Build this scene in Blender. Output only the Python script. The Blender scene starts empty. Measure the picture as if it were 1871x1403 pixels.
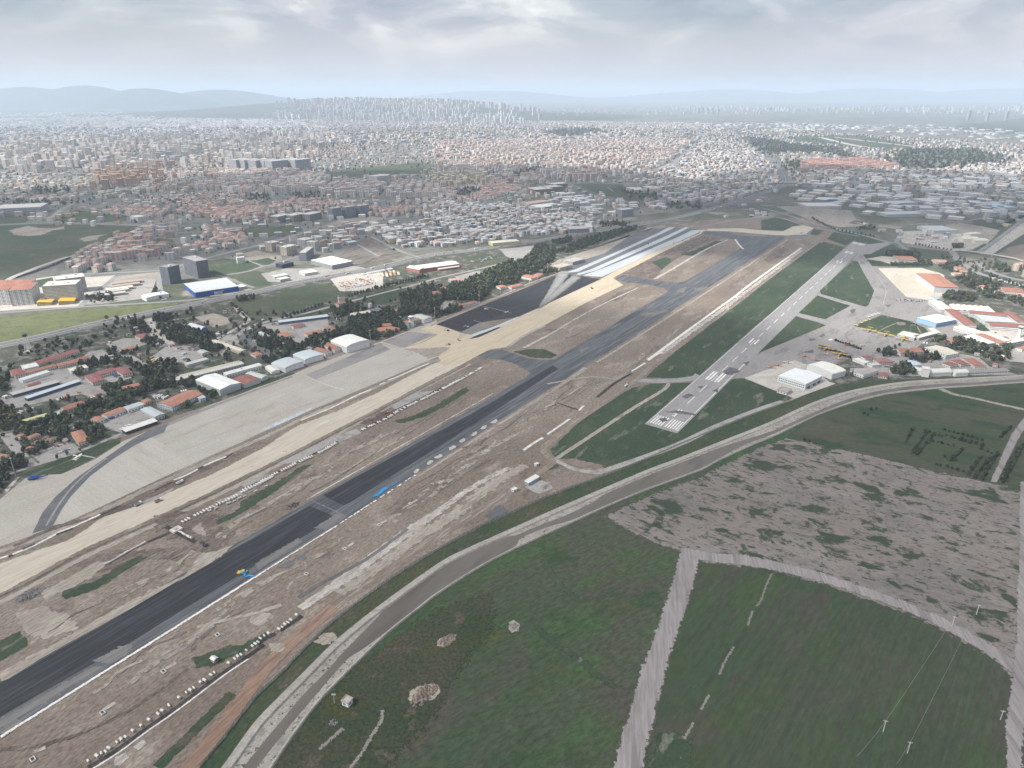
import bpy,math,random
import numpy as np
from math import radians,sin,cos,pi
from mathutils import Matrix,Vector
R = random.Random(7)
NR = np.random.RandomState(11)
scene = bpy.context.scene
COL = scene.collection

# ------------------------------------------------------------------ camera
PW,PH,PF,HY = 1871.0,1403.0,1297.0,168.0
CAMH = 420.0
PITCH = math.atan((PH / 2 - HY) / PF)
CP,SP = cos(PITCH),sin(PITCH)
cam = bpy.data.cameras.new('camera'); camo = bpy.data.objects.new('camera',cam); COL.objects.link(camo)
camo.location = (0,0,CAMH); camo.rotation_euler = (pi / 2 - PITCH,0,0)
cam.sensor_fit = 'HORIZONTAL'; cam.sensor_width = 36.0; cam.lens = 36.0 * PF / PW
cam.clip_start = 1.0; cam.clip_end = 300000.0
scene.camera = camo

# ------------------------------------------------------------------ light
SUN_EL,SUN_AZ = radians(46),radians(248)      # azimuth clockwise from +Y (camera forward): from the left, a little behind
sun = bpy.data.lights.new('sun','SUN'); suno = bpy.data.objects.new('sun',sun); COL.objects.link(suno)
SD = Vector((sin(SUN_AZ) * cos(SUN_EL),cos(SUN_AZ) * cos(SUN_EL),sin(SUN_EL)))
suno.rotation_euler = SD.to_track_quat('Z','Y').to_euler()
suno.location = (0,0,3000)
sun.energy = 4.3; sun.angle = radians(3); sun.color = (1.0,0.95,0.87)
scene.view_settings.view_transform = 'Standard'; scene.view_settings.look = 'None'
scene.view_settings.exposure = 0.88; scene.view_settings.gamma = 1.0
scene.view_settings.use_curve_mapping = False
cy = scene.cycles
cy.max_bounces = 6; cy.diffuse_bounces = 2; cy.glossy_bounces = 1; cy.transmission_bounces = 2
cy.transparent_max_bounces = 16; cy.volume_bounces = 1
cy.use_denoising = True

world = bpy.data.worlds.new('World'); scene.world = world; world.use_nodes = True
def world_nodes():
    nt = world.node_tree; nt.nodes.clear(); L = nt.links.new
    def nd(t,**k):
        n = nt.nodes.new(t)
        for a,b in k.items(): setattr(n,a,b)
        return n
    out = nd('ShaderNodeOutputWorld'); bg = nd('ShaderNodeBackground'); L(bg.outputs[0],out.inputs[0])
    sky = nd('ShaderNodeTexSky',sky_type='NISHITA',sun_disc=False,sun_elevation=SUN_EL,sun_rotation=SUN_AZ,
             altitude=900,air_density=1.2,dust_density=2.5)
    ss = nd('ShaderNodeVectorMath',operation='SCALE'); ss.inputs['Scale'].default_value = 0.11
    L(sky.outputs[0],ss.inputs[0])
    tc = nd('ShaderNodeTexCoord')
    sep = nd('ShaderNodeSeparateXYZ'); L(tc.outputs['Generated'],sep.inputs[0])
    def m(op,a,b=None):
        n = nd('ShaderNodeMath',operation=op)
        for i,v in enumerate((a,b)):
            if v is None: continue
            if isinstance(v,(int,float)): n.inputs[i].default_value = v
            else: L(v,n.inputs[i])
        return n.outputs[0]
    cx = nd('ShaderNodeCombineXYZ'); L(sep.outputs[0],cx.inputs[0]); L(sep.outputs[1],cx.inputs[1]); L(m('MULTIPLY',sep.outputs[2],3.0),cx.inputs[2])   # clouds flattened towards the horizon
    def noise(scale,detail,rough,off):
        mp = nd('ShaderNodeMapping'); mp.inputs['Location'].default_value = off; mp.inputs['Scale'].default_value = (scale,) * 3
        L(cx.outputs[0],mp.inputs[0])
        n = nd('ShaderNodeTexNoise'); n.inputs['Scale'].default_value = 1; n.inputs['Detail'].default_value = detail; n.inputs['Roughness'].default_value = rough
        n.inputs['Distortion'].default_value = 0.4
        L(mp.outputs[0],n.inputs[0]); return n.outputs[0]
    def ramp(f,stops):
        r = nd('ShaderNodeValToRGB'); r.color_ramp.interpolation = 'EASE'
        while len(r.color_ramp.elements) > 1: r.color_ramp.elements.remove(r.color_ramp.elements[0])
        for i,(p,c) in enumerate(stops):
            e = r.color_ramp.elements[0] if i == 0 else r.color_ramp.elements.new(p)
            e.position = p; e.color = (*c,1)
        L(f,r.inputs[0]); return r.outputs[0]
    n1 = noise(5.6,9,0.54,(3.7,1.3,2.0)); n2 = noise(1.6,3,0.5,(9.1,4.4,0))
    # cloud colour: grey-blue bases to bright tops; cover nearly whole
    colr = ramp(n1,[(0.34,(0.33,0.36,0.45)),(0.46,(0.45,0.475,0.55)),(0.53,(0.60,0.60,0.645)),(0.60,(0.84,0.83,0.82)),(0.68,(1.06,1.04,1.01))])
    cov = ramp(n2,[(0.30,(0.55,) * 3),(0.55,(0.97,) * 3)])
    mx = nd('ShaderNodeMix',data_type='RGBA'); L(cov,mx.inputs[0]); L(ss.outputs[0],mx.inputs[6]); L(colr,mx.inputs[7])
    # the far bank of cloud by the horizon is one even veil
    hz = m('MULTIPLY',m('SUBTRACT',0.085,sep.outputs[2]),18.0)
    cl = nd('ShaderNodeClamp'); L(hz,cl.inputs[0]); cl.inputs[2].default_value = 0.8
    mx2 = nd('ShaderNodeMix',data_type='RGBA'); L(cl.outputs[0],mx2.inputs[0]); L(mx.outputs[2],mx2.inputs[6]); mx2.inputs[7].default_value = (0.60,0.585,0.605,1)
    L(mx2.outputs[2],bg.inputs[0]); bg.inputs[1].default_value = 0.64
world_nodes()

# ------------------------------------------------------------------ photo pixel -> ground
def Gz(x,y,z=0.0):
    u = (x - PW / 2) / PF; v = (y - PH / 2) / PF
    d = (u,CP - v * SP,-SP - v * CP); t = (CAMH - z) / -d[2]
    return (d[0] * t,d[1] * t)
def G(p): return Gz(p[0],p[1],0.0)
def crop(x0,y0,s):
    def f(pts,*a):
        if a: return (x0 + pts / s,y0 + a[0] / s)
        return [(x0 + x / s,y0 + y / s) for x,y in pts]
    return f
A1 = crop(0,0,2.923); A2 = crop(600,100,2.923); A3 = crop(1231,100,2.923); A4 = crop(0,240,3.898); A5 = crop(400,240,3.898)
A6 = crop(800,260,3.898); A7 = crop(1391,300,3.898); A8 = crop(0,540,4.455); B1 = crop(400,500,4.455); B2 = crop(780,400,4.455)
B3 = crop(1150,380,4.455); B4 = crop(1500,420,5.043); B5 = crop(1330,540,3.458); B6 = crop(1000,640,3.898); B7 = crop(0,740,3.898)
B8 = crop(440,640,3.898); C1 = crop(0,1000,3.481); C2 = crop(360,900,3.898); C3 = crop(360,1100,3.898); C4 = crop(800,800,3.898)
C5 = crop(780,1083,3.898); C6 = crop(1240,1000,2.965); C7 = crop(1240,680,2.965); C8 = crop(200,800,4.455)
D1 = crop(0,380,5.847); D2 = crop(1400,560,6.237); D3 = crop(1600,560,6.904); D4 = crop(0,600,4.675); D5 = crop(200,560,5.846)
D6 = crop(1571,400,6.237); D7 = crop(400,420,6.237); D8 = crop(640,480,6.237)
def dirang(p,q):
    a,b = G(p),G(q); return math.atan2(b[1] - a[1],b[0] - a[0])
RWY = dirang((200,1160),(1268,525))         # heading of the new runway on the ground
OLD = dirang((1207,783),(1571,443))
ROW = dirang((1300,930),(1800,1080))        # plough rows of the grey field

# ------------------------------------------------------------------ materials
MATS = {}
class NT:
    def __init__(s,name):
        s.m = bpy.data.materials.new(name); s.m.use_nodes = True; s.t = s.m.node_tree; s.t.nodes.clear(); s.L = s.t.links.new
        s.out = s.n('ShaderNodeOutputMaterial'); s.bs = s.n('ShaderNodeBsdfPrincipled'); s.L(s.bs.outputs[0],s.out.inputs[0])
        s.bs.inputs['Specular IOR Level'].default_value = 0.2; s.bs.inputs['Roughness'].default_value = 0.9
        MATS[name] = s.m
    def n(s,t,**k):
        n = s.t.nodes.new(t)
        for a,b in k.items(): setattr(n,a,b)
        return n
    def set(s,sock,v):
        if hasattr(v,'is_linked') or isinstance(v,bpy.types.NodeSocket): s.L(v,sock)
        elif isinstance(v,(tuple,list)): sock.default_value = (*v,1) if len(v) == 3 and sock.type == 'RGBA' else v
        else: sock.default_value = v
    def math(s,op,a,b=0.0,clamp=False):
        n = s.n('ShaderNodeMath',operation=op,use_clamp=clamp); s.set(n.inputs[0],a); s.set(n.inputs[1],b); return n.outputs[0]
    def mix(s,f,a,b,blend='MIX'):
        n = s.n('ShaderNodeMix',data_type='RGBA',blend_type=blend); s.set(n.inputs[0],f); s.set(n.inputs[6],a); s.set(n.inputs[7],b); return n.outputs[2]
    def pos(s,ang=0.0,stretch=1.0,off=(0,0,0)):
        g = s.n('ShaderNodeNewGeometry'); vr = s.n('ShaderNodeVectorRotate',rotation_type='Z_AXIS'); s.L(g.outputs['Position'],vr.inputs['Vector']); vr.inputs['Angle'].default_value = -ang
        mp = s.n('ShaderNodeMapping'); s.L(vr.outputs[0],mp.inputs[0]); mp.inputs['Scale'].default_value = (1.0 / stretch,1,1); mp.inputs['Location'].default_value = off
        return mp.outputs[0]
    def noise(s,vec,scale,detail=4,rough=0.55,dist=0.0):
        n = s.n('ShaderNodeTexNoise'); s.L(vec,n.inputs['Vector']); n.inputs['Scale'].default_value = scale; n.inputs['Detail'].default_value = detail
        n.inputs['Roughness'].default_value = rough; n.inputs['Distortion'].default_value = dist; return n.outputs[0]
    def rng(s,v,a,b,c=0.0,d=1.0):
        n = s.n('ShaderNodeMapRange',interpolation_type='SMOOTHSTEP'); s.set(n.inputs[0],v); n.inputs[1].default_value = a; n.inputs[2].default_value = b
        n.inputs[3].default_value = c; n.inputs[4].default_value = d; return n.outputs[0]
    def attr(s,name):
        a = s.n('ShaderNodeAttribute',attribute_name=name); return a
def feather(k,vec,jag=1.0,scale=0.25):
    """ragged edge: the sheet's own edge value 'fa' broken up by noise"""
    a = k.attr('fa').outputs['Fac']
    nz = k.noise(vec,scale,5,0.65)
    v = k.math('ADD',a,k.math('MULTIPLY',k.math('SUBTRACT',nz,0.5),jag))
    al = k.rng(v,0.42,0.58)
    tr = k.n('ShaderNodeBsdfTransparent'); mx = k.n('ShaderNodeMixShader')
    k.L(al,mx.inputs[0]); k.L(tr.outputs[0],mx.inputs[1]); k.L(k.bs.outputs[0],mx.inputs[2]); k.L(mx.outputs[0],k.out.inputs[0])
def ground(name,c1,c2,c3=None,big=0.006,mid=0.035,fine=0.35,ang=0.0,stretch=1.0,t3=(0.5,0.62),fineamp=0.45,
           specks=None,jag=1.6,jscale=0.25,rough=0.95,spec=0.15,bump=0.0,lanes=None,off=(0,0,0),patch=None,soft=False):
    k = NT(name); v = k.pos(ang,stretch,off); v0 = k.pos(0,1,off)
    c = k.mix(k.rng(k.noise(v,big,5,0.6),0.36,0.64),c1,c2)
    if c3: c = k.mix(k.rng(k.noise(v,mid,6,0.62),*t3),c,c3)
    if lanes:                                  # long paver lanes, constant along the strip
        vl = k.pos(ang,60.0); c = k.mix(k.rng(k.noise(vl,lanes[0],5,0.6),0.35,0.65),c,lanes[1])
        vl2 = k.pos(ang,22.0,(40,7,0)); c = k.mix(k.rng(k.noise(vl2,lanes[0] * 3.2,5,0.7),0.42,0.75,0,lanes[3]),c,lanes[2])
    if patch:                                  # (scale, lo, hi, colour, stretch, ang)
        for ps,lo,hi,pc,pst,pa in patch:
            vp = k.pos(pa,pst,(ps * 900,13,0)); c = k.mix(k.rng(k.noise(vp,ps,7,0.66,0.3),lo,hi),c,pc)
    f = k.noise(v,fine,5,0.7)
    br = k.rng(f,0.25,0.75,1 - fineamp,1 + fineamp)
    sc = k.n('ShaderNodeVectorMath',operation='SCALE'); k.L(c,sc.inputs[0]); k.L(br,sc.inputs['Scale'])
    c = sc.outputs[0]
    if specks:
        c = k.mix(k.rng(k.noise(v0,specks[0],3,0.6),specks[1],specks[1] + 0.04),c,specks[2])
    k.L(c,k.bs.inputs['Base Color']); k.bs.inputs['Roughness'].default_value = rough; k.bs.inputs['Specular IOR Level'].default_value = spec
    if bump:
        b = k.n('ShaderNodeBump'); b.inputs['Strength'].default_value = 0.6; b.inputs['Distance'].default_value = bump
        k.L(k.noise(v,fine * 0.6,6,0.65),b.inputs['Height']); k.L(b.outputs[0],k.bs.inputs['Normal'])
    feather(k,v0,jag,jscale)
    return k.m
def plain(name,c,rough=0.7,amp=0.12,scale=0.4,metal=0.0,spec=0.3):
    k = NT(name); g = k.n('ShaderNodeTexCoord'); f = k.noise(g.outputs['Object'],scale,5,0.6)
    sc = k.n('ShaderNodeVectorMath',operation='SCALE'); sc.inputs[0].default_value = c; k.L(k.rng(f,0.25,0.75,1 - amp,1 + amp),sc.inputs['Scale'])
    k.L(sc.outputs[0],k.bs.inputs['Base Color']); k.bs.inputs['Roughness'].default_value = rough; k.bs.inputs['Metallic'].default_value = metal
    k.bs.inputs['Specular IOR Level'].default_value = spec
    return k.m

# ------------------------------------------------------------------ mesh helpers
def mesh(name,V,F,mats,mi=None,col=None,uv=None,fa=None,smooth=False):
    me = bpy.data.meshes.new(name)
    V = np.asarray(V,dtype=np.float32)
    if isinstance(F,np.ndarray):
        n,s = F.shape
        me.vertices.add(len(V)); me.vertices.foreach_set('co',V.ravel())
        me.loops.add(n * s); me.loops.foreach_set('vertex_index',F.ravel().astype(np.int32))
        me.polygons.add(n); me.polygons.foreach_set('loop_start',np.arange(n,dtype=np.int32) * s)
    else:
        lens = np.array([len(f) for f in F],dtype=np.int32)
        me.vertices.add(len(V)); me.vertices.foreach_set('co',V.ravel())
        fl = np.fromiter((i for f in F for i in f),dtype=np.int32)
        me.loops.add(len(fl)); me.loops.foreach_set('vertex_index',fl)
        me.polygons.add(len(F)); me.polygons.foreach_set('loop_start',np.concatenate(([0],np.cumsum(lens)[:-1])).astype(np.int32))
    for m in (mats if isinstance(mats,(list,tuple)) else [mats]): me.materials.append(MATS[m] if isinstance(m,str) else m)
    if mi is not None: me.polygons.foreach_set('material_index',np.asarray(mi,dtype=np.int32))
    if uv is not None:
        l = me.uv_layers.new(name='UVMap'); l.data.foreach_set('uv',np.asarray(uv,dtype=np.float32).ravel())
    if col is not None:
        a = me.attributes.new('Col','FLOAT_COLOR','FACE'); a.data.foreach_set('color',np.asarray(col,dtype=np.float32).ravel())
    if fa is not None:
        a = me.attributes.new('fa','FLOAT','POINT'); a.data.foreach_set('value',np.asarray(fa,dtype=np.float32))
    me.update(calc_edges=True)
    if not smooth: me.shade_flat()
    return me
def obj(name,me,parent=None,loc=(0,0,0),rz=0.0,**props):
    o = bpy.data.objects.new(name,me); COL.objects.link(o); o.location = loc; o.rotation_euler = (0,0,rz)
    if parent is not None: o.parent = parent
    for a,b in props.items():
        if b: o[a] = b
    return o
def thing(name,label,category,loc=(0,0,0),rz=0.0,group=None):
    return obj(name,None,None,loc,rz,label=label,category=category,group=group)
def copy_thing(o,loc,rz,label=None,group=None):
    c = o.copy(); COL.objects.link(c); c.location = loc; c.rotation_euler = (0,0,rz)
    if label: c['label'] = label
    if group: c['group'] = group
    for ch in o.children:
        d = ch.copy(); COL.objects.link(d); d.parent = c
        for g in ch.children:
            e = g.copy(); COL.objects.link(e); e.parent = d
    return c
class MB:
    """collects boxes and tubes into one mesh"""
    def __init__(s): s.V = []; s.F = []; s.M = []
    def add(s,V,F,m=0):
        b = len(s.V); s.V += [tuple(v) for v in V]; s.F += [tuple(i + b for i in f) for f in F]; s.M += [m] * len(F); return s
    def box(s,x0,x1,y0,y1,z0,z1,m=0,taper=0.0):
        t = taper
        return s.add([(x0,y0,z0),(x1,y0,z0),(x1,y1,z0),(x0,y1,z0),(x0 + t,y0 + t,z1),(x1 - t,y0 + t,z1),(x1 - t,y1 - t,z1),(x0 + t,y1 - t,z1)],
                     [(0,3,2,1),(4,5,6,7),(0,1,5,4),(1,2,6,5),(2,3,7,6),(3,0,4,7)],m)
    def tube(s,pts,rad,n=8,m=0,cap=True):
        V = []; F = []
        pts = [Vector(p) for p in pts]
        for i,p in enumerate(pts):
            t = (pts[min(i + 1,len(pts) - 1)] - pts[max(i - 1,0)]).normalized()
            u = t.orthogonal().normalized(); w = t.cross(u); r = rad[i] if isinstance(rad,(list,tuple)) else rad
            for j in range(n):
                a = 2 * pi * j / n; V.append(tuple(p + (u * cos(a) + w * sin(a)) * r))
        # keep ring phase consistent
        for i in range(len(pts) - 1):
            for j in range(n): F.append((i * n + j,i * n + (j + 1) % n,(i + 1) * n + (j + 1) % n,(i + 1) * n + j))
        if cap: F.append(tuple(range(n))[::-1]); F.append(tuple((len(pts) - 1) * n + j for j in range(n)))
        return s.add(V,F,m)
    def lathe(s,prof,n=12,m=0,c=(0,0)):
        V = []; F = []
        for r,z in prof:
            for j in range(n): V.append((c[0] + r * cos(2 * pi * j / n),c[1] + r * sin(2 * pi * j / n),z))
        for i in range(len(prof) - 1):
            for j in range(n): F.append((i * n + j,i * n + (j + 1) % n,(i + 1) * n + (j + 1) % n,(i + 1) * n + j))
        F.append(tuple(range(n))[::-1]); F.append(tuple((len(prof) - 1) * n + j for j in range(n)))
        return s.add(V,F,m)
    def mesh(s,name,mats,col=None,smooth=False):
        c = None
        if col is not None: c = [(*col,1)] * len(s.F)
        return mesh(name,s.V,s.F,mats,s.M,col=c,smooth=smooth)
def resample(P,step):
    P = [np.array(p,float) for p in P]; out = [P[0]]
    for a,b in zip(P[:-1],P[1:]):
        n = max(1,int(np.linalg.norm(b - a) / step))
        for i in range(1,n + 1): out.append(a + (b - a) * i / n)
    return out
def smooth_line(P,n=4):
    """Catmull-Rom through pixel points"""
    P = [np.array(p,float) for p in P]; Q = [2 * P[0] - P[1]] + P + [2 * P[-1] - P[-2]]; out = []
    for i in range(1,len(Q) - 2):
        for t in np.arange(n) / n:
            a,b,c,d = Q[i - 1],Q[i],Q[i + 1],Q[i + 2]
            out.append(0.5 * (2 * b + (c - a) * t + (2 * a - 5 * b + 4 * c - d) * t * t + (3 * b - a - 3 * c + d) * t ** 3))
    out.append(Q[-2]); return [tuple(p) for p in out]
AN = [0]; YARDS = []
def zuniq(z):       # no two sheets share a plane
    AN[0] += 1; return z + AN[0] * 0.00731 % 0.035
def area_xy(name,XY,mat,z,fw=2.0,**props):
    """flat sheet with a feather ring of width fw metres, half inside and half outside the outline"""
    P = np.array(XY,float); n = len(P)
    ar = 0.5 * np.sum(P[:,0] * np.roll(P[:,1],-1) - np.roll(P[:,0],-1) * P[:,1])
    if ar < 0: P = P[::-1]
    e = np.roll(P,-1,0) - P; l = np.linalg.norm(e,axis=1,keepdims=True); l[l == 0] = 1; e = e / l
    nn = np.stack([e[:,1],-e[:,0]],1); m = nn + np.roll(nn,1,0); ml = np.linalg.norm(m,axis=1,keepdims=True); ml[ml < 0.3] = 0.3
    m = m / ml
    per = np.linalg.norm(np.roll(P,-1,0) - P,axis=1).sum(); fi = min(fw,0.8 * abs(ar) / per); z = zuniq(z)
    I = P - m * fi * 0.5; O = P + m * fw * 0.5
    V = np.concatenate([np.c_[I,np.full(n,z)],np.c_[O,np.full(n,z - 0.013)]])
    if name in ('yard','lot','apron','lawn','sports_ground'): YARDS.append([tuple(p) for p in P])
    F = [tuple(range(n))] + [(i,n + i,n + (i + 1) % n,(i + 1) % n) for i in range(n)]
    fa = np.concatenate([np.ones(n),np.zeros(n)])
    props.setdefault('kind','structure')
    return obj(name,mesh(name,V,F,mat,fa=fa),**props)
def area(name,px,mat,z,fw=2.0,smooth=0,step=None,**props):
    if smooth: px = smooth_line(list(px) + [px[0]],smooth)[:-1]
    XY = [G(p) for p in px]
    if step: XY = resample(XY + [XY[0]],step)[:-1]
    return area_xy(name,XY,mat,z,fw,**props)
def ribbon(name,px,width,mat,z,fw=1.0,smooth=4,wpx=False,**props):
    """road: centre line in photo pixels, width in metres (one number or one per point)"""
    if smooth:
        if not isinstance(width,(int,float)):
            width = np.interp(np.linspace(0,len(width) - 1,(len(px) - 1) * smooth + 1),np.arange(len(width)),width)
        px = smooth_line(px,smooth)
    P = np.array([G(p) for p in px]); n = len(P)
    t = np.gradient(P,axis=0); t /= np.linalg.norm(t,axis=1,keepdims=True); nn = np.stack([-t[:,1],t[:,0]],1)
    z = zuniq(z); w = (np.full(n,float(width)) if isinstance(width,(int,float)) else np.asarray(width,float))[:,None]
    rows = [P + nn * (w / 2 + fw / 2),P + nn * np.maximum(w / 2 - fw / 2,0.01),P - nn * np.maximum(w / 2 - fw / 2,0.01),P - nn * (w / 2 + fw / 2)]
    V = np.concatenate([np.c_[r,np.full(n,z)] for r in rows]); F = []
    for r in range(3):
        for i in range(n - 1): F.append((r * n + i + 1,r * n + i,(r + 1) * n + i,(r + 1) * n + i + 1))
    fa = np.concatenate([np.zeros(n),np.ones(2 * n),np.zeros(n)])
    props.setdefault('kind','structure')
    return obj(name,mesh(name,V,np.array(F),mat,fa=fa),**props)
def inpoly(x,y,poly):
    """vectorised point in polygon"""
    x = np.asarray(x); y = np.asarray(y); c = np.zeros(x.shape,bool); n = len(poly)
    for i in range(n):
        x1,y1 = poly[i]; x2,y2 = poly[(i + 1) % n]
        if y1 == y2: continue
        k = ((y1 > y) != (y2 > y)) & (x < (x2 - x1) * (y - y1) / (y2 - y1) + x1); c ^= k
    return c
# ------------------------------------------------------------------ ground materials
ground('land_far',(0.15,0.145,0.125),(0.075,0.09,0.06),(0.24,0.22,0.19),big=0.0016,mid=0.008,fine=0.03,t3=(0.54,0.62),fineamp=0.35)
ground('field_green',(0.038,0.062,0.032),(0.058,0.065,0.044),(0.044,0.078,0.031),big=0.0075,mid=0.02,fine=0.3,ang=ROW + 1.2,stretch=2.4,fineamp=0.4,
       specks=(0.75,0.735,(0.25,0.24,0.22)),patch=[(0.011,0.50,0.64,(0.06,0.056,0.046),2.0,RWY),(0.03,0.58,0.70,(0.062,0.066,0.024),1.5,0.2),(0.018,0.55,0.66,(0.032,0.056,0.026),1.5,0.8)])
ground('field_right',(0.036,0.064,0.031),(0.053,0.065,0.042),(0.043,0.08,0.031),big=0.008,mid=0.02,fine=0.25,ang=ROW + 1.45,stretch=3.0,fineamp=0.22,
       patch=[(0.009,0.48,0.68,(0.06,0.056,0.046),1.4,ROW + 1.45),(0.016,0.50,0.66,(0.042,0.066,0.026),2.0,ROW + 1.45),(0.05,0.56,0.70,(0.055,0.05,0.042),3.0,ROW + 1.45)],lanes=(0.22,(0.036,0.05,0.03),(0.06,0.06,0.045),0.5))
ground('field_scrub',(0.03,0.045,0.022),(0.052,0.05,0.034),(0.075,0.065,0.05),big=0.012,mid=0.05,fine=0.35,fineamp=0.5,t3=(0.58,0.66),
       specks=(0.6,0.70,(0.2,0.19,0.17)),patch=[(0.02,0.55,0.68,(0.055,0.055,0.018),1.3,0.0)])
ground('orchard_grass',(0.034,0.058,0.028),(0.062,0.065,0.043),(0.028,0.05,0.025),big=0.007,mid=0.03,fine=0.3,fineamp=0.25,ang=ROW,stretch=2.5)
ground('airfield_grass',(0.033,0.052,0.031),(0.043,0.064,0.037),(0.062,0.075,0.05),big=0.012,mid=0.05,fine=0.4,t3=(0.55,0.68),fineamp=0.3,ang=OLD,stretch=1.6,jag=2.4,jscale=0.11,
       specks=(0.3,0.68,(0.15,0.16,0.125)),patch=[(0.02,0.52,0.68,(0.062,0.075,0.045),2.0,OLD),(0.06,0.58,0.66,(0.12,0.13,0.10),3.5,OLD)])
ground('verge_grass',(0.032,0.055,0.028),(0.055,0.062,0.035),(0.08,0.07,0.055),big=0.02,mid=0.07,fine=0.4,t3=(0.56,0.64),jag=2.4,jscale=0.11,fineamp=0.4,ang=RWY,stretch=2.0,
       specks=(0.5,0.70,(0.2,0.2,0.18)))
ground('lawn_sunlit',(0.105,0.125,0.058),(0.135,0.15,0.075),(0.09,0.098,0.058),big=0.01,mid=0.05,fine=0.25,fineamp=0.25)  # yellow-green grass, its sun patch put into the brighter colour
ground('town_green',(0.05,0.075,0.045),(0.085,0.09,0.06),(0.12,0.11,0.085),big=0.005,mid=0.02,fine=0.12,t3=(0.58,0.68),fineamp=0.3)
ground('base_green',(0.05,0.062,0.044),(0.085,0.086,0.068),(0.17,0.163,0.15),big=0.014,mid=0.045,fine=0.25,t3=(0.50,0.60),fineamp=0.45,specks=(0.3,0.66,(0.26,0.25,0.24)))
ground('soil',(0.155,0.127,0.106),(0.198,0.168,0.143),(0.25,0.218,0.188),big=0.009,mid=0.035,fine=0.45,ang=RWY,stretch=2.2,t3=(0.52,0.68),fineamp=0.45,jag=1.2,
       specks=(0.42,0.69,(0.32,0.295,0.265)),patch=[(0.02,0.57,0.68,(0.115,0.092,0.08),1.6,RWY),(0.011,0.57,0.74,(0.25,0.222,0.195),2.0,RWY),(0.07,0.62,0.74,(0.27,0.242,0.215),9.0,RWY)])
ground('soil_dark',(0.10,0.08,0.07),(0.14,0.113,0.098),(0.18,0.15,0.13),big=0.03,mid=0.1,fine=0.7,ang=RWY,stretch=3.0,fineamp=0.6,jag=2.4,jscale=0.11)
ground('soil_pale',(0.25,0.225,0.195),(0.31,0.285,0.25),(0.18,0.155,0.13),big=0.02,mid=0.08,fine=0.5,ang=RWY,stretch=5.0,t3=(0.56,0.66),fineamp=0.35,jag=2.4,jscale=0.11)
ground('chalk',(0.42,0.40,0.37),(0.34,0.32,0.295),(0.26,0.235,0.21),big=0.05,mid=0.2,fine=0.6,ang=RWY,stretch=3.0,fineamp=0.3,jag=2.4,jscale=0.11)
ground('white_stone',(0.62,0.61,0.59),(0.5,0.49,0.47),None,big=0.1,fine=0.9,fineamp=0.35,jag=1.2)
ground('red_track',(0.21,0.135,0.10),(0.25,0.175,0.135),(0.17,0.12,0.095),big=0.03,mid=0.2,fine=0.6,ang=RWY + 0.1,stretch=8.0,fineamp=0.25,jag=1.0)
ground('brown_track',(0.165,0.135,0.112),(0.20,0.17,0.145),(0.25,0.22,0.19),big=0.03,mid=0.3,fine=0.6,ang=RWY,stretch=8.0,fineamp=0.25,jag=1.0)
ground('graded',(0.39,0.35,0.285),(0.44,0.40,0.34),(0.47,0.44,0.385),big=0.012,mid=0.05,fine=0.3,ang=RWY,stretch=9.0,fineamp=0.16,jag=2.4,jscale=0.11,t3=(0.45,0.65),
       patch=[(0.05,0.62,0.74,(0.31,0.265,0.205),10.0,RWY)],lanes=(0.06,(0.425,0.39,0.335),(0.35,0.31,0.255),0.55))
ground('graded_yellow',(0.42,0.36,0.27),(0.45,0.395,0.31),(0.39,0.34,0.265),big=0.012,mid=0.05,fine=0.3,ang=RWY,stretch=9.0,fineamp=0.14,jag=1.3,
       lanes=(0.06,(0.44,0.385,0.295),(0.37,0.31,0.23),0.6))
ground('dark_earth',(0.05,0.042,0.04),(0.085,0.07,0.062),None,big=0.05,fine=0.7,fineamp=0.5,jag=1.6)
ground('trench',(0.03,0.029,0.03),(0.06,0.054,0.05),None,big=0.08,fine=0.7,fineamp=0.5,jag=0.9,jscale=0.5)
ground('asphalt_new',(0.034,0.038,0.047),(0.05,0.055,0.065),None,big=0.01,fine=0.5,ang=RWY,stretch=20,fineamp=0.2,jag=0.25,rough=0.8,spec=0.3,
       lanes=(0.075,(0.085,0.092,0.104),(0.19,0.195,0.20),0.8))
ground('asphalt_black',(0.012,0.0135,0.017),(0.019,0.021,0.026),None,big=0.01,fine=0.5,ang=RWY,stretch=20,fineamp=0.2,jag=0.25,rough=0.75,spec=0.3,
       lanes=(0.09,(0.018,0.02,0.025),(0.075,0.08,0.088),0.7))
ground('asphalt_dusty',(0.12,0.122,0.128),(0.17,0.168,0.166),(0.08,0.084,0.094),big=0.03,mid=0.1,fine=0.5,ang=RWY,stretch=14,fineamp=0.2,jag=2.2,rough=0.9,
       lanes=(0.11,(0.15,0.15,0.15),(0.2,0.198,0.19),0.6))
ground('dust',(0.42,0.41,0.385),(0.33,0.325,0.31),None,big=0.08,fine=0.5,fineamp=0.2,jag=2.6,jscale=0.12)
ground('asphalt_wet',(0.03,0.026,0.028),(0.02,0.022,0.03),(0.045,0.04,0.042),big=0.03,mid=0.1,fine=0.4,fineamp=0.3,jag=0.4,rough=0.75)
ground('asphalt_mid',(0.10,0.105,0.115),(0.13,0.135,0.145),None,big=0.03,fine=0.3,ang=RWY,stretch=4,fineamp=0.2,jag=0.7)
ground('asphalt_old',(0.235,0.232,0.235),(0.27,0.266,0.268),(0.205,0.203,0.21),big=0.01,mid=0.05,fine=0.35,ang=OLD,stretch=6.0,fineamp=0.14,jag=0.4,
       lanes=(0.10,(0.25,0.248,0.25),(0.19,0.19,0.198),0.5))
ground('ramp_grey',(0.215,0.205,0.205),(0.25,0.24,0.237),(0.18,0.174,0.176),big=0.012,mid=0.05,fine=0.3,ang=OLD,stretch=3.0,fineamp=0.15,jag=0.5,
       patch=[(0.05,0.66,0.71,(0.13,0.128,0.135),4.0,OLD + 0.3)])
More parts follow.
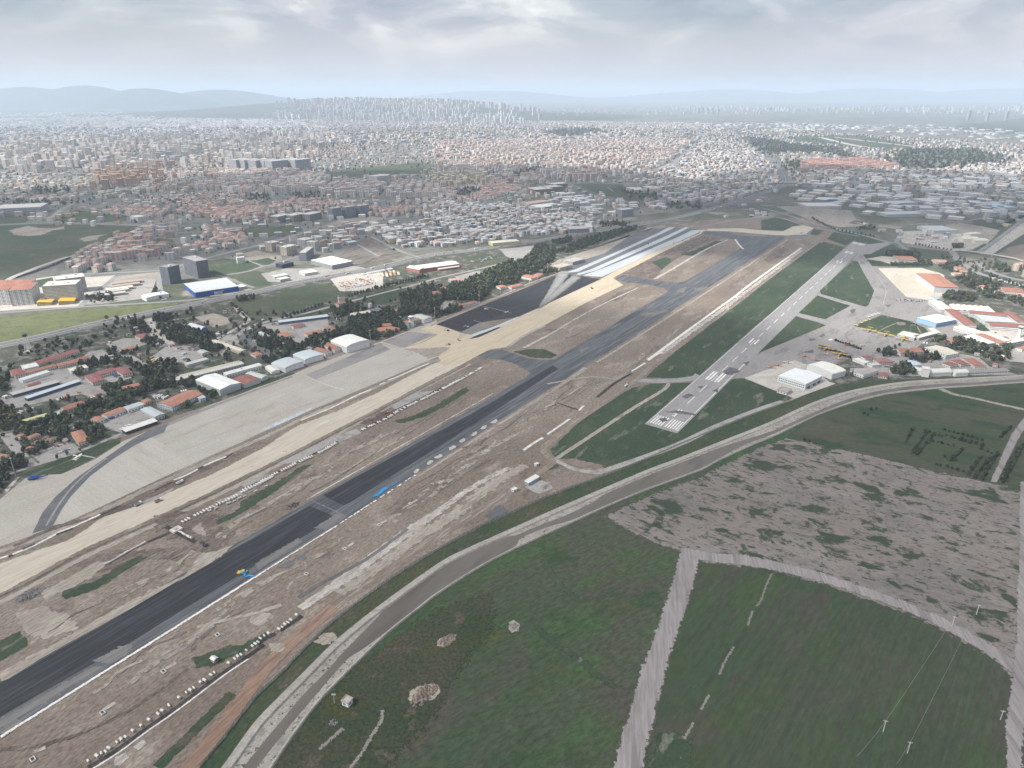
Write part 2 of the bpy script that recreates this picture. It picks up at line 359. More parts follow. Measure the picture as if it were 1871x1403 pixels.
ground('repair',(0.085,0.085,0.095),(0.12,0.12,0.126),None,big=0.08,fine=0.4,fineamp=0.25,jag=2.0,jscale=0.15)
ground('yard_grey',(0.27,0.262,0.255),(0.32,0.31,0.30),(0.22,0.21,0.2),big=0.015,mid=0.06,fine=0.3,fineamp=0.18,jag=0.8)
ground('yard_pale',(0.42,0.40,0.37),(0.36,0.34,0.315),(0.46,0.44,0.41),big=0.015,mid=0.06,fine=0.3,fineamp=0.16,jag=0.8)
ground('road_town',(0.20,0.205,0.215),(0.24,0.243,0.25),None,big=0.01,fine=0.2,fineamp=0.12,jag=0.4)
ground('road_dark',(0.125,0.13,0.14),(0.16,0.163,0.17),None,big=0.01,fine=0.2,fineamp=0.15,jag=0.3)
ground('paint_white',(0.72,0.72,0.70),(0.6,0.6,0.585),(0.4,0.4,0.4),big=0.1,mid=0.3,fine=0.8,t3=(0.55,0.65),fineamp=0.12,jag=0.6,jscale=0.6)
ground('plough_grey',(0.172,0.152,0.143),(0.198,0.177,0.167),(0.142,0.125,0.117),big=0.012,mid=0.10,fine=0.45,ang=ROW,stretch=5.0,fineamp=0.2,jag=2.4,jscale=0.2,
       t3=(0.52,0.7),patch=[(0.012,0.50,0.66,(0.145,0.135,0.128),1.5,ROW),(0.09,0.53,0.70,(0.105,0.098,0.086),2.2,ROW),(0.03,0.545,0.60,(0.036,0.051,0.032),1.5,ROW),(0.075,0.555,0.62,(0.04,0.054,0.035),1.6,ROW),(0.19,0.56,0.63,(0.05,0.058,0.043),1.5,ROW)])
ground('track_grey',(0.225,0.208,0.21),(0.255,0.24,0.24),(0.185,0.17,0.17),big=0.02,mid=0.08,fine=0.5,ang=pi / 2 - 0.15,stretch=12.0,fineamp=0.22,jag=1.7,jscale=0.22)
ground('canal_concrete',(0.25,0.235,0.215),(0.31,0.295,0.27),(0.20,0.188,0.172),big=0.03,mid=0.12,fine=0.5,fineamp=0.22,jag=0.3,
       specks=(0.28,0.60,(0.07,0.065,0.055)))
ground('canal_path',(0.29,0.275,0.25),(0.34,0.325,0.30),(0.25,0.235,0.215),big=0.03,mid=0.2,fine=0.5,fineamp=0.18,jag=0.6)
ground('canal_water',(0.105,0.094,0.082),(0.125,0.113,0.10),(0.085,0.076,0.068),big=0.02,mid=0.05,fine=0.2,fineamp=0.1,ang=RWY,stretch=4.0,jag=0.8,rough=0.45,spec=0.25,
       specks=(0.16,0.735,(0.05,0.047,0.042)))
ground('gravel_red',(0.17,0.135,0.118),(0.2,0.165,0.15),None,big=0.03,fine=0.5,ang=RWY,stretch=4,fineamp=0.3,jag=2.4,jscale=0.11)
ground('stone_row',(0.22,0.205,0.19),(0.16,0.15,0.14),None,fine=.8,fineamp=.4,jag=2.6,jscale=.5)
def slabs(name,c1,c2,c3,ang,sx,sy,seam):
    k = NT(name); v = k.pos(ang,1.0); v5 = k.pos(ang,5.0)
    b = k.n('ShaderNodeTexBrick'); k.L(v,b.inputs['Vector']); b.offset = 0.0; b.inputs['Scale'].default_value = 1.0
    b.inputs['Brick Width'].default_value = sx; b.inputs['Row Height'].default_value = sy; b.inputs['Mortar Size'].default_value = 0.22
    b.inputs['Color1'].default_value = (0.97,0.97,0.97,1); b.inputs['Color2'].default_value = (1.03,1.03,1.03,1); b.inputs['Mortar'].default_value = (seam,seam,seam,1)
    c = k.mix(k.rng(k.noise(v,0.01,5,0.6),0.36,0.64),c1,c2); c = k.mix(k.rng(k.noise(v5,0.05,6,0.65),0.52,0.7),c,c3)
    c = k.mix(1.0,c,b.outputs[0],'MULTIPLY'); f = k.noise(v,0.4,5,0.7)
    sc = k.n('ShaderNodeVectorMath',operation='SCALE'); k.L(c,sc.inputs[0]); k.L(k.rng(f,0.25,0.75,0.86,1.14),sc.inputs['Scale']); k.L(sc.outputs[0],k.bs.inputs['Base Color'])
    feather(k,v,0.6,0.25)
slabs('apron_concrete',(0.335,0.315,0.285),(0.37,0.35,0.322),(0.295,0.272,0.24),RWY,30.0,7.5,0.86)
slabs('apron_striped',(0.36,0.342,0.312),(0.385,0.368,0.34),(0.33,0.31,0.28),dirang(B7(1060,230),B7(1370,400)),90.0,7.0,0.86)
slabs('apron_tan',(0.42,0.385,0.325),(0.46,0.43,0.375),(0.37,0.335,0.28),OLD,12.0,6.0,0.93)

# ------------------------------------------------------------------ base ground
def base_ground():
    xs = np.unique(np.concatenate([np.linspace(-120000,-12000,9),np.linspace(-12000,14000,27),np.linspace(14000,120000,9)]))
    ys = np.unique(np.concatenate([np.linspace(-20000,-2000,4),np.linspace(-2000,22000,25),np.linspace(22000,150000,9)]))
    X,Y = np.meshgrid(xs,ys); V = np.c_[X.ravel(),Y.ravel(),np.zeros(X.size)]; n = len(xs); F = []
    for j in range(len(ys) - 1):
        for i in range(n - 1): a = j * n + i; F.append((a,a + 1,a + n + 1,a + n))
    obj('ground',mesh('ground',V,np.array(F),'land_far',fa=np.ones(len(V))),kind='structure')
base_ground()

# ------------------------------------------------------------------ canal lines (photo pixels)
CAN_L = [(330,1500),(407.5,1403),(462.6,1326),(503.7,1282),(565,1220.6),(606,1179.5),(642,1148.7),(701,1102.6),(800,1032),(851,1005),(928,970.6),(1005,936),
         (1082,902.6),(1184.8,859),(1231,842),(1333.5,801.6),(1410.5,770.8),(1474.6,741),(1532,720.7),(1590,707.7),(1662.6,697.6),(1763.8,691.8),(1871,686),(2010,679)]
CAN_R = [(430,1500),(496,1403),(526.8,1356.5),(578,1287),(616.5,1246),(662.7,1200),(711.5,1153.9),(770.5,1107.7),(800,1084.8),(877,1036),(943.7,1001),(1043.7,955),
         (1107.8,925.7),(1184.8,893.6),(1280,859),(1307.8,844),(1372,814.4),(1420.7,794),(1492,759),(1555.6,736.6),(1619,720.7),(1706,710.6),(1792.7,704.8),(1871,699),(2010,693)]
FENCE = [(290,1500),(365,1403),(411,1346),(467.7,1274.4),(514,1230.8),(562.7,1179.5),(606,1138.5),(652,1102.6),(720,1054),(800,1005),(884.7,959),(938.5,936),(995,910),(1056.5,887),
         (1120.7,864),(1200,831),(1243.7,812),(1307.8,785),(1372,759),(1436,736),(1492,713),(1538,702),(1590,696)]
W_L = [(372,1500),(444.7,1403),(473,1366.8),(514,1318),(555,1269),(596,1228),(632,1187),(662.7,1156),(693.5,1124),(722,1096),(800,1041),(851,1013),(925,982),(943.7,978),(992.4,957.5),(1031,943),(1079.6,920),
       (1107.8,902),(1184.8,869),(1280,832),(1333.5,812),(1410,788),(1480,757),(1549.8,729),(1619,712),(1706,702.5),(1792,698),(1871,692.5),(2010,686)]
W_R = [(400,1500),(469,1403),(493,1372),(534,1320.6),(578,1269),(608.8,1233),(637,1202.6),(665,1185),(711,1150),(770,1104.5),(800,1081),(877,1032.5),(940,999),(951,984),(1000,963),(1040,952),
       (1107,923),(1184.8,891),(1280,856),(1307.8,841),(1360,813),(1410,794),(1485,760.5),(1553,734),(1619,717.5),(1706,707.5),(1792,702),(1871,696.5),(2010,690)]
def line_at(P,step=6.0):
    XY = resample([G(p) for p in smooth_line(P,3)],step); return np.array(XY)
def loft(name,rows,mat,**props):
    """rows: list of (polyline px, z) skinned one to the next"""
    N = 220; V = []; 
    for P,z in rows:
        q = np.array([G(p) for p in smooth_line(P,3)]) if not isinstance(P,np.ndarray) else P
        s = np.concatenate([[0],np.cumsum(np.linalg.norm(np.diff(q,axis=0),axis=1))]); t = np.linspace(0,s[-1],N)
        V.append(np.c_[np.interp(t,s,q[:,0]),np.interp(t,s,q[:,1]),np.full(N,z)])
    V = np.concatenate(V); F = []
    for r in range(len(rows) - 1):
        for i in range(N - 1): F.append((r * N + i + 1,r * N + i,(r + 1) * N + i,(r + 1) * N + i + 1))
    props.setdefault('kind','structure')
    return obj(name,mesh(name,V,np.array(F),mat,fa=np.ones(len(V))),**props)
def offset(P,d):
    q = np.array([G(p) for p in smooth_line(P,3)]); t = np.gradient(q,axis=0); t /= np.linalg.norm(t,axis=1,keepdims=True)
    return q + np.stack([t[:,1],-t[:,0]],1) * d          # to the right of travel

# ---- fields south of the canal
area('field',CAN_R[:] + [(2300,690),(2500,1000),(2600,1700),(300,1700)],'field_green',0.06,1.0)
area('field',[(1260,1030),(1287,1027),(1375,1037),(1493,1064),(1611,1105),(1712,1145),(1813,1202),(1850,1242),(1842,1300),(1838,1403),(1836,1600),(1150,1600),(1183,1403),(1203,1300),(1236,1160)],'field_right',0.12,2)
area('field',[(560,1310),(640,1235),(730,1165),(810,1115),(900,1085),(900,1150),(850,1200),(790,1300),(700,1403),(640,1500),(440,1500),(500,1403)],'field_scrub',0.12,30)
area('field',[(1436,799),(1480,770),(1555,740),(1620,723),(1706,713),(1800,707),(1871,703),(2050,696),(2050,930),(1871,896),(1813,884),(1712,862),(1611,838),(1523,818)],'orchard_grass',0.12,3)
area('ploughed_field',[(1105,943),(1141,964),(1192,990),(1241,1008),(1262,1010),(1287,1027),(1375,1037),(1493,1064),(1611,1105),(1712,1145),(1813,1202),(1850,1240),(2000,1270),(2030,915),(1871,896),
      (1813,884),(1712,862),(1611,838),(1523,818),(1436,801),(1380,822),(1280,872),(1200,900),(1123,936)],'plough_grey',0.18,9)
area('dirt_track',[(1246,1000),(1231,1056),(1213,1110),(1190.5,1180.5),(1170,1226.7),(1157,1283),(1139,1332),(1121,1403),(1100,1500),(1160,1500),(1175,1403),(1188,1334.5),(1203,1278),(1221,1206),(1236.7,1160),(1260,1090),(1276,1030),(1285,1008)],'track_grey',0.24,7)
ribbon('dirt_track',[(1255,1008),(1300,1018),(1380,1027),(1493,1053),(1611,1092),(1712,1133),(1813,1190),(1860,1225)],[14,15,16,14,13,13,14,14],'track_grey',0.30,7)
area('dirt_track',[(1864,880),(1862,1000),(1858,1110),(1857,1175),(1847,1256),(1838,1324),(1839,1403),(1834,1520),(1872,1520),(1868,1403),(1868,1354),(1882,1256),(1895,1175),(1900,1000),(1890,880)],'track_grey',0.36,5)
area('dirt_track',[(1880,752),(1848,795),(1828,838),(1810,880),(1820,882),(1842,838),(1862,798),(1890,762)],'track_grey',0.30,4)
ribbon('dirt_path',[(1718,711),(1745,720.8),(1781,728),(1832,740),(1890,752)],[10,9,8,8,8],'soil_pale',0.30,3)
ribbon('dirt_path',C3([(1320,770),(1310,850),(1240,960),(1170,1080),(1090,1190),(1040,1290)]),1.8,'stone_row',0.20,3)
ribbon('dirt_path',C3([(1040,900),(960,970),(870,1050)]),2.0,'stone_row',0.20,3)
for q in ([(505,140),(470,220),(445,290),(420,320)],[(400,345),(375,425)],[(300,540),(255,610),(220,690)],[(165,800),(120,880)],[(80,950),(30,1040)]):
    ribbon('stone_row',C6(q),1.2,'stone_row',0.22,2.2)
ribbon('ditch',C4([(750,860),(800,950),(880,1060),(960,1130),(1020,1180)]),6,'airfield_grass',0.20,5)
ribbon('ditch',C5([(770,240),(900,350),(1060,460),(1180,560),(1350,680)]),6,'airfield_grass',0.20,5)
area('grass_patch',C5([(1560,1230),(1680,1010),(1760,1000),(1871,1060),(1900,1400),(1600,1400)]),'airfield_grass',0.20,10)
for q in ([(1790,240),(1850,230),(1830,270),(1760,310),(1715,310),(1720,280)],[(1520,640),(1600,605),(1710,590),(1730,640),(1660,690),(1570,710),(1510,690)]):
    area('bare_earth',C3(q),'soil_pale',0.22,6)
area('bare_earth',C5([(590,215),(620,195),(655,225),(650,270),(605,285),(585,250)]),'soil_pale',0.22,4)
# ---- canal
area('canal_verge',FENCE + [(1700,690),(1871,683.5),(2010,678)] + CAN_L[::-1],'verge_grass',0.14,2)
loft('canal_wall',[(offset(CAN_L,-1.2),0.16),(CAN_L,1.7),(offset(CAN_L,6.0),1.7),(offset(CAN_L,7.2),0.2)],'canal_path')
loft('canal_bed',[(offset(CAN_L,6.0),0.24),(CAN_R,0.24)],'canal_concrete')
loft('canal_wall',[(offset(CAN_R,-2.0),0.25),(offset(CAN_R,-0.8),1.3),(offset(CAN_R,0.2),1.3),(offset(CAN_R,0.9),0.1)],'canal_path')
area('canal_water',smooth_line(W_L,3) + smooth_line(W_R,3)[::-1],'canal_water',0.34,2.0)

# ---- airfield soil
area('airfield_soil',[(-350,1700),(280,1520)] + FENCE[1:] + [(1640,640),(1640,470),(1500,400),(1400,396),(1280,402),(1100,438),(1027,490),(790,580),(620,636),(440,716),(230,786),(100,856),(-10,900),(-450,1000)],'soil',0.08,3)
# grass of the airfield
area('airfield_grass',[(1179.6,690),(1192,678),(1231,645),(1307,586.5),(1374.5,535),(1441.8,483),(1502,440.6),(1542.8,451.8),(1441.8,546),(1374.5,600),(1309.4,660),(1277,687.5),(1230,691)],'airfield_grass',0.20,2)
area('airfield_grass',[(1005,822),(1077,753),(1154,709),(1190,701),(1264,699),(1310,700),(1341,692),(1359,691),(1449,727),(1426,736),(1372,752),(1307.8,778),(1231,812),(1110,856),(1060,848),(1033,838),(1015,838)],'airfield_grass',0.20,2)
# ramp and old runway
area('ramp',[(1335,696),(1385,646),(1452,577),(1496,536),(1557,476),(1570,461),(1590,470),(1606,489),(1660,512),(1705,545),(1735,570),(1765,590),(1740,606),(1700,618),(1660,645),(1600,655),(1540,655),(1500,680),(1449,727)],'ramp_grey',0.16,1.5)
area('old_runway',[(1177.5,774.7),(1559,440.6),(1583.4,445.7),(1400,632),(1330,699),(1249,781),(1237,791.9)],'asphalt_old',0.26,1.0)
area('taxiway',A7([(660,560),(770,570),(890,555),(930,565),(850,600),(780,640),(720,640),(690,640)]),'asphalt_old',0.22,1.5)
for q in ([(290,285),(340,290),(385,380),(490,560),(440,690),(410,710),(0,590),(-10,560)],):
    area('airfield_grass',B4(q),'airfield_grass',0.28,1.2)
area('airfield_grass',A7([(400,935),(640,1005),(455,1105),(265,1060)]),'airfield_grass',0.28,1.2)
area('airfield_grass',B5([(430,130),(570,170),(620,188),(190,365)]),'airfield_grass',0.28,1.2)
area('lawn',B4([(560,785),(820,840),(960,905),(985,940),(890,968),(700,975),(520,935),(300,885)]),'airfield_grass',0.28,1.0)
area('airfield_grass',A7([(510,475),(460,530),(600,580),(650,548),(752,566),(710,628),(730,640),(790,590),(890,555),(700,488)]),'airfield_grass',0.20,1.5)
area('airfield_grass',A7([(725,648),(850,605),(930,570),(1050,630),(1120,700),(1220,735),(790,725)]),'airfield_grass',0.20,1.5)
area('forecourt',A7([(740,675),(860,655),(950,660),(1000,700),(930,715),(850,690)]),'apron_tan',0.26,1.0)
area('hangar_apron',D6([(205,560),(700,558),(900,612),(960,640),(1000,860),(800,925),(530,890)]),'apron_tan',0.22,1.0)
area('hangar_apron',D2([(-60,745),(330,612),(470,665),(720,860),(790,880),(320,1050),(-250,815)]),'yard_pale',0.24,1.0)
area('yard',[(1449,727),(1500,678),(1560,652),(1640,640),(1700,618),(1740,600),(1720,570),(1690,548),(1705,500),(1760,500),(1871,490),(2020,600),(2020,679),(1871,683),(1657,691),(1538,701),(1492,712)],'base_green',0.12,2)
area('yard',D3([(-150,700),(100,600),(420,640),(600,720),(900,640),(1100,600),(1300,640),(1440,760),(1800,860),(600,880),(200,870),(-150,780)]),'yard_grey',0.16,2)
area('yard',D3([(1280,300),(1871,290),(1871,440),(1700,420),(1400,370)]),'yard_pale',0.18,2)
area('yard',D3([(1560,640),(1760,520),(1980,480),(1980,720),(1700,690)]),'yard_grey',0.18,2)
area('ramp',B4([(640,640),(1000,660),(1100,760),(890,800),(940,870),(1100,880),(1330,960),(1250,1000),(1000,1000),(960,900),(700,810),(540,760)]),'ramp_grey',0.20,1.5)
area('lawn',B4([(1300,770),(1400,800),(1560,930),(1430,940),(1400,880)]),'airfield_grass',0.2,1)
# dirt service tracks
ribbon('service_road',B6([(20,770),(90,800),(200,850),(340,870),(430,850),(900,685),(1200,545),(1500,425),(1680,365)]),[6,7,7,8,9,10,10,10,10],'yard_grey',0.28,1)
ribbon('taxiway',B6([(640,215),(800,220),(950,212),(1060,195),(1100,185)]),[14,15,16,18,30],'asphalt_old',0.30,1)
ribbon('service_road',B6([(865,235),(830,280),(600,420),(340,590),(60,775)]),6,'soil_pale',0.27,1)
ribbon('service_road',B3([(1660,185),(1540,280),(1100,600),(900,760),(560,1010),(240,1247)]),7,'brown_track',0.27,3)
ribbon('service_road',[(1225,640),(1190,668),(1150,705),(1060,765),(1000,812),(994,825),(1005,838),(1005,850),(940,893),(860,942),(760,1005),(700,1045),(640,1085),(600,1115)],[8,8,9,10,10,9,9,9,10,11,11,11,11,12],'brown_track',0.29,3)
ribbon('service_road',[(610,1108),(560,1150),(500,1205),(450,1268),(405,1330),(350,1400),(290,1480)],[12,13,13,12,12,12,12],'red_track',0.32,4)
ribbon('service_road',A7([(510,475),(450,540),(420,560)]),8,'brown_track',0.27,2,smooth=2)
ribbon('service_road',A7([(445,535),(520,560),(610,582)]),9,'brown_track',0.27,2,smooth=2)
ribbon('service_road',A7([(400,930),(640,1005),(760,1020)]),9,'asphalt_old',0.31,1,smooth=2)
ribbon('service_road',A7([(250,1072),(420,1115),(500,1130)]),9,'asphalt_old',0.31,1,smooth=2)
area('gravel_yard',C4([(790,290),(930,235),(1110,265),(1090,310),(960,345),(850,385),(800,350)]),'gravel_red',0.24,4)
area('gravel_yard',C4([(880,150),(960,150),(1160,190),(1180,215),(1060,215),(950,190)]),'gravel_red',0.26,4)
area('grass_patch',C4([(740,235),(800,200),(850,185),(865,205),(820,225)]),'airfield_grass',0.25,2)
area('gravel_yard',C4([(620,350),(720,300),(800,320),(820,360),(720,400),(690,390)]),'yard_grey',0.26,3)
area('gravel_yard',C4([(330,560),(440,480),(510,520),(400,590)]),'asphalt_mid',0.26,3)
# ------------------------------------------------------------------ new runway, taxiways, apron, graded strip
UP = [(-200,1354),(0,1240),(250,1097),(501.6,953),(640,873),(780,794),(901.8,724.7),(1020,653),(1150,575),(1270,503),(1386,434)]
LO = [(-200,1470),(0,1345),(307,1153),(614.4,960),(760,866),(917,765.7),(1030,694),(1150,618),(1290,528),(1436,434)]
area('runway',UP + [(1394,431),(1430,431)] + LO[::-1],'asphalt_new',0.30,0.8)
area('runway_paving',[(-200,1366),(0,1251),(250,1107),(501.6,962),(566,925),(616,946),(500,1012),(250,1167),(0,1310),(-200,1430)],'asphalt_black',0.36,6)
area('runway_paving',[(590,905),(900,735),(1010,668),(1020,674),(908,748),(640,918),(628,924)],'asphalt_black',0.36,7)
area('taxiway',[(873,649),(890,641),(917,639),(932.6,643.5),(959.6,653.6),(988.8,658),(1013,657),(1040,648),(1060,640),(990,690),(935,718),(958,702),(970,690),(968,681),(959.6,675),(941.6,665),(914.7,657),(876.5,654.8)],'asphalt_new',0.33,0.8)
area('taxiway',[(1123.4,508.9),(1139,502),(1165,508),(1195,512.4),(1239.8,516.5),(1257.7,512.4),(1275,503),(1250,530),(1213,549),(1219,540),(1221,532.6),(1212.8,526),(1183.7,520),(1150,516.5),(1130,513)],'asphalt_new',0.33,0.8)
area('taxiway',[(1284.7,422.6),(1325,423.8),(1352,430.5),(1400,432),(1420,440),(1360,470),(1330,471),(1358.8,455),(1345,438),(1307,431),(1282,427)],'asphalt_new',0.33,0.8)
# dusty bands on the runway
for q in ([(566,922),(572,916),(640,943),(634,948)],):
    ribbon('paving_joint',[(568,914),(601,929),(634,944)],1.6,'asphalt_dusty',0.42,1.6)
for q in (C2([(840,250),(1000,150),(1070,175),(920,265)]),C2([(420,510),(520,450),(720,330),(740,350),(560,470),(440,545)]),
          C1([(600,720),(760,640),(850,610),(800,690),(700,740)]),C1([(0,1100),(300,930),(600,760),(640,770),(330,960),(0,1150)]),C1([(0,1170),(90,1090),(140,1110),(30,1200)]),
          B3([(80,860),(200,850),(330,830),(180,890)]),B3([(380,680),(470,640),(440,690)]),B3([(520,660),(640,640),(600,690)]),B2([(1240,1070),(1330,1040),(1260,1090)]),B2([(1720,780),(1871,770),(1800,800)])):
    area('dusty_paving',q,'asphalt_dusty',0.44,7)
for x,y in [(1250,862),(1345,800),(1410,757),(1505,695),(1580,645),(1665,597),(1730,550),(1805,508)]:
    q = [(x + 22 * cos(a) * R.uniform(.7,1.2),y + 11 * sin(a) * R.uniform(.7,1.2) - 9 * cos(a)) for a in np.linspace(0,2 * pi,11)[:-1]]
    area('dust_patch',B8(q),'dust',0.46,4)
area('dust_fan',B2([(905,735),(930,690),(1040,540),(1110,450),(1150,450),(1090,540),(960,700)]),'asphalt_dusty',0.60,14)
area('dust_fan',B2([(930,720),(1010,640),(1130,530),(1220,470),(1250,480),(1150,560),(1020,660)]),'asphalt_dusty',0.56,9)
# white edging stones on the south edge of the runway: irregular slabs in one row
def edging():
    V = []; F = []; P = np.array([G(p) for p in resample(LO[1:5],3)])
    P = np.array(resample([tuple(p) for p in P],2.2))
    for i in range(len(P) - 1):
        px_y = i / len(P)
        if px_y > 0.80 and R.random() < 0.35: continue
        a = P[i]; t = P[i + 1] - P[i]; l = np.linalg.norm(t); t /= l; nn = np.array([t[1],-t[0]])
        w = R.uniform(2.0,2.7) if px_y < .62 else R.uniform(0.8,2.3); o = R.uniform(-.15,.25); h = R.uniform(.25,.5)
        c = [a + nn * (o + .3),a + t * l * R.uniform(.92,1.0) + nn * (o + .3),a + t * l * R.uniform(.9,1.0) + nn * (o + .3 + w),a + nn * (o + .3 + w * R.uniform(.85,1))]
        b = len(V); V += [(*p,0.28) for p in c] + [(*p,0.28 + h) for p in c]
        F += [(b + 4,b + 5,b + 6,b + 7),(b,b + 1,b + 5,b + 4),(b + 1,b + 2,b + 6,b + 5),(b + 2,b + 3,b + 7,b + 6),(b + 3,b,b + 4,b + 7)]
    F = [f[::-1] for f in F]
    obj('edging_stones',mesh('edging_stones',V,np.array(F),'stone_white'),kind='stuff',label='white edging stones laid along the south edge of the black runway',category='edging')
plain('stone_white',(0.66,0.65,0.63),0.85,0.2,0.5)
edging()
ribbon('runway_shoulder',[(750,880),(830,828),(917,772),(1030,700),(1070,672)],[3,4,5,7,9],'soil_pale',0.27,2)
ribbon('runway_shoulder',[(1090,662),(1150,625),(1290,535),(1440,437)],[5,5,5,5],'soil_pale',0.27,2)
ribbon('runway_shoulder',[(560,913),(780,788),(901,719)],2.2,'chalk',0.27,1.5)
# graded strips
area('graded_strip',[(-250,1140),(0,1030),(128,986),(192,943),(251,925),(323,894),(385,868),(480,819.5),(542.6,778.5),(619.6,750),(696.5,714.4),(783.8,668),(812,658),(838,636),(852,624.5),(880,640),(873,650),
      (840,668),(773.5,701.6),(683.7,750),(606.8,788.8),(517,835),(480,853),(385,899),(266.8,953),(154,1001.7),(51,1058),(0,1085),(-250,1215)],'graded',0.30,3)
area('graded_strip',[(800,652),(822,632),(852,612),(905.7,597.5),(946,579.6),(986.5,561.6),(1094,512),(1150,480),(1210,452),(1275.7,419),(1290,420),(1284.7,425),(1206,463),(1150,492),(1120,508),(1139,521),(1071.8,552.6),(1027,577),(973,606.5),(923.7,634.6),(895,639),(873,650),(845,662),(812,670)],'graded_yellow',0.34,3)
ribbon('graded_path',[(-100,1155),(51,1075),(154,1018),(266.8,967),(385,911),(517,846),(606,800),(690,755),(780,707),(860,665)],[7,7,7,7,7,7,6,6,6,6],'soil_pale',0.28,3)
ribbon('earth_berm',[(-60,1118),(51,1066),(154,1009),(266.8,960),(385,905),(517,841),(606,795),(690,752),(780,705),(850,669)],2.6,'soil_dark',0.40,2)
# apron
area('apron',[(-300,1110),(-300,1030),(0,912),(48,873),(79.5,868),(113,865.7),(143.7,853),(177,837.5),(223,806.7),(272,787),(308,773),(385,740),(445,717.7),(534.7,684),(566,670.6),(633.4,646),(691.8,625.7),(743.4,605.5),(797,584),(800,596),(843,608),(860,612),(835,635),(786,658),
      (671,707),(568,750),(440,807),(480,791),(318,863),(187,925),(95,966),(0,999)],'apron_concrete',0.20,1.5)
area('apron',[(128,909),(164,870.8),(205,840),(246,814),(277,799),(290,806),(352,843),(318,863),(187,925),(95,966)],'apron_striped',0.26,1.0)
area('taxi_lane',[(59,975),(77,937.5),(102.6,906.8),(143.7,870.8),(189.8,838.8),(243.7,801.6),(272,787),(308,773),(300,790),(277,799),(246,814),(205,840),(164,870.8),(128,909),(110,935),(95,964)],'asphalt_mid',0.30,3)
ribbon('taxi_lane',B7([(330,860),(420,710),(520,580),(640,470),(760,380)]),2.2,'asphalt_old',0.34,2)
ribbon('apron_edge',[(280,786),(385,744),(445,721),(534,688)],[10,8,6,5],'ramp_grey',0.27,5)
area('apron',B1([(700,830),(1310,565),(1400,620),(790,862)]),'ramp_grey',0.26,1.0)
area('apron',B1([(1330,556),(1540,472),(1770,495),(1500,602)]),'ramp_grey',0.26,1.0)
ribbon('apron_seam',B1([(700,830),(860,900),(1070,960)]),4,'yard_pale',0.30,1.5,smooth=2)
ribbon('apron_seam',B1([(800,858),(1100,740),(1440,605)]),2.0,'yard_pale',0.30,1.0,smooth=2)
ribbon('apron_seam',B1([(1310,562),(1500,610),(1710,685)]),5,'yard_pale',0.30,1.5,smooth=2)
ribbon('apron_seam',B1([(1310,565),(1490,605)]),1.2,'trench',0.34,.8,smooth=2)
ribbon('apron_seam',B1([(1500,600),(1640,565),(1775,497)]),1.2,'trench',0.34,.8,smooth=2)
area('bare_earth',B1([(1510,605),(1780,495),(1640,450),(1760,392),(1860,440),(1960,480),(1960,560),(1720,690)]),'graded_yellow',0.28,6)
area('bare_earth',B1([(1510,610),(1700,610),(1880,600),(1800,660),(1710,690),(1600,640)]),'soil_pale',0.38,12)
# earth strip and white trench lines between apron and graded strip
ribbon('earth_strip',[(-100,1050),(0,1008),(95,975),(187,933),(318,871),(480,800),(568,758),(671,715),(790,660)],[8,8,9,9,9,8,8,8,8],'soil_pale',0.36,4)
ribbon('earth_strip',B7([(100,1010),(370,880),(720,790),(1000,680),(1240,560),(1600,390),(1871,270)]),[5,7,9,9,8,7,7],'soil_dark',0.40,4)
for q in ([(0,1095),(60,1075)],[(90,1065),(250,1000),(430,905),(520,870),(715,780)],[(1240,535),(1330,500),(1415,455)],[(1450,435),(1530,400),(1610,368)]):
    ribbon('white_membrane',B7(q),3.2,'white_stone',0.46,1.5,smooth=2)
for q in ([(430,500),(600,430),(700,385),(830,320),(930,280)],[(990,245),(1025,230)],[(1050,215),(1150,175),(1250,130),(1340,95)]):
    ribbon('white_membrane',B8(q),3.0,'white_stone',0.46,1.5,smooth=2)
for q in ([(60,1085),(90,1070)],[(160,1030),(250,990)],[(400,925),(520,880)],[(720,785),(860,720)],[(1100,610),(1230,550)],[(1410,460),(1450,440)],[(1600,385),(1660,345)]):
    ribbon('trench',B7(q),3.0,'trench',0.50,1.6,smooth=2)
area('steel_grid',B7([(985,700),(1130,640),(1240,590),(1230,610),(1130,665),(1010,715)]),'yard_grey',0.46,1.5)
area('frost_patch',B8([(150,560),(240,520),(400,450),(510,405),(500,420),(380,480),(270,530),(170,570)]),'paint_bluish',0.30,3) if ground('paint_bluish',(0.45,0.52,0.58),(0.36,0.4,0.43),(0.34,0.33,0.31),big=0.1,mid=0.15,fine=0.5,jag=2.2) else None
# dark apron with white curing sheets (north-east)
area('apron_dark',B2([(75,860),(440,710),(760,580),(1100,440),(1180,455),(1410,490),(1100,635),(920,720),(740,800),(460,838),(280,920)]),'asphalt_black',0.40,1.0)
area('apron_dark',B2([(75,860),(440,710),(520,720),(650,765),(390,850),(280,920)]),'asphalt_wet',0.46,2.0)
area('apron_primed',B2([(280,920),(430,845),(550,868),(355,945)]),'apron_primed',0.48,1.0) if ground('apron_primed',(0.16,0.165,0.15),(0.18,0.183,0.17),None,fineamp=0.08,jag=0.3) else None
area('apron_slab',B2([(355,948),(560,872),(740,797),(752,806),(570,885),(385,960)]),'sheet_pale',0.50,0.8) if ground('sheet_pale',(0.38,0.415,0.445),(0.44,0.47,0.49),(0.31,0.34,0.37),ang=RWY,stretch=30,mid=0.15,fine=0.3,fineamp=0.1,jag=0.3) else None
area('apron_slab',B2([(340,980),(390,955),(590,880),(600,886),(420,965)]),'asphalt_wet',0.52,0.8)
ribbon('apron_seam',B2([(450,712),(560,735),(690,770)]),2.0,'soil_pale',0.52,1.5,smooth=2)
ribbon('apron_seam',B2([(380,825),(470,855)]),2.0,'soil_pale',0.52,1,smooth=2)
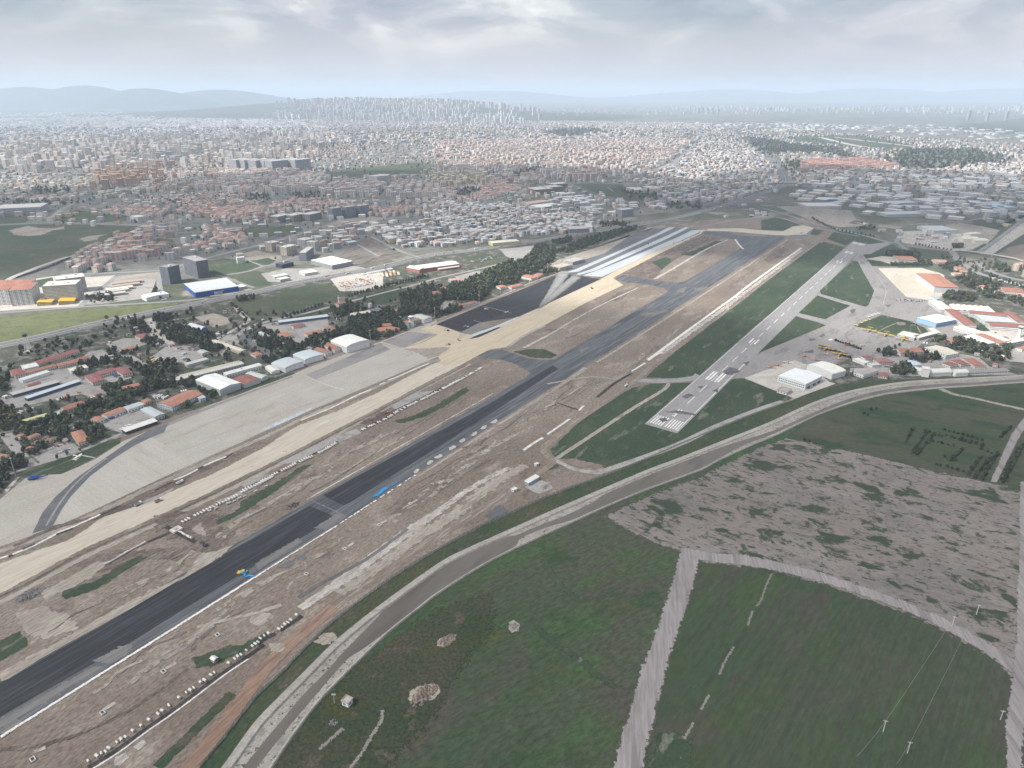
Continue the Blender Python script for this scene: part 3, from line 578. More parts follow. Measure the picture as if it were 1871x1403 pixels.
area('apron_north',A6([(960,860),(1190,790),(1390,650),(1540,615),(1620,606),(1880,618),(1860,650),(1500,800),(1170,962),(900,935)]),'asphalt_mid',0.42,1.0)
for q in ([(900,930),(980,905),(1230,800),(1560,650),(1640,607),(1690,607),(1560,668),(1270,800),(1000,922)],
          [(985,940),(1090,905),(1360,785),(1620,670),(1760,605),(1790,608),(1650,680),(1380,800),(1130,912),(1010,945)],
          [(1030,950),(1160,905),(1420,800),(1700,680),(1810,628),(1880,622),(1850,648),(1500,800),(1170,960)]):
    area('curing_sheet',A6(q),'sheet_pale',0.50,1.2)
area('construction_yard',A6([(790,880),(850,840),(1000,790),(1300,690),(1500,610),(1620,585),(1620,606),(1540,615),(1390,650),(1190,790),(960,862),(880,925)]),'soil_pale',0.38,3)
ribbon('graded_edge',B2([(30,870),(250,780),(560,645),(820,530),(1100,432)]),6,'soil_pale',0.44,3)
# far end of the airfield
area('airfield_grass',A7([(0,400),(100,380),(300,425),(230,450),(160,475),(0,465)]),'airfield_grass',0.30,4)
area('bare_earth',B3([(640,170),(900,165),(1100,185),(1250,190),(1330,150),(1430,140),(1500,165),(1440,210),(1280,225),(1100,215),(800,190),(620,185)]),'graded',0.36,4)
area('grass_patch',B3([(1500,170),(1580,185),(1530,225),(1470,215)]),'airfield_grass',0.3,3)
area('bare_earth',B3([(0,500),(250,370),(600,230),(760,240),(560,300),(300,470),(200,570),(130,580),(0,555)]),'soil_dark',0.30,6)
for q in ([(180,440),(300,400),(360,420),(260,500)],[(420,380),(540,340),(700,270),(780,270),(520,390)]):
    area('grass_patch',B3(q),'airfield_grass',0.34,10)
ribbon('white_kerb',B3([(205,580),(380,480),(600,350),(800,258)]),[9,8,7,6],'chalk',0.38,4)
ribbon('white_kerb',B3([(860,255),(900,310),(930,335)]),5,'white_stone',0.38,2,smooth=2)
ribbon('white_kerb',B3([(150,1240),(330,1105),(500,980),(720,820),(860,720),(960,640),(1160,495),(1280,410),(1400,325)]),[6,6,6,5,6,6,6,6,6],'white_stone',0.38,2)
ribbon('chalk_strip',B3([(260,1190),(500,1010),(720,855),(900,720),(1180,510),(1400,345)]),[8,9,10,9,9,8],'chalk',0.34,8)
# chalky stretch beside the service road
ribbon('chalk_strip',[(548,1112),(590,1085),(640,1050),(700,1005),(755,965),(800,935),(860,892),(930,855)],[8,10,13,13,12,10,8,7],'chalk',0.34,4)
ribbon('chalk_strip',[(620,1085),(700,1030),(760,985),(830,940),(900,885),(960,850)],[10,12,14,16,16,12],'soil_pale',0.30,10)
ribbon('white_kerb',C4([(610,90),(680,40),(750,0)]),4,'white_stone',0.42,2,smooth=2)
ribbon('white_kerb',C4([(180,400),(270,340),(350,285),(430,240)]),4,'chalk',0.42,3,smooth=2)
for q in ([(0,600),(160,490)],[(225,430),(260,395)],[(600,150),(700,90)],[(730,60),(820,10)]):
    ribbon('white_kerb',B6(q),3.4,'white_stone',0.42,2,smooth=2)
ribbon('trench',B6([(355,335),(480,235),(600,165)]),5,'trench',0.44,1.5,smooth=2)
ribbon('trench',B6([(70,375),(140,400),(220,425)]),3,'trench',0.44,1.5,smooth=2)
# upper infield: pale verge, dark spoil, grass
for q in (B8([(1090,505),(1250,460),(1400,390),(1610,260),(1620,290),(1450,400),(1280,480),(1140,520)]),
          B8([(0,1085),(230,960),(440,830),(500,815),(390,900),(200,1010),(0,1130)]),C8([(740,730),(1000,620),(1340,385),(1500,325),(1280,480),(1000,650),(780,740)]),
          C1([(400,280),(600,220),(880,60),(920,70),(640,250),(420,330)]),C1([(0,600),(120,540),(180,620),(0,720)]),C2([(520,1130),(700,1090),(930,1000),(1010,950),(1000,990),(760,1130),(540,1230)][:0] or [(-20,1180),(150,1120),(330,1090),(480,1010),(500,1040),(350,1120),(120,1230),(0,1247)])):
    area('grass_patch',q,'airfield_grass',0.34,8)
for q in (C8([(380,640),(620,600),(900,640),(860,720),(520,830),(400,760)]),B8([(860,520),(960,450),(1090,430),(1080,470),(920,540)]),C1([(480,110),(720,30),(1180,10),(1160,100),(1000,60),(640,150)]),C8([(700,800),(900,740),(1000,780),(920,880),(780,960),(700,900)]),
          B3([(1100,420),(1250,320),(1290,340),(1130,450)]),B2([(1420,690),(1560,600),(1700,560),(1580,650)])):
    area('bare_earth',q,'soil_dark',0.32,14)
for q in (C1([(0,800),(350,620),(640,450),(830,350),(1100,210),(1200,170),(1180,190),(860,380),(480,590),(250,720),(60,840),(0,860)]),C8([(760,940),(870,930),(1000,880),(900,960),(700,1100),(560,1180)]),
          C1([(270,280),(450,190),(620,100),(700,90),(560,200),(380,290),(300,330)]),C1([(100,420),(260,380),(430,430),(500,520),(300,580),(180,560)]),C8([(690,740),(740,700),(760,760),(770,790),(720,770)])):
    area('bare_earth',q,'soil_pale',0.33,10)
for q in (C8([(860,520),(1000,470),(1280,320),(1330,310),(1180,420),(950,520)]),B8([(0,960),(170,880),(230,900),(60,990)]),B8([(250,810),(520,680),(820,560),(860,590),(640,680),(400,800)]),B8([(1060,400),(1250,300),(1380,290),(1280,360),(1120,430)])):
    area('gravel_patch',q,'yard_grey',0.33,8)
ribbon('trench',B1([(1230,1200),(1500,1080),(1871,900)]),2,'trench',0.36,1.5,smooth=2)
# small infield (between taxiways): pale drain line and dark spoil
ribbon('chalk_strip',B2([(650,1050),(780,960),(960,870)]),6,'yard_grey',0.36,5)
ribbon('white_kerb',B2([(790,1050),(1000,940),(1200,820),(1420,700),(1720,560)]),[7,5,4,4,4],'chalk',0.40,2)
area('bare_earth',B2([(700,1080),(820,1060),(960,1060),(1060,1110),(1000,1135),(860,1130)]),'verge_grass',0.36,8)
# faint vehicle tracks and dirty pits across the soil
for q,w,m in ((C2([(720,750),(900,640),(1200,480),(1500,260)]),4,'asphalt_mid'),(C2([(640,690),(690,620),(760,590)]),2.5,'soil_pale'),(C1([(0,1290),(300,1250),(600,1150),(900,990),(1200,770)]),3,'soil_dark'),
                (C1([(1230,660),(1240,600),(1340,530)]),3,'soil_dark'),(C1([(1000,1400),(1200,1200),(1480,930)]),8,'verge_grass'),(C2([(0,960),(200,910),(420,860),(600,800)]),4,'soil_pale'),
                (B6([(150,320),(200,285),(255,255)]),3,'soil_pale'),(B6([(0,240),(300,190),(500,210)]),5,'soil_pale'),(C4([(100,70),(250,60),(350,0)]),5,'soil_dark'),(B8([(1240,1100),(1500,950),(1800,760)]),4,'soil_dark')):
    ribbon('wheel_tracks',q,w,m,0.35,3)
for c in (C2((480),880),C2(430,905),C2(1105,665),C2(570,1105),C2(900,1060),C1(1650,470),C2(940,1030),C2(1600,270)):
    q = [(c[0] + 14 * cos(a) * R.uniform(.7,1.3),c[1] + 7 * sin(a) * R.uniform(.7,1.3)) for a in np.linspace(0,2 * pi,9)[:-1]]
    area('sand_pit',q,'soil_pale',0.37,6)
area('gravel_patch',C2([(580,530),(640,490),(700,500),(640,540)]),'asphalt_mid',0.37,3); area('gravel_patch',C2([(700,460),(760,440),(780,470),(720,480)]),'asphalt_mid',0.37,3)
area('white_patch',C1([(740,1340),(800,1310),(810,1340),(760,1390),(720,1390)]),'chalk',0.36,3); area('white_patch',C1([(850,1270),(910,1230),(930,1250),(880,1290)]),'chalk',0.36,4)
# ruts and scraped lines left by machines along the earth strips
for (a,b),n in ((((30,1375),(1130,660)),34),(((60,1180),(850,715)),22),(((960,650),(1200,535)),8),(((1120,690),(1420,455)),14)):
    A,B = np.array(G(a)),np.array(G(b)); T = (B - A) / np.linalg.norm(B - A); N_ = np.array([-T[1],T[0]]); LL = np.linalg.norm(B - A)
    for i in range(n):
        s0 = R.uniform(0,.85) * LL; ln = R.uniform(30,150); zz = zuniq(.352); o = R.uniform(-16,16); w = R.uniform(-9,9); V = []; F = []
        for k in range(9):
            t = k / 8; c = A + T * (s0 + ln * t) + N_ * (o + w * sin(t * 3 + i) + 2 * sin(t * 9 + i)); hw = R.uniform(.5,1.5) * (1 if i % 3 else 2.2); V += [(*(c + N_ * hw),zz),(*(c - N_ * hw),zz)]
            if k: F.append((2 * k - 2,2 * k - 1,2 * k + 1,2 * k))
        obj('wheel_ruts',mesh('ruts',V,np.array(F),('soil_pale','soil_dark','brown_track')[i % 3],fa=[.62] * len(V)),kind='structure')
# old runway paint
def painted(name,quads,mat='paint_white',z=0.36):
    V = []; F = []
    for q in quads:
        b = len(V); V += [(*G(p),z) for p in q]; F.append((b,b + 1,b + 2,b + 3))
    return obj(name,mesh(name,V,F,mat,fa=np.ones(len(V))),kind='structure')
NA,NB,FA,FB = map(np.array,(G((1177.5,774.7)),G((1237,791.9)),G((1559,440.6)),G((1583.4,445.7))))
def oldrwy(u,v):    # u 0..1 across (from west edge), v metres from the near threshold
    Lr = np.linalg.norm((FA + FB) / 2 - (NA + NB) / 2); t = v / Lr
    a = NA + (FA - NA) * t; b = NB + (FB - NB) * t; return a + (b - a) * u
def oldrect(u0,u1,v0,v1): return [tuple(oldrwy(u0,v0)),tuple(oldrwy(u1,v0)),tuple(oldrwy(u1,v1)),tuple(oldrwy(u0,v1))]
def oldpaint(name,rects,z=0.36):
    V = []; F = []
    for q in rects:
        b = len(V); V += [(*p,z) for p in q]; F.append((b,b + 1,b + 2,b + 3))
    obj(name,mesh(name,V,F,'paint_white',fa=np.ones(len(V))),kind='structure')
LR = float(np.linalg.norm((FA + FB) / 2 - (NA + NB) / 2))
th = []
for i in range(10):
    u = 0.09 + i * 0.08 + (0.05 if i > 4 else 0)
    th += [oldrect(u,u + 0.038,8,38),oldrect(u,u + 0.038,LR - 38,LR - 8)]
oldpaint('threshold_marking',th)
oldpaint('centreline_marking',[oldrect(.488,.512,v,v + 30) for v in np.arange(100,LR - 90,52)])
oldpaint('aiming_marking',[oldrect(u,u + .06,v,v + l) for v,l in ((205,42),(420,30),(LR - 330,30),(LR - 190,34)) for u in ((.26,.36,.58,.68) if v in (205,) or v == LR - 190 else (.36,.58))])
oldpaint('edge_marking',[oldrect(.93,.95,v,v + 60) for v in (6,68,130,192,254)] + [oldrect(.03,.045,v,v + 400) for v in (6,420,840)])
oldpaint('number_marking',[oldrect(.44,.47,62,74),oldrect(.53,.56,62,74),oldrect(.45,.48,46,50),oldrect(.45,.48,54,58),oldrect(.50,.53,46,58)])
for q in (B6([(1250,150),(1300,120),(1350,130),(1370,150),(1320,175),(1270,175)]),B6([(1180,290),(1220,270),(1210,300)]),B6([(840,440),(920,430),(1060,455),(1050,465),(900,445)]),B6([(960,330),(1010,310),(1040,320),(990,345)]),B6([(1070,260),(1110,255),(1095,275)]),B6([(800,490),(840,480),(850,500),(820,515)]),B6([(1400,90),(1440,80),(1420,110)]),
          D2([(600,340),(650,315),(670,335),(630,355)]),D2([(960,50),(1010,30),(1000,70),(970,80)]),D2([(480,370),(560,365),(560,385),(500,390)]),D2([(420,520),(530,495),(540,525),(470,530)]),B4([(270,740),(320,730),(300,770)]),B4([(590,695),(650,690),(620,715)])):
    area('asphalt_repair',q,'repair',0.38,5)
ribbon('taxi_line',B4([(330,250),(450,340),(560,480),(600,570),(570,690)]),.7,'yard_pale',0.38,.6)
ribbon('taxi_line',D2([(0,605),(400,460),(760,290),(1000,170),(1250,60)]),.6,'yard_pale',0.38,.6)
area('paint_square',D2([(700,380),(740,368),(765,376),(725,390)]),'paint_white',0.38,.5)
area('garden_disc',[B4(740 + 42 * cos(a),865 + 16 * sin(a)) for a in np.linspace(0,2 * pi,17)[:-1]],'gravel_red',0.36,1)
ribbon('garden_path',B4([(720,850),(620,890),(510,945)]),3,'gravel_red',0.34,1,smooth=2); ribbon('garden_path',B4([(885,890),(920,950)]),3,'gravel_red',0.34,1,smooth=2)
# ------------------------------------------------------------------ north side: base, roads, plots
HWY = [(-250,682),(-120,657),(0,632),(67,618),(168,594),(269,573),(337,560),(400,547),(464,535),(528,520),(592,507.5),(640,498.6),(700,488),(780,468),(850,459),(914.7,450),(982,440.4),(1049,429),(1116,416.5),(1184,406.5),(1231,399),(1282,387),(1344,370),(1395,353),(1425,341)]
HWY2 = [(1425,343),(1436,330),(1425,308),(1402,284.7),(1368,260.8),(1333.6,236.8),(1316,226)]
area('base_grounds',[p for p in HWY[1:20]] + [(1180,418),(1100,442),(1027,497),(790,585),(620,640),(440,720),(230,790),(100,860),(-10,903),(-400,1000)],'base_green',0.12,3)
area('town_ground',[(-300,600),(0,560),(150,545),(400,500),(650,470),(800,455),(1120,400),(1280,380),(1420,335),(1440,335),(1700,390),(1871,420),(2200,440),(2300,250),(1700,225),(1231,222),(600,215),(0,225),(-500,240),(-500,500)],'town_floor',0.05,40) if ground('town_floor',(0.17,0.168,0.16),(0.125,0.13,0.12),(0.085,0.10,0.075),big=0.003,mid=0.012,fine=0.05,t3=(0.55,0.63),fineamp=0.3) else None
# green plots
area('grass_plot',D1([(-300,200),(0,188),(400,172),(900,178),(1500,195),(1200,340),(860,470),(560,600),(300,700),(0,790),(-300,860)]),'town_green',0.16,6)
area('bare_earth',D1([(100,240),(300,190),(420,215),(560,215),(690,195),(690,225),(560,240),(440,290),(280,300),(150,285)]),'soil_pale',0.22,14)
area('bare_earth',D1([(840,330),(950,300),(1150,280),(1050,310),(1040,340),(900,360)]),'soil_pale',0.22,10)
area('grass_verge',D1([(-400,1220),(0,1165),(400,1130),(850,1085),(1300,1050),(1754,1015),(1950,1000),(1754,1090),(1300,1195),(700,1310),(300,1385),(0,1440),(-400,1520)]),'lawn_sunlit',0.18,6)
area('bare_lot',D1([(-300,820),(150,790),(560,730),(950,740),(1230,720),(1050,900),(860,1050),(400,1075),(-300,1120)]),'yard_pale',0.14,8)
area('lot',D1([(1240,730),(1700,680),(1600,960),(1200,1010),(900,1040),(1060,880)]),'yard_grey',0.16,5)
area('grass_plot',D1([(340,780),(560,740),(580,800),(480,850),(370,840)]),'town_green',0.20,3)
area('bare_earth',D1([(1240,735),(1690,690),(1680,750),(1180,770)]),'soil_pale',0.22,5)
area('grass_plot',D7([(-150,370),(60,325),(350,355),(470,410),(400,450),(0,520),(-150,530)]),'town_green',0.18,4)
area('grass_plot',D7([(120,530),(430,465),(480,480),(590,500),(560,560),(600,620),(400,650),(260,590)]),'town_green',0.18,4)
area('bare_earth',D7([(120,310),(420,230),(700,290),(720,330),(620,350),(380,345),(350,350)]),'soil_pale',0.18,6)
area('grass_plot',D7([(370,355),(560,320),(650,350),(560,400),(480,400)]),'town_green',0.22,3)
area('grass_plot',D7([(140,800),(400,770),(560,760),(800,680),(1000,640),(1280,620),(1380,700),(1500,720),(1310,790),(1100,850),(800,940),(450,1030),(330,960),(260,900)]),'town_green',0.20,4)
area('grass_plot',A5([(130,740),(200,690),(400,670),(560,680),(600,700),(480,745),(300,750)]),'town_green',0.18,5)
area('bare_earth',A5([(790,660),(860,630),(1090,605),(1240,620),(1000,650),(860,670)]),'soil_pale',0.18,5)
area('grass_plot',A5([(700,290),(900,270),(1240,240),(1420,220),(1540,240),(1540,280),(1300,320),(1000,330),(800,330)]),'town_green',0.20,10)
area('grass_plot',A6([(960,300),(1100,290),(1320,300),(1340,340),(1500,360),(1400,430),(1200,380)]),'town_green',0.20,10)
area('grass_plot',A4([(1060,800),(1130,760),(1230,770),(1250,810),(1100,830)]),'town_green',0.22,4)
area('grass_plot',A4([(0,600),(200,590),(260,600),(180,650),(0,660)]),'town_green',0.20,4)
area('grass_plot',A4([(320,630),(540,560),(900,600),(900,640),(460,650)]),'town_green',0.20,4)
area('lot',D7([(1270,560),(1500,500),(1871,480),(1871,640),(1700,690),(1380,700)]),'yard_pale',0.22,4)
area('lot',D7([(-100,620),(250,640),(400,680),(100,740),(-100,760)]),'yard_grey',0.22,3)
area('lot',D7([(480,500),(760,440),(1000,440),(1250,420),(1500,400),(1700,440),(1100,560),(800,600),(560,590)]),'yard_grey',0.20,4)
area('plot',A5([(960,790),(1100,740),(1300,860),(1180,920),(1000,950),(860,890)]),'plot_brown',0.22,5) if ground('plot_brown',(0.13,0.11,0.10),(0.17,0.15,0.135),(0.08,0.085,0.07),ang=RWY,stretch=4,mid=0.06,fine=0.2) else None
area('lot',B2([(300,320),(480,285),(520,300),(660,345),(500,400),(400,385)]),'town_green',0.22,3)
area('lot',B2([(590,245),(720,235),(880,215),(830,300),(700,330),(640,300)]),'yard_grey',0.22,3)
area('lawn',B1([(1160,190),(1400,110),(1530,140),(1480,200),(1330,260),(1200,220)]),'airfield_grass',0.20,4)
area('lawn',B1([(520,370),(720,300),(920,260),(940,310),(780,340)]),'airfield_grass',0.20,4)
area('yard',B1([(330,420),(480,390),(880,340),(900,440),(960,460),(840,510),(640,570),(560,520),(460,470)]),'yard_grey',0.20,3)
area('yard',B1([(80,490),(140,500),(180,590),(0,560),(0,540)]),'yard_grey',0.20,3)
area('yard',D8([(1010,540),(1080,420),(1190,430),(1080,530),(1030,600)]),'yard_grey',0.22,3)
area('yard',D8([(1180,160),(1480,85),(1480,150),(1300,210)]),'yard_grey',0.22,3)
# base yards (left)
area('yard',D4([(80,400),(200,380),(460,330),(640,300),(760,200),(880,180),(950,240),(800,300),(580,350),(700,440),(840,470),(900,500),(920,590),(830,620),(700,560),(400,620),(100,690),(0,650),(0,600),(110,560)]),'yard_grey',0.18,3)
area('yard',D4([(720,430),(860,400),(1122,370),(1122,440),(860,470),(740,500)]),'yard_grey',0.20,2)
area('yard',D5([(-40,400),(150,340),(300,340),(400,400),(180,480),(100,490)]),'yard_grey',0.20,2)
area('yard',D5([(600,430),(860,420),(1010,540),(820,610),(700,600),(560,660),(420,560)]),'yard_grey',0.20,2)
ribbon('service_road',D5([(160,510),(300,590),(440,690)]),14,'yard_grey',0.22,2,smooth=2); ribbon('service_road',D5([(620,420),(520,290),(430,180),(390,130)]),[26,26,24,24],'yard_pale',0.22,2,smooth=2)
area('yard',A8([(740,1040),(1140,900),(1300,980),(1250,1010),(1000,1120),(850,1080)]),'yard_grey',0.20,2)
area('yard',D4([(270,1080),(560,970),(640,1020),(650,1060),(360,1160)]),'yard_grey',0.22,2)
ribbon('service_road',D4([(60,900),(120,1000),(200,1100),(290,1170)]),[16,13,11,9],'yard_grey',0.22,2)
ribbon('service_road',D4([(80,1250),(300,1170),(500,1110),(680,1050),(920,950),(1040,900)]),6,'yard_grey',0.24,1.5)
ribbon('service_road',D4([(540,940),(600,990),(680,1040)]),7,'yard_grey',0.24,1.5,smooth=2)
area('lawn',D4([(140,1265),(360,1180),(500,1120),(640,1060),(800,1000),(1040,930),(1030,980),(820,1100),(650,1190),(520,1245)]),'airfield_grass',0.26,1.0)
area('display_pad',D4([(610,1120),(680,1075),(820,1105),(810,1110),(700,1090),(650,1130)]),'yard_pale',0.30,.6)
area('apron_corner',D4([(20,1403),(140,1275),(170,1270),(60,1403)]),'yard_pale',0.30,1)
area('lawn',D5([(850,1090),(1010,1010),(1120,1020),(900,1110)]),'airfield_grass',0.26,1); area('lawn',D5([(550,1190),(620,1160),(650,1190),(560,1220)]),'airfield_grass',0.26,1)
area('lawn',B1([(200,930),(400,860),(600,805),(620,815),(420,890),(230,950)]),'airfield_grass',0.26,1)
area('sports_ground',D5([(905,115),(1110,70),(1260,120),(1290,180),(1120,225),(1040,190)]),'soil_pale',0.26,2)
ribbon('service_road',D5([(1340,0),(1400,80),(1470,140),(1460,170),(1330,250),(1140,345)]),7,'yard_pale',0.26,1)
ribbon('service_road',D5([(620,220),(760,280),(900,340),(1080,380)]),7,'yard_grey',0.26,1)
ribbon('service_road',[(400,650),(425,620),(452,600),(480,590),(560,572),(620,556),(700,535),(760,520),(800,508),(880,490),(960,468),(1000,448)],[10,10,12,12,11,10,9,9,9,8,8,8],'yard_grey',0.28,1.5)
ribbon('service_road',B1([(170,480),(300,590),(440,660)]),14,'road_dark',0.30,1,smooth=2)
ribbon('service_road',B1([(130,450),(240,390),(210,340),(100,240)]),7,'yard_pale',0.28,1)
# ---- highways
def highway(name,P,w,z):
    ribbon(name,P,w,'road_dark',z,1.0)
    q = np.array([G(p) for p in smooth_line(P,4)]); t = np.gradient(q,axis=0); t /= np.linalg.norm(t,axis=1,keepdims=True); nn = np.stack([-t[:,1],t[:,0]],1)
    for d,ww,m in ((0,1.6,'yard_pale'),(w * .31,.7,'yard_pale'),(-w * .31,.7,'yard_pale'),(w * .52,2.2,'yard_pale')):
        c = q + nn * d; V = np.concatenate([np.c_[c + nn * ww / 2,np.full(len(c),z + .08)],np.c_[c - nn * ww / 2,np.full(len(c),z + .08)]]); n = len(c)
        obj('lane_line' if ww < 1 else 'central_reserve' if d == 0 else 'kerb',mesh('lane_line',V,np.array([(i,n + i,n + i + 1,i + 1) for i in range(n - 1)])[:,::-1],m,fa=np.ones(2 * n)),kind='structure')
highway('highway',HWY,36.0,0.34)
highway('highway',HWY2,48.0,0.44)
ROADS = [  # centre line, width
    ([(-100,578),(0,572),(145,561),(300,552),(380,545)],12),([(-100,540),(0,517),(96,483),(147,462),(222,433),(262,413)],16),([(-150,414),(0,411),(85,406.5),(240,411),(300,415)],20),
    ([(85,406),(110,385),(135,372),(170,360)],18),(A4([(430,1020),(750,1010),(1150,990),(1300,950),(1600,870),(1871,810)]),14),(A5([(0,880),(240,820),(440,770),(640,710),(870,650),(1250,615),(1400,600)]),18),
    (D1([(1240,730),(1120,830),(1000,920),(850,1060)]),12),(D1([(1754,640),(1700,760),(1720,900),(1754,980)]),12),(D7([(-50,530),(300,480),(490,420),(620,390),(900,300)]),10),(D7([(80,318),(350,360),(490,410)]),8),(D7([(60,540),(250,610),(400,660)]),10),
    (A5([(980,800),(1100,870),(1140,890)]),10),(A5([(1090,750),(1260,840),(1430,900)]),12),(A6([(280,440),(440,400),(640,330)]),16),(A6([(880,290),(1100,290),(1340,300)]),14),(A6([(1210,320),(1250,350)]),8),
    (A6([(1270,280),(1500,200),(1600,180),(1871,20)]),26),(A6([(700,700),(900,660),(1000,640)]),10),(A6([(370,910),(620,820),(720,740)]),9),
    (A3([(0,590),(100,490),(160,440),(140,400)]),40),(A3([(480,690),(800,690),(1100,700),(1300,690)]),24),(A3([(980,690),(1000,620)]),30),(A3([(640,720),(760,715),(900,712)]),14),
    (A7([(0,310),(150,350),(400,430),(700,500),(880,550),(960,560)]),14),(A7([(1050,430),(1400,410),(1600,380),(1871,335)]),12),(A7([(960,550),(1010,590),(1060,630)]),12),(A7([(960,555),(1000,490)]),14),
    (A7([(1010,575),(1200,600),(1360,620)]),12),(A7([(1360,620),(1420,700),(1560,780),(1700,820),(1871,870)]),16),(A7([(1360,615),(1480,630),(1700,665),(1871,690)]),12),(A7([(1540,690),(1600,750),(1740,800),(1871,830)]),16),
    (A6([(1130,640),(1500,580),(1871,500)]),8),(A7([(-60,380),(100,350),(230,375)]),8),(B3([(600,145),(900,95),(1180,65)]),14),(B3([(1250,85),(1420,140),(1650,190),(1871,230)]),9)]
for P,w in ROADS: ribbon('road',P,float(w),'road_town',0.40,2.0)
# embankment canal on the far right
area('canal_bank',A7([(1560,640),(1871,410),(1990,330),(1990,395),(1871,495),(1640,645)]),'chalk',0.30,8)
ribbon('canal_path',A7([(1540,630),(1700,520),(1871,390),(1990,310)]),12,'road_town',0.44,3,smooth=2)
area('grass_plot',A7([(1500,400),(1700,370),(1871,340),(2000,320),(1990,300),(1871,400),(1540,630),(1440,610),(1560,500)]),'town_green',0.22,8)
area('grass_plot',A7([(1640,645),(1871,500),(2050,400),(2050,700),(1871,690)]),'town_green',0.22,8)
area('bare_earth',A7([(1680,640),(1760,590),(1871,570),(1990,600),(1990,690),(1871,690)]),'soil',0.28,10)
area('bare_earth',A7([(1310,430),(1400,415),(1560,440),(1700,470),(1640,540),(1500,600),(1300,470)]),'soil_pale',0.26,10)
area('quarry',A7([(980,480),(1200,470),(1400,490),(1560,500),(1600,560),(1500,610),(1360,615),(1200,590),(1000,560)]),'chalk',0.28,10)
area('bare_earth',A7([(100,300),(300,300),(640,330),(680,390),(620,420),(760,440),(560,450),(360,400)]),'soil_pale',0.26,12)
area('grass_plot',A7([(690,365),(880,370),(1000,400),(900,430),(760,410)]),'town_green',0.28,8)
area('grass_plot',A7([(1050,590),(1330,625),(1380,700),(1220,680),(1080,630)]),'town_green',0.28,5)
area('airport_meadow',A3([(560,440),(760,430),(1000,430),(1180,460),(1330,495),(1200,510),(900,490),(700,470)]),'town_green',0.30,30)
ribbon('far_runway',A3([(780,440),(900,470),(1000,490)]),60,'yard_pale',0.5,10,smooth=2); ribbon('far_runway',A3([(860,440),(1330,495)]),50,'yard_pale',0.5,10,smooth=2)
for q in ([(0,415),(80,410),(150,450),(60,470),(0,480)],[(180,440)][:0] or [(1500,380),(1871,340),(1950,420),(1600,430)],[(560,500),(760,480),(800,500),(600,520)]):
    area('grass_plot',A3(q),'town_green',0.30,25)
# ------------------------------------------------------------------ hills
ground('hill_scrub',(0.05,0.065,0.045),(0.075,0.08,0.06),(0.12,0.115,0.09),big=0.0012,mid=0.004,fine=0.012,t3=(0.56,0.64),fineamp=0.3)
HILLS = []     # (cx, cy, rx, ry, h, rot)
def hill_h(x,y):
    h = np.zeros(np.shape(x))
    for cx,cy,rx,ry,hh in HILLS:
        d = ((x - cx) / rx) ** 2 + ((y - cy) / ry) ** 2; h = np.maximum(h,hh * np.exp(-d * 1.6) * (d < 4) - hh * 0.0017)
    return h
def hx(px,dist): return (px - PW / 2) / PF * dist * CP       # lateral metres of a photo column at a forward distance (near the horizon)
D_ = 15500.0
for px,d,rx,ry,top in ((-150,24500,4600,1600,157),(50,25000,3400,1500,158),(150,24000,2600,1500,156),(268,23000,2200,1300,160),(400,26000,3400,1700,164),(-500,25000,5600,2500,154),
                           (640,15500,3000,2300,188),(770,14500,2600,2100,191),(540,16500,2800,2300,187),
                           (1330,42000,7000,3500,163),(1600,42000,7000,3500,161),(1850,42000,7000,3500,160),(2100,40000,7000,3000,160),(900,42000,6000,3000,165)):
    # height so that the crest shows at photo row `top`
    z = CAMH + d * (HY - top) / PF * (CP * CP)
    HILLS.append((hx(px,d),d,rx,ry,max(z,40.0)))
def hills():
    xs = np.linspace(-26000,30000,220); ys = np.linspace(9500,44000,150); X,Y = np.meshgrid(xs,ys); Z = hill_h(X,Y)
    rr = np.random.RandomState(3); nz = np.zeros(X.shape)
    for s,a in ((900,1.0),(430,.5),(210,.25)):
        p = rr.rand(6) * 6.28
        nz += a * (np.sin(X / s + p[0] + 1.3 * np.sin(Y / s * .7 + p[1])) * np.cos(Y / s * 1.1 + p[2] + np.sin(X / s * .6 + p[3])))
    Z = Z * (1 + 0.07 * nz * 0.6) - 3.0
    V = np.c_[X.ravel(),Y.ravel(),Z.ravel()]; n = len(xs); F = []
    Zr = Z
    for j in range(len(ys) - 1):
        for i in range(n - 1):
            if max(Zr[j,i],Zr[j,i + 1],Zr[j + 1,i],Zr[j + 1,i + 1]) < -2.5: continue
            a = j * n + i; F.append((a,a + 1,a + n + 1,a + n))
    used = np.unique(np.array(F)); mp = -np.ones(len(V),int); mp[used] = np.arange(len(used))
    obj('hills',mesh('hills',V[used],mp[np.array(F)],'hill_scrub',fa=np.ones(len(used)),smooth=True),kind='structure')
hills()
# ------------------------------------------------------------------ haze
def haze():
    k = NT('haze_air'); k.t.nodes.remove(k.bs); v = k.n('ShaderNodeVolumePrincipled'); k.L(v.outputs[0],k.out.inputs['Volume'])
    v.inputs['Color'].default_value = (0.68,0.82,1.0,1); v.inputs['Density'].default_value = HAZE; v.inputs['Anisotropy'].default_value = 0.0
    b = MB().box(-90000,90000,-19000,110000,-1.2,HAZE_TOP); obj('haze',b.mesh('haze','haze_air'),kind='stuff')
HAZE,HAZE_TOP = 5.6e-5,800.0
haze()

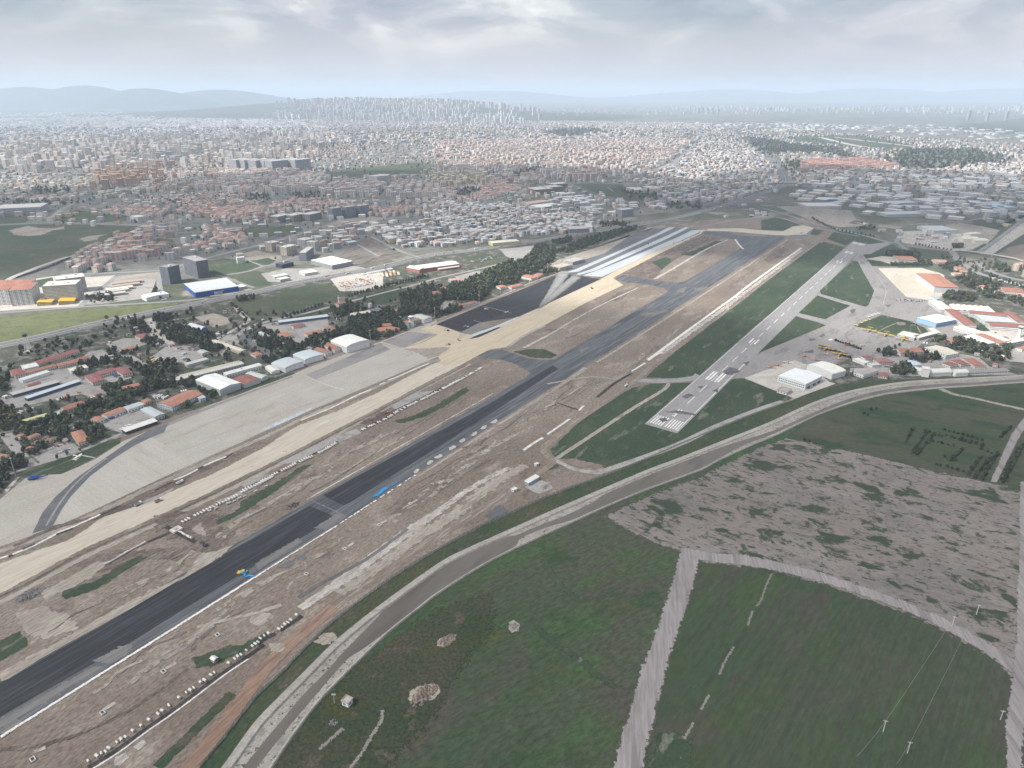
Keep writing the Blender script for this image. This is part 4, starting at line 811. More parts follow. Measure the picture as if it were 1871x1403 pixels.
# ------------------------------------------------------------------ unseen clouds added overhead to shade the ground: lumpy closed bodies above the haze
def shade_cloud(cx,cy,rx,ry,seed,mat='shade_cloud_white',z=1700.0):
    r = np.random.RandomState(seed); V = []; F = []; nu,nv = 28,14
    ph = r.rand(12) * 6.28
    for j in range(nv + 1):
        b = -pi / 2 + pi * j / nv
        for i in range(nu):
            a = 2 * pi * i / nu; k = 1 + .16 * sin(3 * a + ph[0]) + .12 * sin(5 * a + ph[1] + 2 * b) + .09 * sin(9 * a + ph[2]) * cos(4 * b + ph[3]) + .07 * sin(13 * a + ph[4] + 5 * b)
            V.append((rx * k * cos(b) * cos(a),ry * k * cos(b) * sin(a),(260 if b > 0 else 70) * sin(b) * (1 + .3 * sin(4 * a + ph[5]) * cos(b))))
    for j in range(nv):
        for i in range(nu): F.append((j * nu + i,j * nu + (i + 1) % nu,(j + 1) * nu + (i + 1) % nu,(j + 1) * nu + i))
    obj('shade_cloud',mesh('shade_cloud',V,np.array(F),mat,smooth=True),None,(cx,cy,z),kind='structure')
def cloud_mat(name,thin):
    k = NT(name); k.t.nodes.remove(k.bs); d = k.n('ShaderNodeBsdfDiffuse'); d.inputs[0].default_value = (.9,.9,.92,1); t = k.n('ShaderNodeBsdfTranslucent'); t.inputs[0].default_value = (.9,.9,.92,1); m = k.n('ShaderNodeMixShader'); m.inputs[0].default_value = .45; k.L(d.outputs[0],m.inputs[1]); k.L(t.outputs[0],m.inputs[2]); e = k.n('ShaderNodeBsdfTransparent'); m2 = k.n('ShaderNodeMixShader'); m2.inputs[0].default_value = thin; k.L(m.outputs[0],m2.inputs[1]); k.L(e.outputs[0],m2.inputs[2]); k.L(m2.outputs[0],k.out.inputs[0])
cloud_mat('shade_cloud_white',.3); cloud_mat('shade_cloud_thin',.66); cloud_mat('shade_cloud_mid',.56)
def shade(px,rx,ry,seed,mat='shade_cloud_white'):      # unseen cloud put where its shadow falls round this ground point
    x,y = G(px); s = 1700.0 / math.tan(SUN_EL); shade_cloud(x + sin(SUN_AZ) * s,y + cos(SUN_AZ) * s,rx,ry,seed,mat)
shade((1050,1080),1350,860,1,'shade_cloud_thin')
shade((850,372),2300,1150,2,'shade_cloud_mid')
shade((1680,350),1300,900,3,'shade_cloud_mid')

def plume():      # spray of dust blown from the sweeping truck over the dark apron
    k = NT('dust_air'); k.t.nodes.remove(k.bs); v = k.n('ShaderNodeVolumePrincipled'); k.L(v.outputs[0],k.out.inputs['Volume']); v.inputs['Color'].default_value = (.95,.95,.95,1); v.inputs['Density'].default_value = .022
    for q,w1,h1 in (([(905,738),(980,640),(1050,540),(1115,452)],15,9),([(915,735),(1010,650),(1120,550),(1215,478)],12,7)):
        P = np.array(resample([G(p) for p in B2(q)],12.0)); n = len(P); T = np.gradient(P,axis=0); T /= np.linalg.norm(T,axis=1,keepdims=True); N_ = np.stack([-T[:,1],T[:,0]],1); V = []; F = []
        for i in range(n):
            t = i / (n - 1); w = 1 + w1 * t * (1 + .15 * sin(i * 1.7)); h = 1 + h1 * t * (1 + .2 * sin(i * 2.3))
            for a,b in ((-1,0),(-.8,.6),(-.2,1),(.3,.95),(.85,.5),(1,0)): V.append((*(P[i] + N_[i] * a * w),.75 + b * h))
        for i in range(n - 1):
            for j in range(6): F.append((i * 6 + j,i * 6 + (j + 1) % 6,(i + 1) * 6 + (j + 1) % 6,(i + 1) * 6 + j))
        F += [(0,5,4,3,2,1),tuple((n - 1) * 6 + j for j in range(6))]
        obj('dust_plume',mesh('plume',V,[f[::-1] for f in F],'dust_air'),kind='stuff')
plume()
# ------------------------------------------------------------------ building materials
def facade(name,win=(0.045,0.055,0.07),fx=3.3,fz=3.0,wx=0.55,wz=0.5,balc=False):
    k = NT(name); c = k.attr('Col').outputs['Color']; uv = k.n('ShaderNodeUVMap'); sp = k.n('ShaderNodeSeparateXYZ'); k.L(uv.outputs[0],sp.inputs[0])
    u = k.math('FRACT',k.math('DIVIDE',sp.outputs[0],fx)); v = k.math('FRACT',k.math('DIVIDE',sp.outputs[1],fz))
    a = k.math('MULTIPLY',k.math('GREATER_THAN',u,0.5 - wx / 2),k.math('LESS_THAN',u,0.5 + wx / 2)); b = k.math('MULTIPLY',k.math('GREATER_THAN',v,0.34),k.math('LESS_THAN',v,0.34 + wz))
    w = k.math('MULTIPLY',a,b)
    if balc:      # every third bay painted dark, for the shade in an open loggia
        u3 = k.math('FRACT',k.math('DIVIDE',sp.outputs[0],fx * 3)); l = k.math('MULTIPLY',k.math('LESS_THAN',u3,0.36),k.math('GREATER_THAN',v,0.38)); w = k.math('MAXIMUM',w,k.math('MULTIPLY',l,0.85))
    g = k.n('ShaderNodeNewGeometry'); nz = k.noise(g.outputs['Position'],0.08,4,0.6)
    sc = k.n('ShaderNodeVectorMath',operation='SCALE'); k.L(c,sc.inputs[0]); k.L(k.rng(nz,0.3,0.7,0.86,1.1),sc.inputs['Scale'])
    k.L(k.mix(k.math('MULTIPLY',w,0.85),sc.outputs[0],win),k.bs.inputs['Base Color']); k.bs.inputs['Roughness'].default_value = 0.8
def attrmat(name,scale=0.25,amp=0.16,stretch=1.0,rough=0.85,tiles=0.0,spec=0.2):
    k = NT(name); c = k.attr('Col').outputs['Color']; tc = k.n('ShaderNodeNewGeometry'); f = k.noise(tc.outputs['Position'],scale,5,0.65)
    sc = k.n('ShaderNodeVectorMath',operation='SCALE'); k.L(c,sc.inputs[0]); k.L(k.rng(f,0.25,0.75,1 - amp,1 + amp),sc.inputs['Scale']); o = sc.outputs[0]
    f2 = k.noise(tc.outputs['Position'],scale * 6,3,0.6); sc2 = k.n('ShaderNodeVectorMath',operation='SCALE'); k.L(o,sc2.inputs[0]); k.L(k.rng(f2,0.25,0.75,1 - amp * .7,1 + amp * .7),sc2.inputs['Scale'])
    k.L(sc2.outputs[0],k.bs.inputs['Base Color']); k.bs.inputs['Roughness'].default_value = rough; k.bs.inputs['Specular IOR Level'].default_value = spec
facade('facade'); facade('facade_balcony',balc=True); facade('facade_ribbon',fx=2.4,wx=0.86,wz=0.46); facade('facade_low',fx=4.5,fz=4.0,wx=0.5,wz=0.4)
attrmat('wall_plain',0.3,0.08); attrmat('roof_tile',0.22,0.16); attrmat('roof_sheet',0.12,0.08,rough=0.5,spec=0.4); attrmat('roof_flat',0.2,0.16)
plain('door_white',(0.66,0.67,0.67),0.6,0.08); plain('door_grey',(0.33,0.36,0.38),0.6,0.1); plain('glass_dark',(0.035,0.045,0.055),0.2,0.2,spec=0.5); plain('metal_dark',(0.06,0.065,0.075),0.6,0.15)
plain('metal_grey',(0.36,0.37,0.38),0.5,0.12); plain('concrete_pale',(0.52,0.51,0.48),0.85,0.15); plain('concrete_grey',(0.34,0.33,0.31),0.9,0.18); plain('paint_red',(0.42,0.07,0.05),0.6,0.1); plain('paint_white_gloss',(0.72,0.72,0.71),0.5,0.06)
WHITE = (0.66,0.66,0.65); CREAM = (0.60,0.56,0.48); GREYW = (0.45,0.46,0.46); BEIGE = (0.50,0.44,0.34); PINKW = (0.58,0.48,0.44); BLUEW = (0.16,0.27,0.42); GREENW = (0.42,0.46,0.44)
TILE = (0.31,0.15,0.115); TILE_D = (0.25,0.115,0.095); MAROON = (0.25,0.11,0.11); ORANGE = (0.35,0.18,0.13); SHEET = (0.55,0.57,0.57); SHEETW = (0.60,0.60,0.58); SHEETG = (0.40,0.45,0.475); SHEETB = (0.52,0.49,0.42); DARKG = (0.13,0.14,0.155); YELL = (0.46,0.42,0.20)
FOOT = []      # building footprints (cx, cy, ang, w, d) used to keep trees off them

def wall_mesh(w,d,h,col,mat,z0=0.0,gable=0.0,axis='x'):
    x,y = w / 2,d / 2
    V = [(-x,-y,z0),(x,-y,z0),(x,y,z0),(-x,y,z0),(-x,-y,h),(x,-y,h),(x,y,h),(-x,y,h)]
    F = [(0,1,5,4),(1,2,6,5),(2,3,7,6),(3,0,4,7),(4,5,6,7)]
    uv = []
    for a in (w,d,w,d): uv += [(0,0),(a,0),(a,h),(0,h)]
    uv += [(0,0)] * 4; mi = [0,0,0,0,1]
    if gable > 0:
        if axis == 'x': V += [(-x,0,h + gable),(x,0,h + gable)]; F += [(5,6,9),(7,4,8)]
        else: V += [(0,-y,h + gable),(0,y,h + gable)]; F += [(4,5,8),(6,7,9)]
        uv += [(0,0.1)] * 6; mi += [1,1]
    return mesh('wall',V,F,[mat,'wall_plain'],mi,col=[(*col,1)] * len(F),uv=uv)
def roof_mesh(w,d,h,rh,kind,col,mat,axis='x',ov=0.5,th=0.25):
    """closed roof solids sitting on the wall top h"""
    b = MB(); x,y = w / 2 + ov,d / 2 + ov; z = h + 0.02
    if kind == 'flat':
        b.box(-x,x,-y,y,z,z + th); p = 0.35; e = z + th + 0.01
        for (x0,x1,y0,y1) in ((-x,x,-y,-y + p),(-x,x,y - p,y),(-x,-x + p,-y + p,y - p),(x - p,x,-y + p,y - p)): b.box(x0,x1,y0,y1,e,e + 0.7)
        return b.mesh('roof',mat,col)
    if kind == 'hip':
        if axis == 'x': r = max(x - y,0.15); R0 = [(-r,0,z + rh),(r,0,z + rh)]; Fs = [(4,5,9,8),(5,6,9),(6,7,8,9),(7,4,8)]
        else: r = max(y - x,0.15); R0 = [(0,-r,z + rh),(0,r,z + rh)]; Fs = [(4,5,8),(5,6,9,8),(6,7,9),(7,4,8,9)]
        V = [(-x,-y,z),(x,-y,z),(x,y,z),(-x,y,z),(-x,-y,z + th),(x,-y,z + th),(x,y,z + th),(-x,y,z + th)] + R0
        b.add(V,[(0,3,2,1),(0,1,5,4),(1,2,6,5),(2,3,7,6),(3,0,4,7)] + Fs)
        return b.mesh('roof',mat,col)
    # profiles extruded along the ridge
    n = 1 if kind == 'gable' else 12
    span = y if axis == 'x' else x; L = x if axis == 'x' else y
    if kind == 'gable': prof = [(-span,0),(0,rh),(span,0)]
    elif kind == 'arch': prof = [(-span * cos(pi * i / n),rh * sin(pi * i / n)) for i in range(n + 1)]
    elif kind == 'shed': prof = [(-span,0),(span,rh)]
    elif kind == 'saw':
        prof = []; m = 7
        for i in range(m): a = -span + 2 * span * i / m; prof += [(a,0),(a + 2 * span / m * .75,rh)]
        prof.append((span,0))
    top = [(t,z + th + q) for t,q in prof]; bot = [(t,z + q) for t,q in prof]
    V = []
    for s in (-L,L):
        for t,zz in top + bot: V.append((s,t,zz) if axis == 'x' else (-t,s,zz))
    m = len(prof); F = []; o = 2 * m
    for i in range(m - 1):
        F.append((i,o + i,o + i + 1,i + 1)); F.append((m + i,m + i + 1,o + m + i + 1,o + m + i))
        F.append((i,i + 1,m + i + 1,m + i)); F.append((o + i,o + m + i,o + m + i + 1,o + i + 1))
    F.append((0,m,o + m,o)); F.append((m - 1,o + m - 1,o + 2 * m - 1,2 * m - 1))
    b.add(V,F); return b.mesh('roof',mat,col)
def end_wall(w,d,h,rh,kind,axis,col,s):
    """gable ends below arched roofs"""
    b = MB(); n = 12; sg = s; span = (d if axis == 'x' else w) / 2; L = (w if axis == 'x' else d) / 2 - 0.02
    prof = [(-span * cos(pi * i / n),rh * sin(pi * i / n)) for i in range(n + 1)] if kind == 'arch' else [(-span,0),(0,rh),(span,0)]
    s = L * sg; V = [(s,t,h + q) if axis == 'x' else (-t,s,h + q) for t,q in prof]
    f = tuple(range(len(V))); b.add(V,[f if s > 0 else f[::-1]])
    return b.mesh('gable_wall','wall_plain',col)
def place(pts,h,base):
    A,B,C = [np.array(Gz(*p,0.0 if base else h)) for p in pts]
    e1 = B - A; w = np.linalg.norm(e1); e1 /= w; e2 = np.array([-e1[1],e1[0]]); d = float(np.dot(C - B,e2))
    c = (A + B) / 2 + e2 * d / 2
    ang = math.atan2(e1[1],e1[0])
    return c,ang,float(w),abs(d)
def building(name,label,pts,h,roof='hip',rh=2.5,wall=WHITE,roofc=TILE,base=False,axis=None,wm='facade',rm=None,ov=0.5,doors=None,cat='building',group=None,wd=None,chim=0,extra=None):
    """pts: three photo pixels (corner, corner along the front, corner along the side) at the eaves (or on the ground with base=True)"""
    if wd: c = np.array(Gz(*pts,0.0 if base else h)); w,d,ang = wd
    else: c,ang,w,d = place(pts,h,base)
    if axis is None: axis = 'x' if w >= d else 'y'
    rm = rm or ('roof_tile' if roof in ('hip','gable') and roofc[0] > roofc[2] * 1.6 else 'roof_flat' if roof == 'flat' else 'roof_sheet')
    t = thing(name,label,cat,(c[0],c[1],0.1),ang,group); FOOT.append((c[0],c[1],ang,w,d))
    obj('wall',wall_mesh(w,d,h,wall,wm,-0.3,rh if roof == 'gable' else 0,axis),t)
    r = obj('roof',roof_mesh(w,d,h,rh,roof,roofc,rm,axis,ov),t)
    if roof == 'arch':
        for s in (-1,1): obj('gable_wall',end_wall(w,d,h,rh,roof,axis,wall,s),t)
    if doors:
        for side,n,dw,dh,mat in doors:         # side 0 front(-y) 1 right(+x) 2 back 3 left
            L = w if side in (0,2) else d
            for i in range(n):
                u = -L / 2 + L * (i + .5) / n; ww = min(dw,L / n * .92) / 2; b = MB(); e = 0.12
                if side == 0: b.box(u - ww,u + ww,-d / 2 - e,-d / 2 - 0.01,0,dh)
                elif side == 2: b.box(u - ww,u + ww,d / 2 + 0.01,d / 2 + e,0,dh)
                elif side == 1: b.box(w / 2 + 0.01,w / 2 + e,u - ww,u + ww,0,dh)
                else: b.box(-w / 2 - e,-w / 2 - 0.01,u - ww,u + ww,0,dh)
                obj('door',b.mesh('door',mat),t)
    for i in range(chim):
        b = MB(); ux = R.uniform(-w * .3,w * .3); uy = R.uniform(-d * .3,d * .3); s = 1.2 if roof != 'flat' else 2.2
        b.box(ux - s,ux + s,uy - s * .8,uy + s * .8,h + (0.2 if roof == 'flat' else 0),h + (rh + .8 if roof != 'flat' else 3.0)); obj('chimney' if roof != 'flat' else 'roof_hut',b.mesh('hut','concrete_pale'),r)
    if extra: extra(t,w,d,h)
    return t
def win_row(t,w,d,h,side,z,n,ww=1.8,wh=1.2,m=1.5):
    L = w if side in (0,2) else d; me = MB()
    if side == 0: me.box(-ww / 2,ww / 2,-.08,0,0,wh)
    elif side == 1: me.box(0,.08,-ww / 2,ww / 2,0,wh)
    elif side == 3: me.box(-.08,0,-ww / 2,ww / 2,0,wh)
    else: me.box(-ww / 2,ww / 2,0,.08,0,wh)
    q = me.mesh('window','glass_dark')
    for i in range(n):
        u = -L / 2 + m + (L - 2 * m) * (i + .5) / n
        loc = {0: (u,-d / 2 - .01,z),1: (w / 2 + .01,u,z),2: (u,d / 2 + .01,z),3: (-w / 2 - .01,u,z)}[side]
        obj('window',q,t,loc)
# ================================================================== south-east airport buildings
def white_hangar_extra(t,w,d,h):
    for s,n in ((0,14),(1,15),(3,14)):
        for z in (2.2,5.6): win_row(t,w,d,h,s,z,n,2.0,1.3)
    for i in (-.28,.05,.34): obj('entrance',MB().box(w / 2 + .02,w / 2 + .5,d * i - 4,d * i + 4,0,3.4).mesh('entrance','glass_dark'),t)
building('hangar','large white two-storey hangar with flat pale roof and rows of small windows beside the canal',D2([(137,790),(450,885),(710,812)]),9.5,'gable',1.6,(0.58,0.62,0.63),(0.66,0.70,0.71),axis='y',wm='wall_plain',ov=.3,cat='hangar',extra=white_hangar_extra)
building('hangar','white hangar with ribbed arched roof behind the white two-storey hangar',D2([(470,668),(752,775),(938,745)]),9.0,'arch',3.5,(0.58,0.60,0.60),(0.66,0.66,0.62),axis='y',wm='wall_plain',ov=.3,cat='hangar',doors=[(3,4,9,8,'door_white')])
building('annex','low white flat-roofed annex with dark windows in front of the white two-storey hangar',D2([(125,955),(235,985),(322,955)]),4.0,'flat',0,WHITE,(0.33,0.30,0.28),wm='facade_low')
building('workshop','white workshop with weathered grey ribbed roof and blue side beside a dark cypress',D2([(1005,745),(1112,782),(1312,740)]),6,'gable',2.0,WHITE,(0.33,0.31,0.29),wm='facade_low')
building('workshop','grey lean-to roof workshop left of the weathered ribbed roof',D2([(960,708),(1010,745),(1150,700)]),5,'gable',1.2,GREYW,(0.36,0.36,0.35),wm='wall_plain')
building('house','white cube house with brown tile roof beside the yellow flying boats',D2([(1080,568),(1130,590),(1205,575)]),8,'hip',2.0,WHITE,TILE_D)
building('shed','low white shed at the foot of the white cube house',D2([(985,600),(1120,650),(1150,625)]),3.5,'flat',0,WHITE,SHEETW,wm='wall_plain')
building('house','house with faded maroon hip roof between two dark pine groups',D2([(1205,590),(1285,640),(1385,600)]),5,'hip',3,CREAM,(0.27,0.15,0.14))
building('shed','small white flat shed in front of the faded maroon roof',D2([(1150,650),(1210,678),(1280,655)]),3.5,'flat',0,WHITE,GREYW,wm='wall_plain')
building('house','long white house with bright brick-red roof beside the parked flying boats',D3([(215,535),(320,590),(520,530)]),6,'gable',3.5,WHITE,TILE,chim=1)
building('hall','wide hall with faded beige sheet roof among the trees',D3([(610,520),(890,618),(1055,590)]),7,'gable',2.5,WHITE,SHEETB,axis='y',wm='facade_low')
building('workshop','small workshop with pale blue gable roof',D3([(340,690),(470,745),(545,720)]),4,'gable',1.8,WHITE,(0.46,0.55,0.62),axis='y',wm='wall_plain')
for L,q,c in (('leftmost and lowest of the three joined brick-red roofs',[(840,715),(940,750),(1010,720)],TILE_D),('middle of the three joined brick-red roofs',[(945,680),(1080,735),(1140,705)],TILE_D),('rightmost of the three joined brick-red roofs',[(1090,650),(1250,750),(1340,720)],TILE)):
    building('workshop','workshop under the ' + L,D3(q),4.5,'hip',2.2,WHITE,c)
building('shed','white shed with a broad flat front left of the white barrel hall',D3([(440,790),(590,830),(600,790)]),5,'flat',0,WHITE,SHEETW,wm='wall_plain')
building('hall','white barrel-roofed hall beside the canal road',D3([(690,850),(960,835),(965,790)]),5,'arch',4.5,WHITE,SHEETW,wm='wall_plain',axis='x')
building('tower_block','narrow white tower at the end of the barrel-roofed hall',D3([(600,790),(690,800),(690,770)]),13,'flat',0,WHITE,SHEETW,wm='wall_plain',cat='tower')
building('hall','second smaller white barrel hall right of the long one',D3([(1010,850),(1170,840),(1175,800)]),5,'arch',4,WHITE,SHEETW,wm='wall_plain',axis='x')
building('barrack','long low building with grey-brown roof beside the canal road, left one',D3([(1190,838),(1360,830),(1350,790)]),3.5,'gable',1.8,WHITE,(0.25,0.235,0.225),wm='facade_low')
building('barrack','long low building with grey-brown roof beside the canal road, right one',D3([(1372,830),(1690,815),(1670,775)]),3.5,'gable',1.8,WHITE,(0.25,0.235,0.225),wm='facade_low')
building('gatehouse','small white gatehouse with red roof by the right-hand yard',D3([(1480,735),(1540,745),(1580,725)]),3.5,'hip',1.4,WHITE,TILE)
building('shed','dark red shed roof left of the barrel hall next to a red and white plane',D3([(40,880),(150,895),(240,860)]),3,'gable',1.2,WHITE,TILE_D)
building('house','house with brown-red roof hidden in the dark trees',D3([(875,430),(960,450),(1000,415)]),5,'hip',2,WHITE,(0.30,0.15,0.13))
building('hangar','hangar with pale flat roof and blue fascia at the ramp',D6([(655,1125),(875,1190),(1040,1130)]),9,'gable',1.2,(0.20,0.33,0.48),(0.66,0.69,0.70),axis='y',wm='wall_plain',ov=.2,cat='hangar',doors=[(0,6,10,7.5,'door_blue')] if plain('door_blue',(0.24,0.38,0.52),.6) else None)
building('hangar','very large hangar with orange roof and white sliding doors',D6([(645,618),(855,770),(1120,778)]),14,'hip',3.0,(0.42,0.43,0.46),ORANGE,wm='wall_plain',ov=1.0,cat='hangar',doors=[(0,3,36,11,'door_white')])
building('hangar','smaller orange-roofed hangar with green doors and its own forecourt',D6([(380,418),(440,462),(640,458)]),9,'hip',2.0,(0.40,0.42,0.43),ORANGE,wm='wall_plain',ov=.8,cat='hangar',doors=[(0,4,8,7,'door_green')] if plain('door_green',(0.22,0.32,0.30),.6) else None)
building('shed','grey-green gable shed at the corner of the large orange hangar',D6([(805,880),(880,915),(945,905)]),5,'gable',2,GREYW,(0.29,0.33,0.34),wm='wall_plain')
building('terminal_wing','low terminal wing with beige sheet roof along the ramp',D6([(780,930),(920,1035),(1040,1020)]),7,'gable',1.0,WHITE,(0.52,0.50,0.46),wm='facade_ribbon',axis='x')
building('factory','long hall with pale sawtooth roof behind the red terminal wing',D6([(1020,975),(1090,1040),(1500,1030)]),8,'saw',2.2,WHITE,(0.62,0.58,0.50),wm='facade_ribbon',axis='x',cat='hall')
building('terminal_wing','long white wing with brick-red roof running towards the camera',D6([(970,1030),(1195,1205),(1325,1205)]),9,'gable',1.6,WHITE,TILE_D,wm='facade_ribbon',axis='x')
building('terminal_wing','far wing with brick-red roof of the courtyard building',D6([(1235,1035),(1255,1070),(1640,1060)]),9,'gable',1.4,WHITE,TILE_D,wm='facade_ribbon')
building('terminal_wing','near wing with brick-red roof of the courtyard building',D6([(1440,1175),(1490,1215),(1880,1215)]),9,'gable',1.4,WHITE,TILE_D,wm='facade_ribbon')
building('terminal_wing','right wing with brick-red roof of the courtyard building',D6([(1640,1060),(1800,1170),(1880,1170)]),9,'gable',1.4,WHITE,TILE_D,wm='facade_ribbon',axis='x')
building('terminal_hall','grey glazed courtyard hall between the brick-red wings',D6([(1300,1085),(1430,1170),(1740,1165)]),7,'flat',0,WHITE,(0.40,0.43,0.45),wm='facade_ribbon')
building('canopy','angled pale canopy building at the edge of the octagonal lawn, left part',B4([(705,965),(860,998),(915,968)]),5,'flat',0,GREYW,(0.50,0.47,0.44),wm='facade_ribbon')
building('canopy','angled pale canopy building at the edge of the octagonal lawn, middle part',B4([(905,998),(1070,955),(1050,930)]),5,'flat',0,GREYW,(0.50,0.47,0.44),wm='facade_ribbon')
building('canopy','angled pale canopy building at the edge of the octagonal lawn, right part',B4([(985,905),(1050,950),(1070,930)]),5,'flat',0,GREYW,(0.50,0.47,0.44),wm='facade_ribbon')
building('hall','wide white flat-roofed hall edged by a brown roof band',D3([(1110,375),(1390,475),(1530,440)]),7,'flat',0,WHITE,(0.68,0.67,0.64),wm='facade_ribbon')
building('arcade','long narrow cream roofed arcade running down to the white tower',D3([(985,255),(1620,445),(1700,425)]),7.5,'flat',0,WHITE,(0.56,0.52,0.46),wm='facade_ribbon')
building('hall','brown-roofed band building beside the white flat hall',D3([(1260,350),(1560,470),(1640,450)]),8,'gable',1,WHITE,(0.30,0.16,0.13),wm='facade_ribbon')
building('terminal','white terminal building with long windows at the right edge',D3([(1690,470),(1890,430),(1890,380)]),6,'flat',0,WHITE,(0.56,0.53,0.48),wm='facade_ribbon')
building('house','small house with red roof at the right edge beyond the yard',D3([(1770,520),(1850,545),(1900,520)]),4,'hip',1.8,WHITE,TILE)
for lab,q,c in (('red tiled house behind the road bend, beside the canal basin',[(1065,540),(1120,580),(1225,580)],TILE),('small brown-roofed house among bare trees right of the orange hangar',[(1360,755),(1400,785),(1470,785)],(0.34,0.17,0.14)),('wide red tiled house among bare trees',[(1610,775),(1650,825),(1860,825)],TILE),
                  ('long low brick-red roofed house in front of the wide tiled house',[(1530,825),(1600,840),(1690,840)],(0.40,0.2,0.16)),('pink-roofed house at the right edge behind bare trees',[(1820,860),(1860,890),(1930,885)],(0.40,0.22,0.19)),('pale brown roofed barn by the meadow hedge',[(820,460),(870,490),(1000,480)],(0.38,0.25,0.22)),('low tan-roofed house beside the pale barn',[(1040,610),(1080,630),(1220,630)],(0.40,0.27,0.22))):
    building('house',lab,D6(q),5,'hip',2.4,CREAM,c)
# right tower
def tower_parts(t,prof,glass,roof):
    obj('shaft',MB().lathe(prof,12).mesh('shaft','paint_white_gloss'),t); obj('cab_glass',MB().lathe(glass,12).mesh('cab','glass_dark'),t); obj('cab_roof',MB().lathe(roof,12).mesh('roof','paint_white_gloss'),t)
p = G(D3(1800,385)); t = thing('control_tower','slim white control tower at the right terminal','tower',(*p,.1))
tower_parts(t,[(3.2,0),(2.6,9),(2.4,15),(3.8,17)],[(3.7,17),(4.2,20)],[(4.6,20),(4.2,20.6),(.5,21.2)]); obj('mast',MB().tube([(0,0,21),(0,0,27)],.15,5).mesh('mast','metal_grey'),t)
# ================================================================== north-west base buildings
def letters_extra(t,w,d,h):    # row of white letter-like blocks over the doors
    b = MB(); x = -w * .36
    while x < w * .36:
        s = R.uniform(.7,1.6); b.box(x,x + s,-d / 2 - .3,-d / 2 - .14,h * .62,h * .62 + 1.8); x += s + .5
        if R.random() < .12: x += 1.5
    obj('lettering',b.mesh('lettering','paint_white_gloss'),t)
building('hangar','large white hangar with broad gable roof and grey-green doors on the west apron',D5([(1180,890),(1398,815),(1140,712)]),10,'gable',2.4,(0.42,0.47,0.47),(0.70,0.71,0.69),axis='y',wm='wall_plain',ov=.4,cat='hangar',doors=[(0,6,6,7.5,'door_grey')])
building('hangar','grey-roofed hangar with white doors, left one of the blue-grey pair',B1([(540,770),(690,718),(580,680)]),8,'arch',2.2,(0.55,0.56,0.56),(0.44,0.49,0.52),axis='y',wm='wall_plain',cat='hangar',doors=[(0,4,8,6.5,'door_white')])
building('hangar','grey-roofed hangar with white doors, right one of the blue-grey pair',B1([(700,705),(850,662),(735,625)]),8,'arch',2.2,(0.55,0.56,0.56),(0.46,0.52,0.54),axis='y',wm='wall_plain',cat='hangar',doors=[(0,4,8,6.5,'door_white')])
building('hangar','big white arched hangar with square front towers near the control tower',B1([(1040,600),(1225,545),(1090,500)]),11,'arch',4.0,(0.58,0.60,0.59),(0.70,0.71,0.67),axis='y',wm='wall_plain',cat='hangar',doors=[(0,5,9,8,'door_white')])
for lab,q in (('red gable-roofed store next to the blue-grey hangar pair',[(868,650),(920,632),(820,605)]),('longer red gable-roofed store left of the big white arched hangar',[(940,622),(1005,605),(880,575)])):
    building('store',lab,B1(q),5.5,'gable',3,WHITE,TILE,axis='y',wm='facade_low')
building('store','dark red hipped store between white sheds beside the apron',B1([(205,905),(340,860),(250,815)]),6,'gable',2.0,(0.42,0.46,0.44),TILE_D,axis='y',wm='wall_plain')
building('store','grey-green barrel-roofed store beside the dark red store',B1([(350,855),(400,835),(280,795)]),5,'arch',2.0,GREENW,(0.42,0.49,0.46),axis='y',wm='wall_plain')
building('store','white-roofed store behind the grey-green barrel roof',B1([(430,800),(495,785),(390,755)]),4.5,'gable',1.4,WHITE,SHEETW,axis='y',wm='wall_plain')
building('store','long pale-roofed store above the dark red store',B1([(60,825),(350,745),(340,728)]),6,'shed',1.0,WHITE,(0.58,0.60,0.59),wm='facade_low')
building('hall','long white-roofed hall among pines on the base hill',B1([(1090,340),(1240,315),(1210,300)]),6,'gable',2.0,(0.50,0.52,0.52),SHEETB,wm='wall_plain')
building('hall','dark grey-roofed hall beside the white cylinder silo',B1([(1240,315),(1330,300),(1280,280)]),6,'gable',2.0,GREYW,DARKG,wm='wall_plain')
p = G(B1(1235,300)); t = thing('silo','pale concrete cylinder silo among the pines','silo',(*p,.1)); obj('shaft',MB().lathe([(4.2,0),(4.2,14),(4.4,14.1),(4.4,14.8)],16).mesh('shaft','concrete_pale'),t); obj('cap',MB().lathe([(4.0,14.85),(3.2,15.6),(.4,15.9)],16).mesh('cap','concrete_grey'),t)
def court(t,w,d,h): pass
for lab,q in (('west wing of the orange courtyard house below the control tower',[(1275,445),(1310,470),(1360,425)]),('south wing of the orange courtyard house below the control tower',[(1300,455),(1400,475),(1420,455)]),('north wing of the orange courtyard house below the control tower',[(1330,430),(1410,420),(1390,402)]),('east wing of the orange courtyard house below the control tower',[(1400,475),(1475,445),(1420,415)])):
    building('house',lab,B1(q),4.5,'hip',1.8,PINKW,ORANGE)
building('hangar','hangar with pale green sheet roof right of the control tower',B1([(1670,375),(1735,355),(1640,328)]),8,'gable',1.6,(0.46,0.49,0.47),(0.42,0.47,0.43),axis='y',wm='wall_plain',cat='hangar',doors=[(0,4,6,6,'door_white')])
building('house','red-roofed wing attached to the control tower',B1([(1600,385),(1670,372),(1640,355)]),6,'hip',2,(0.42,0.47,0.46),TILE)
building('house','grey tower annex with small red roof at the control tower',B1([(1498,392),(1545,405),(1600,385)]),9,'hip',2,(0.40,0.46,0.45),TILE)
p = G(B1(1568,430)); t = thing('control_tower','pale green control tower with dark glazed round cab at the apron','tower',(*p,.1))
obj('shaft',MB().box(-5,5,-5,5,0,11).lathe([(4.6,11),(4.2,16),(5.4,17.2)],12).mesh('shaft','tower_green') if plain('tower_green',(0.46,0.51,0.49),.8) else None,t)
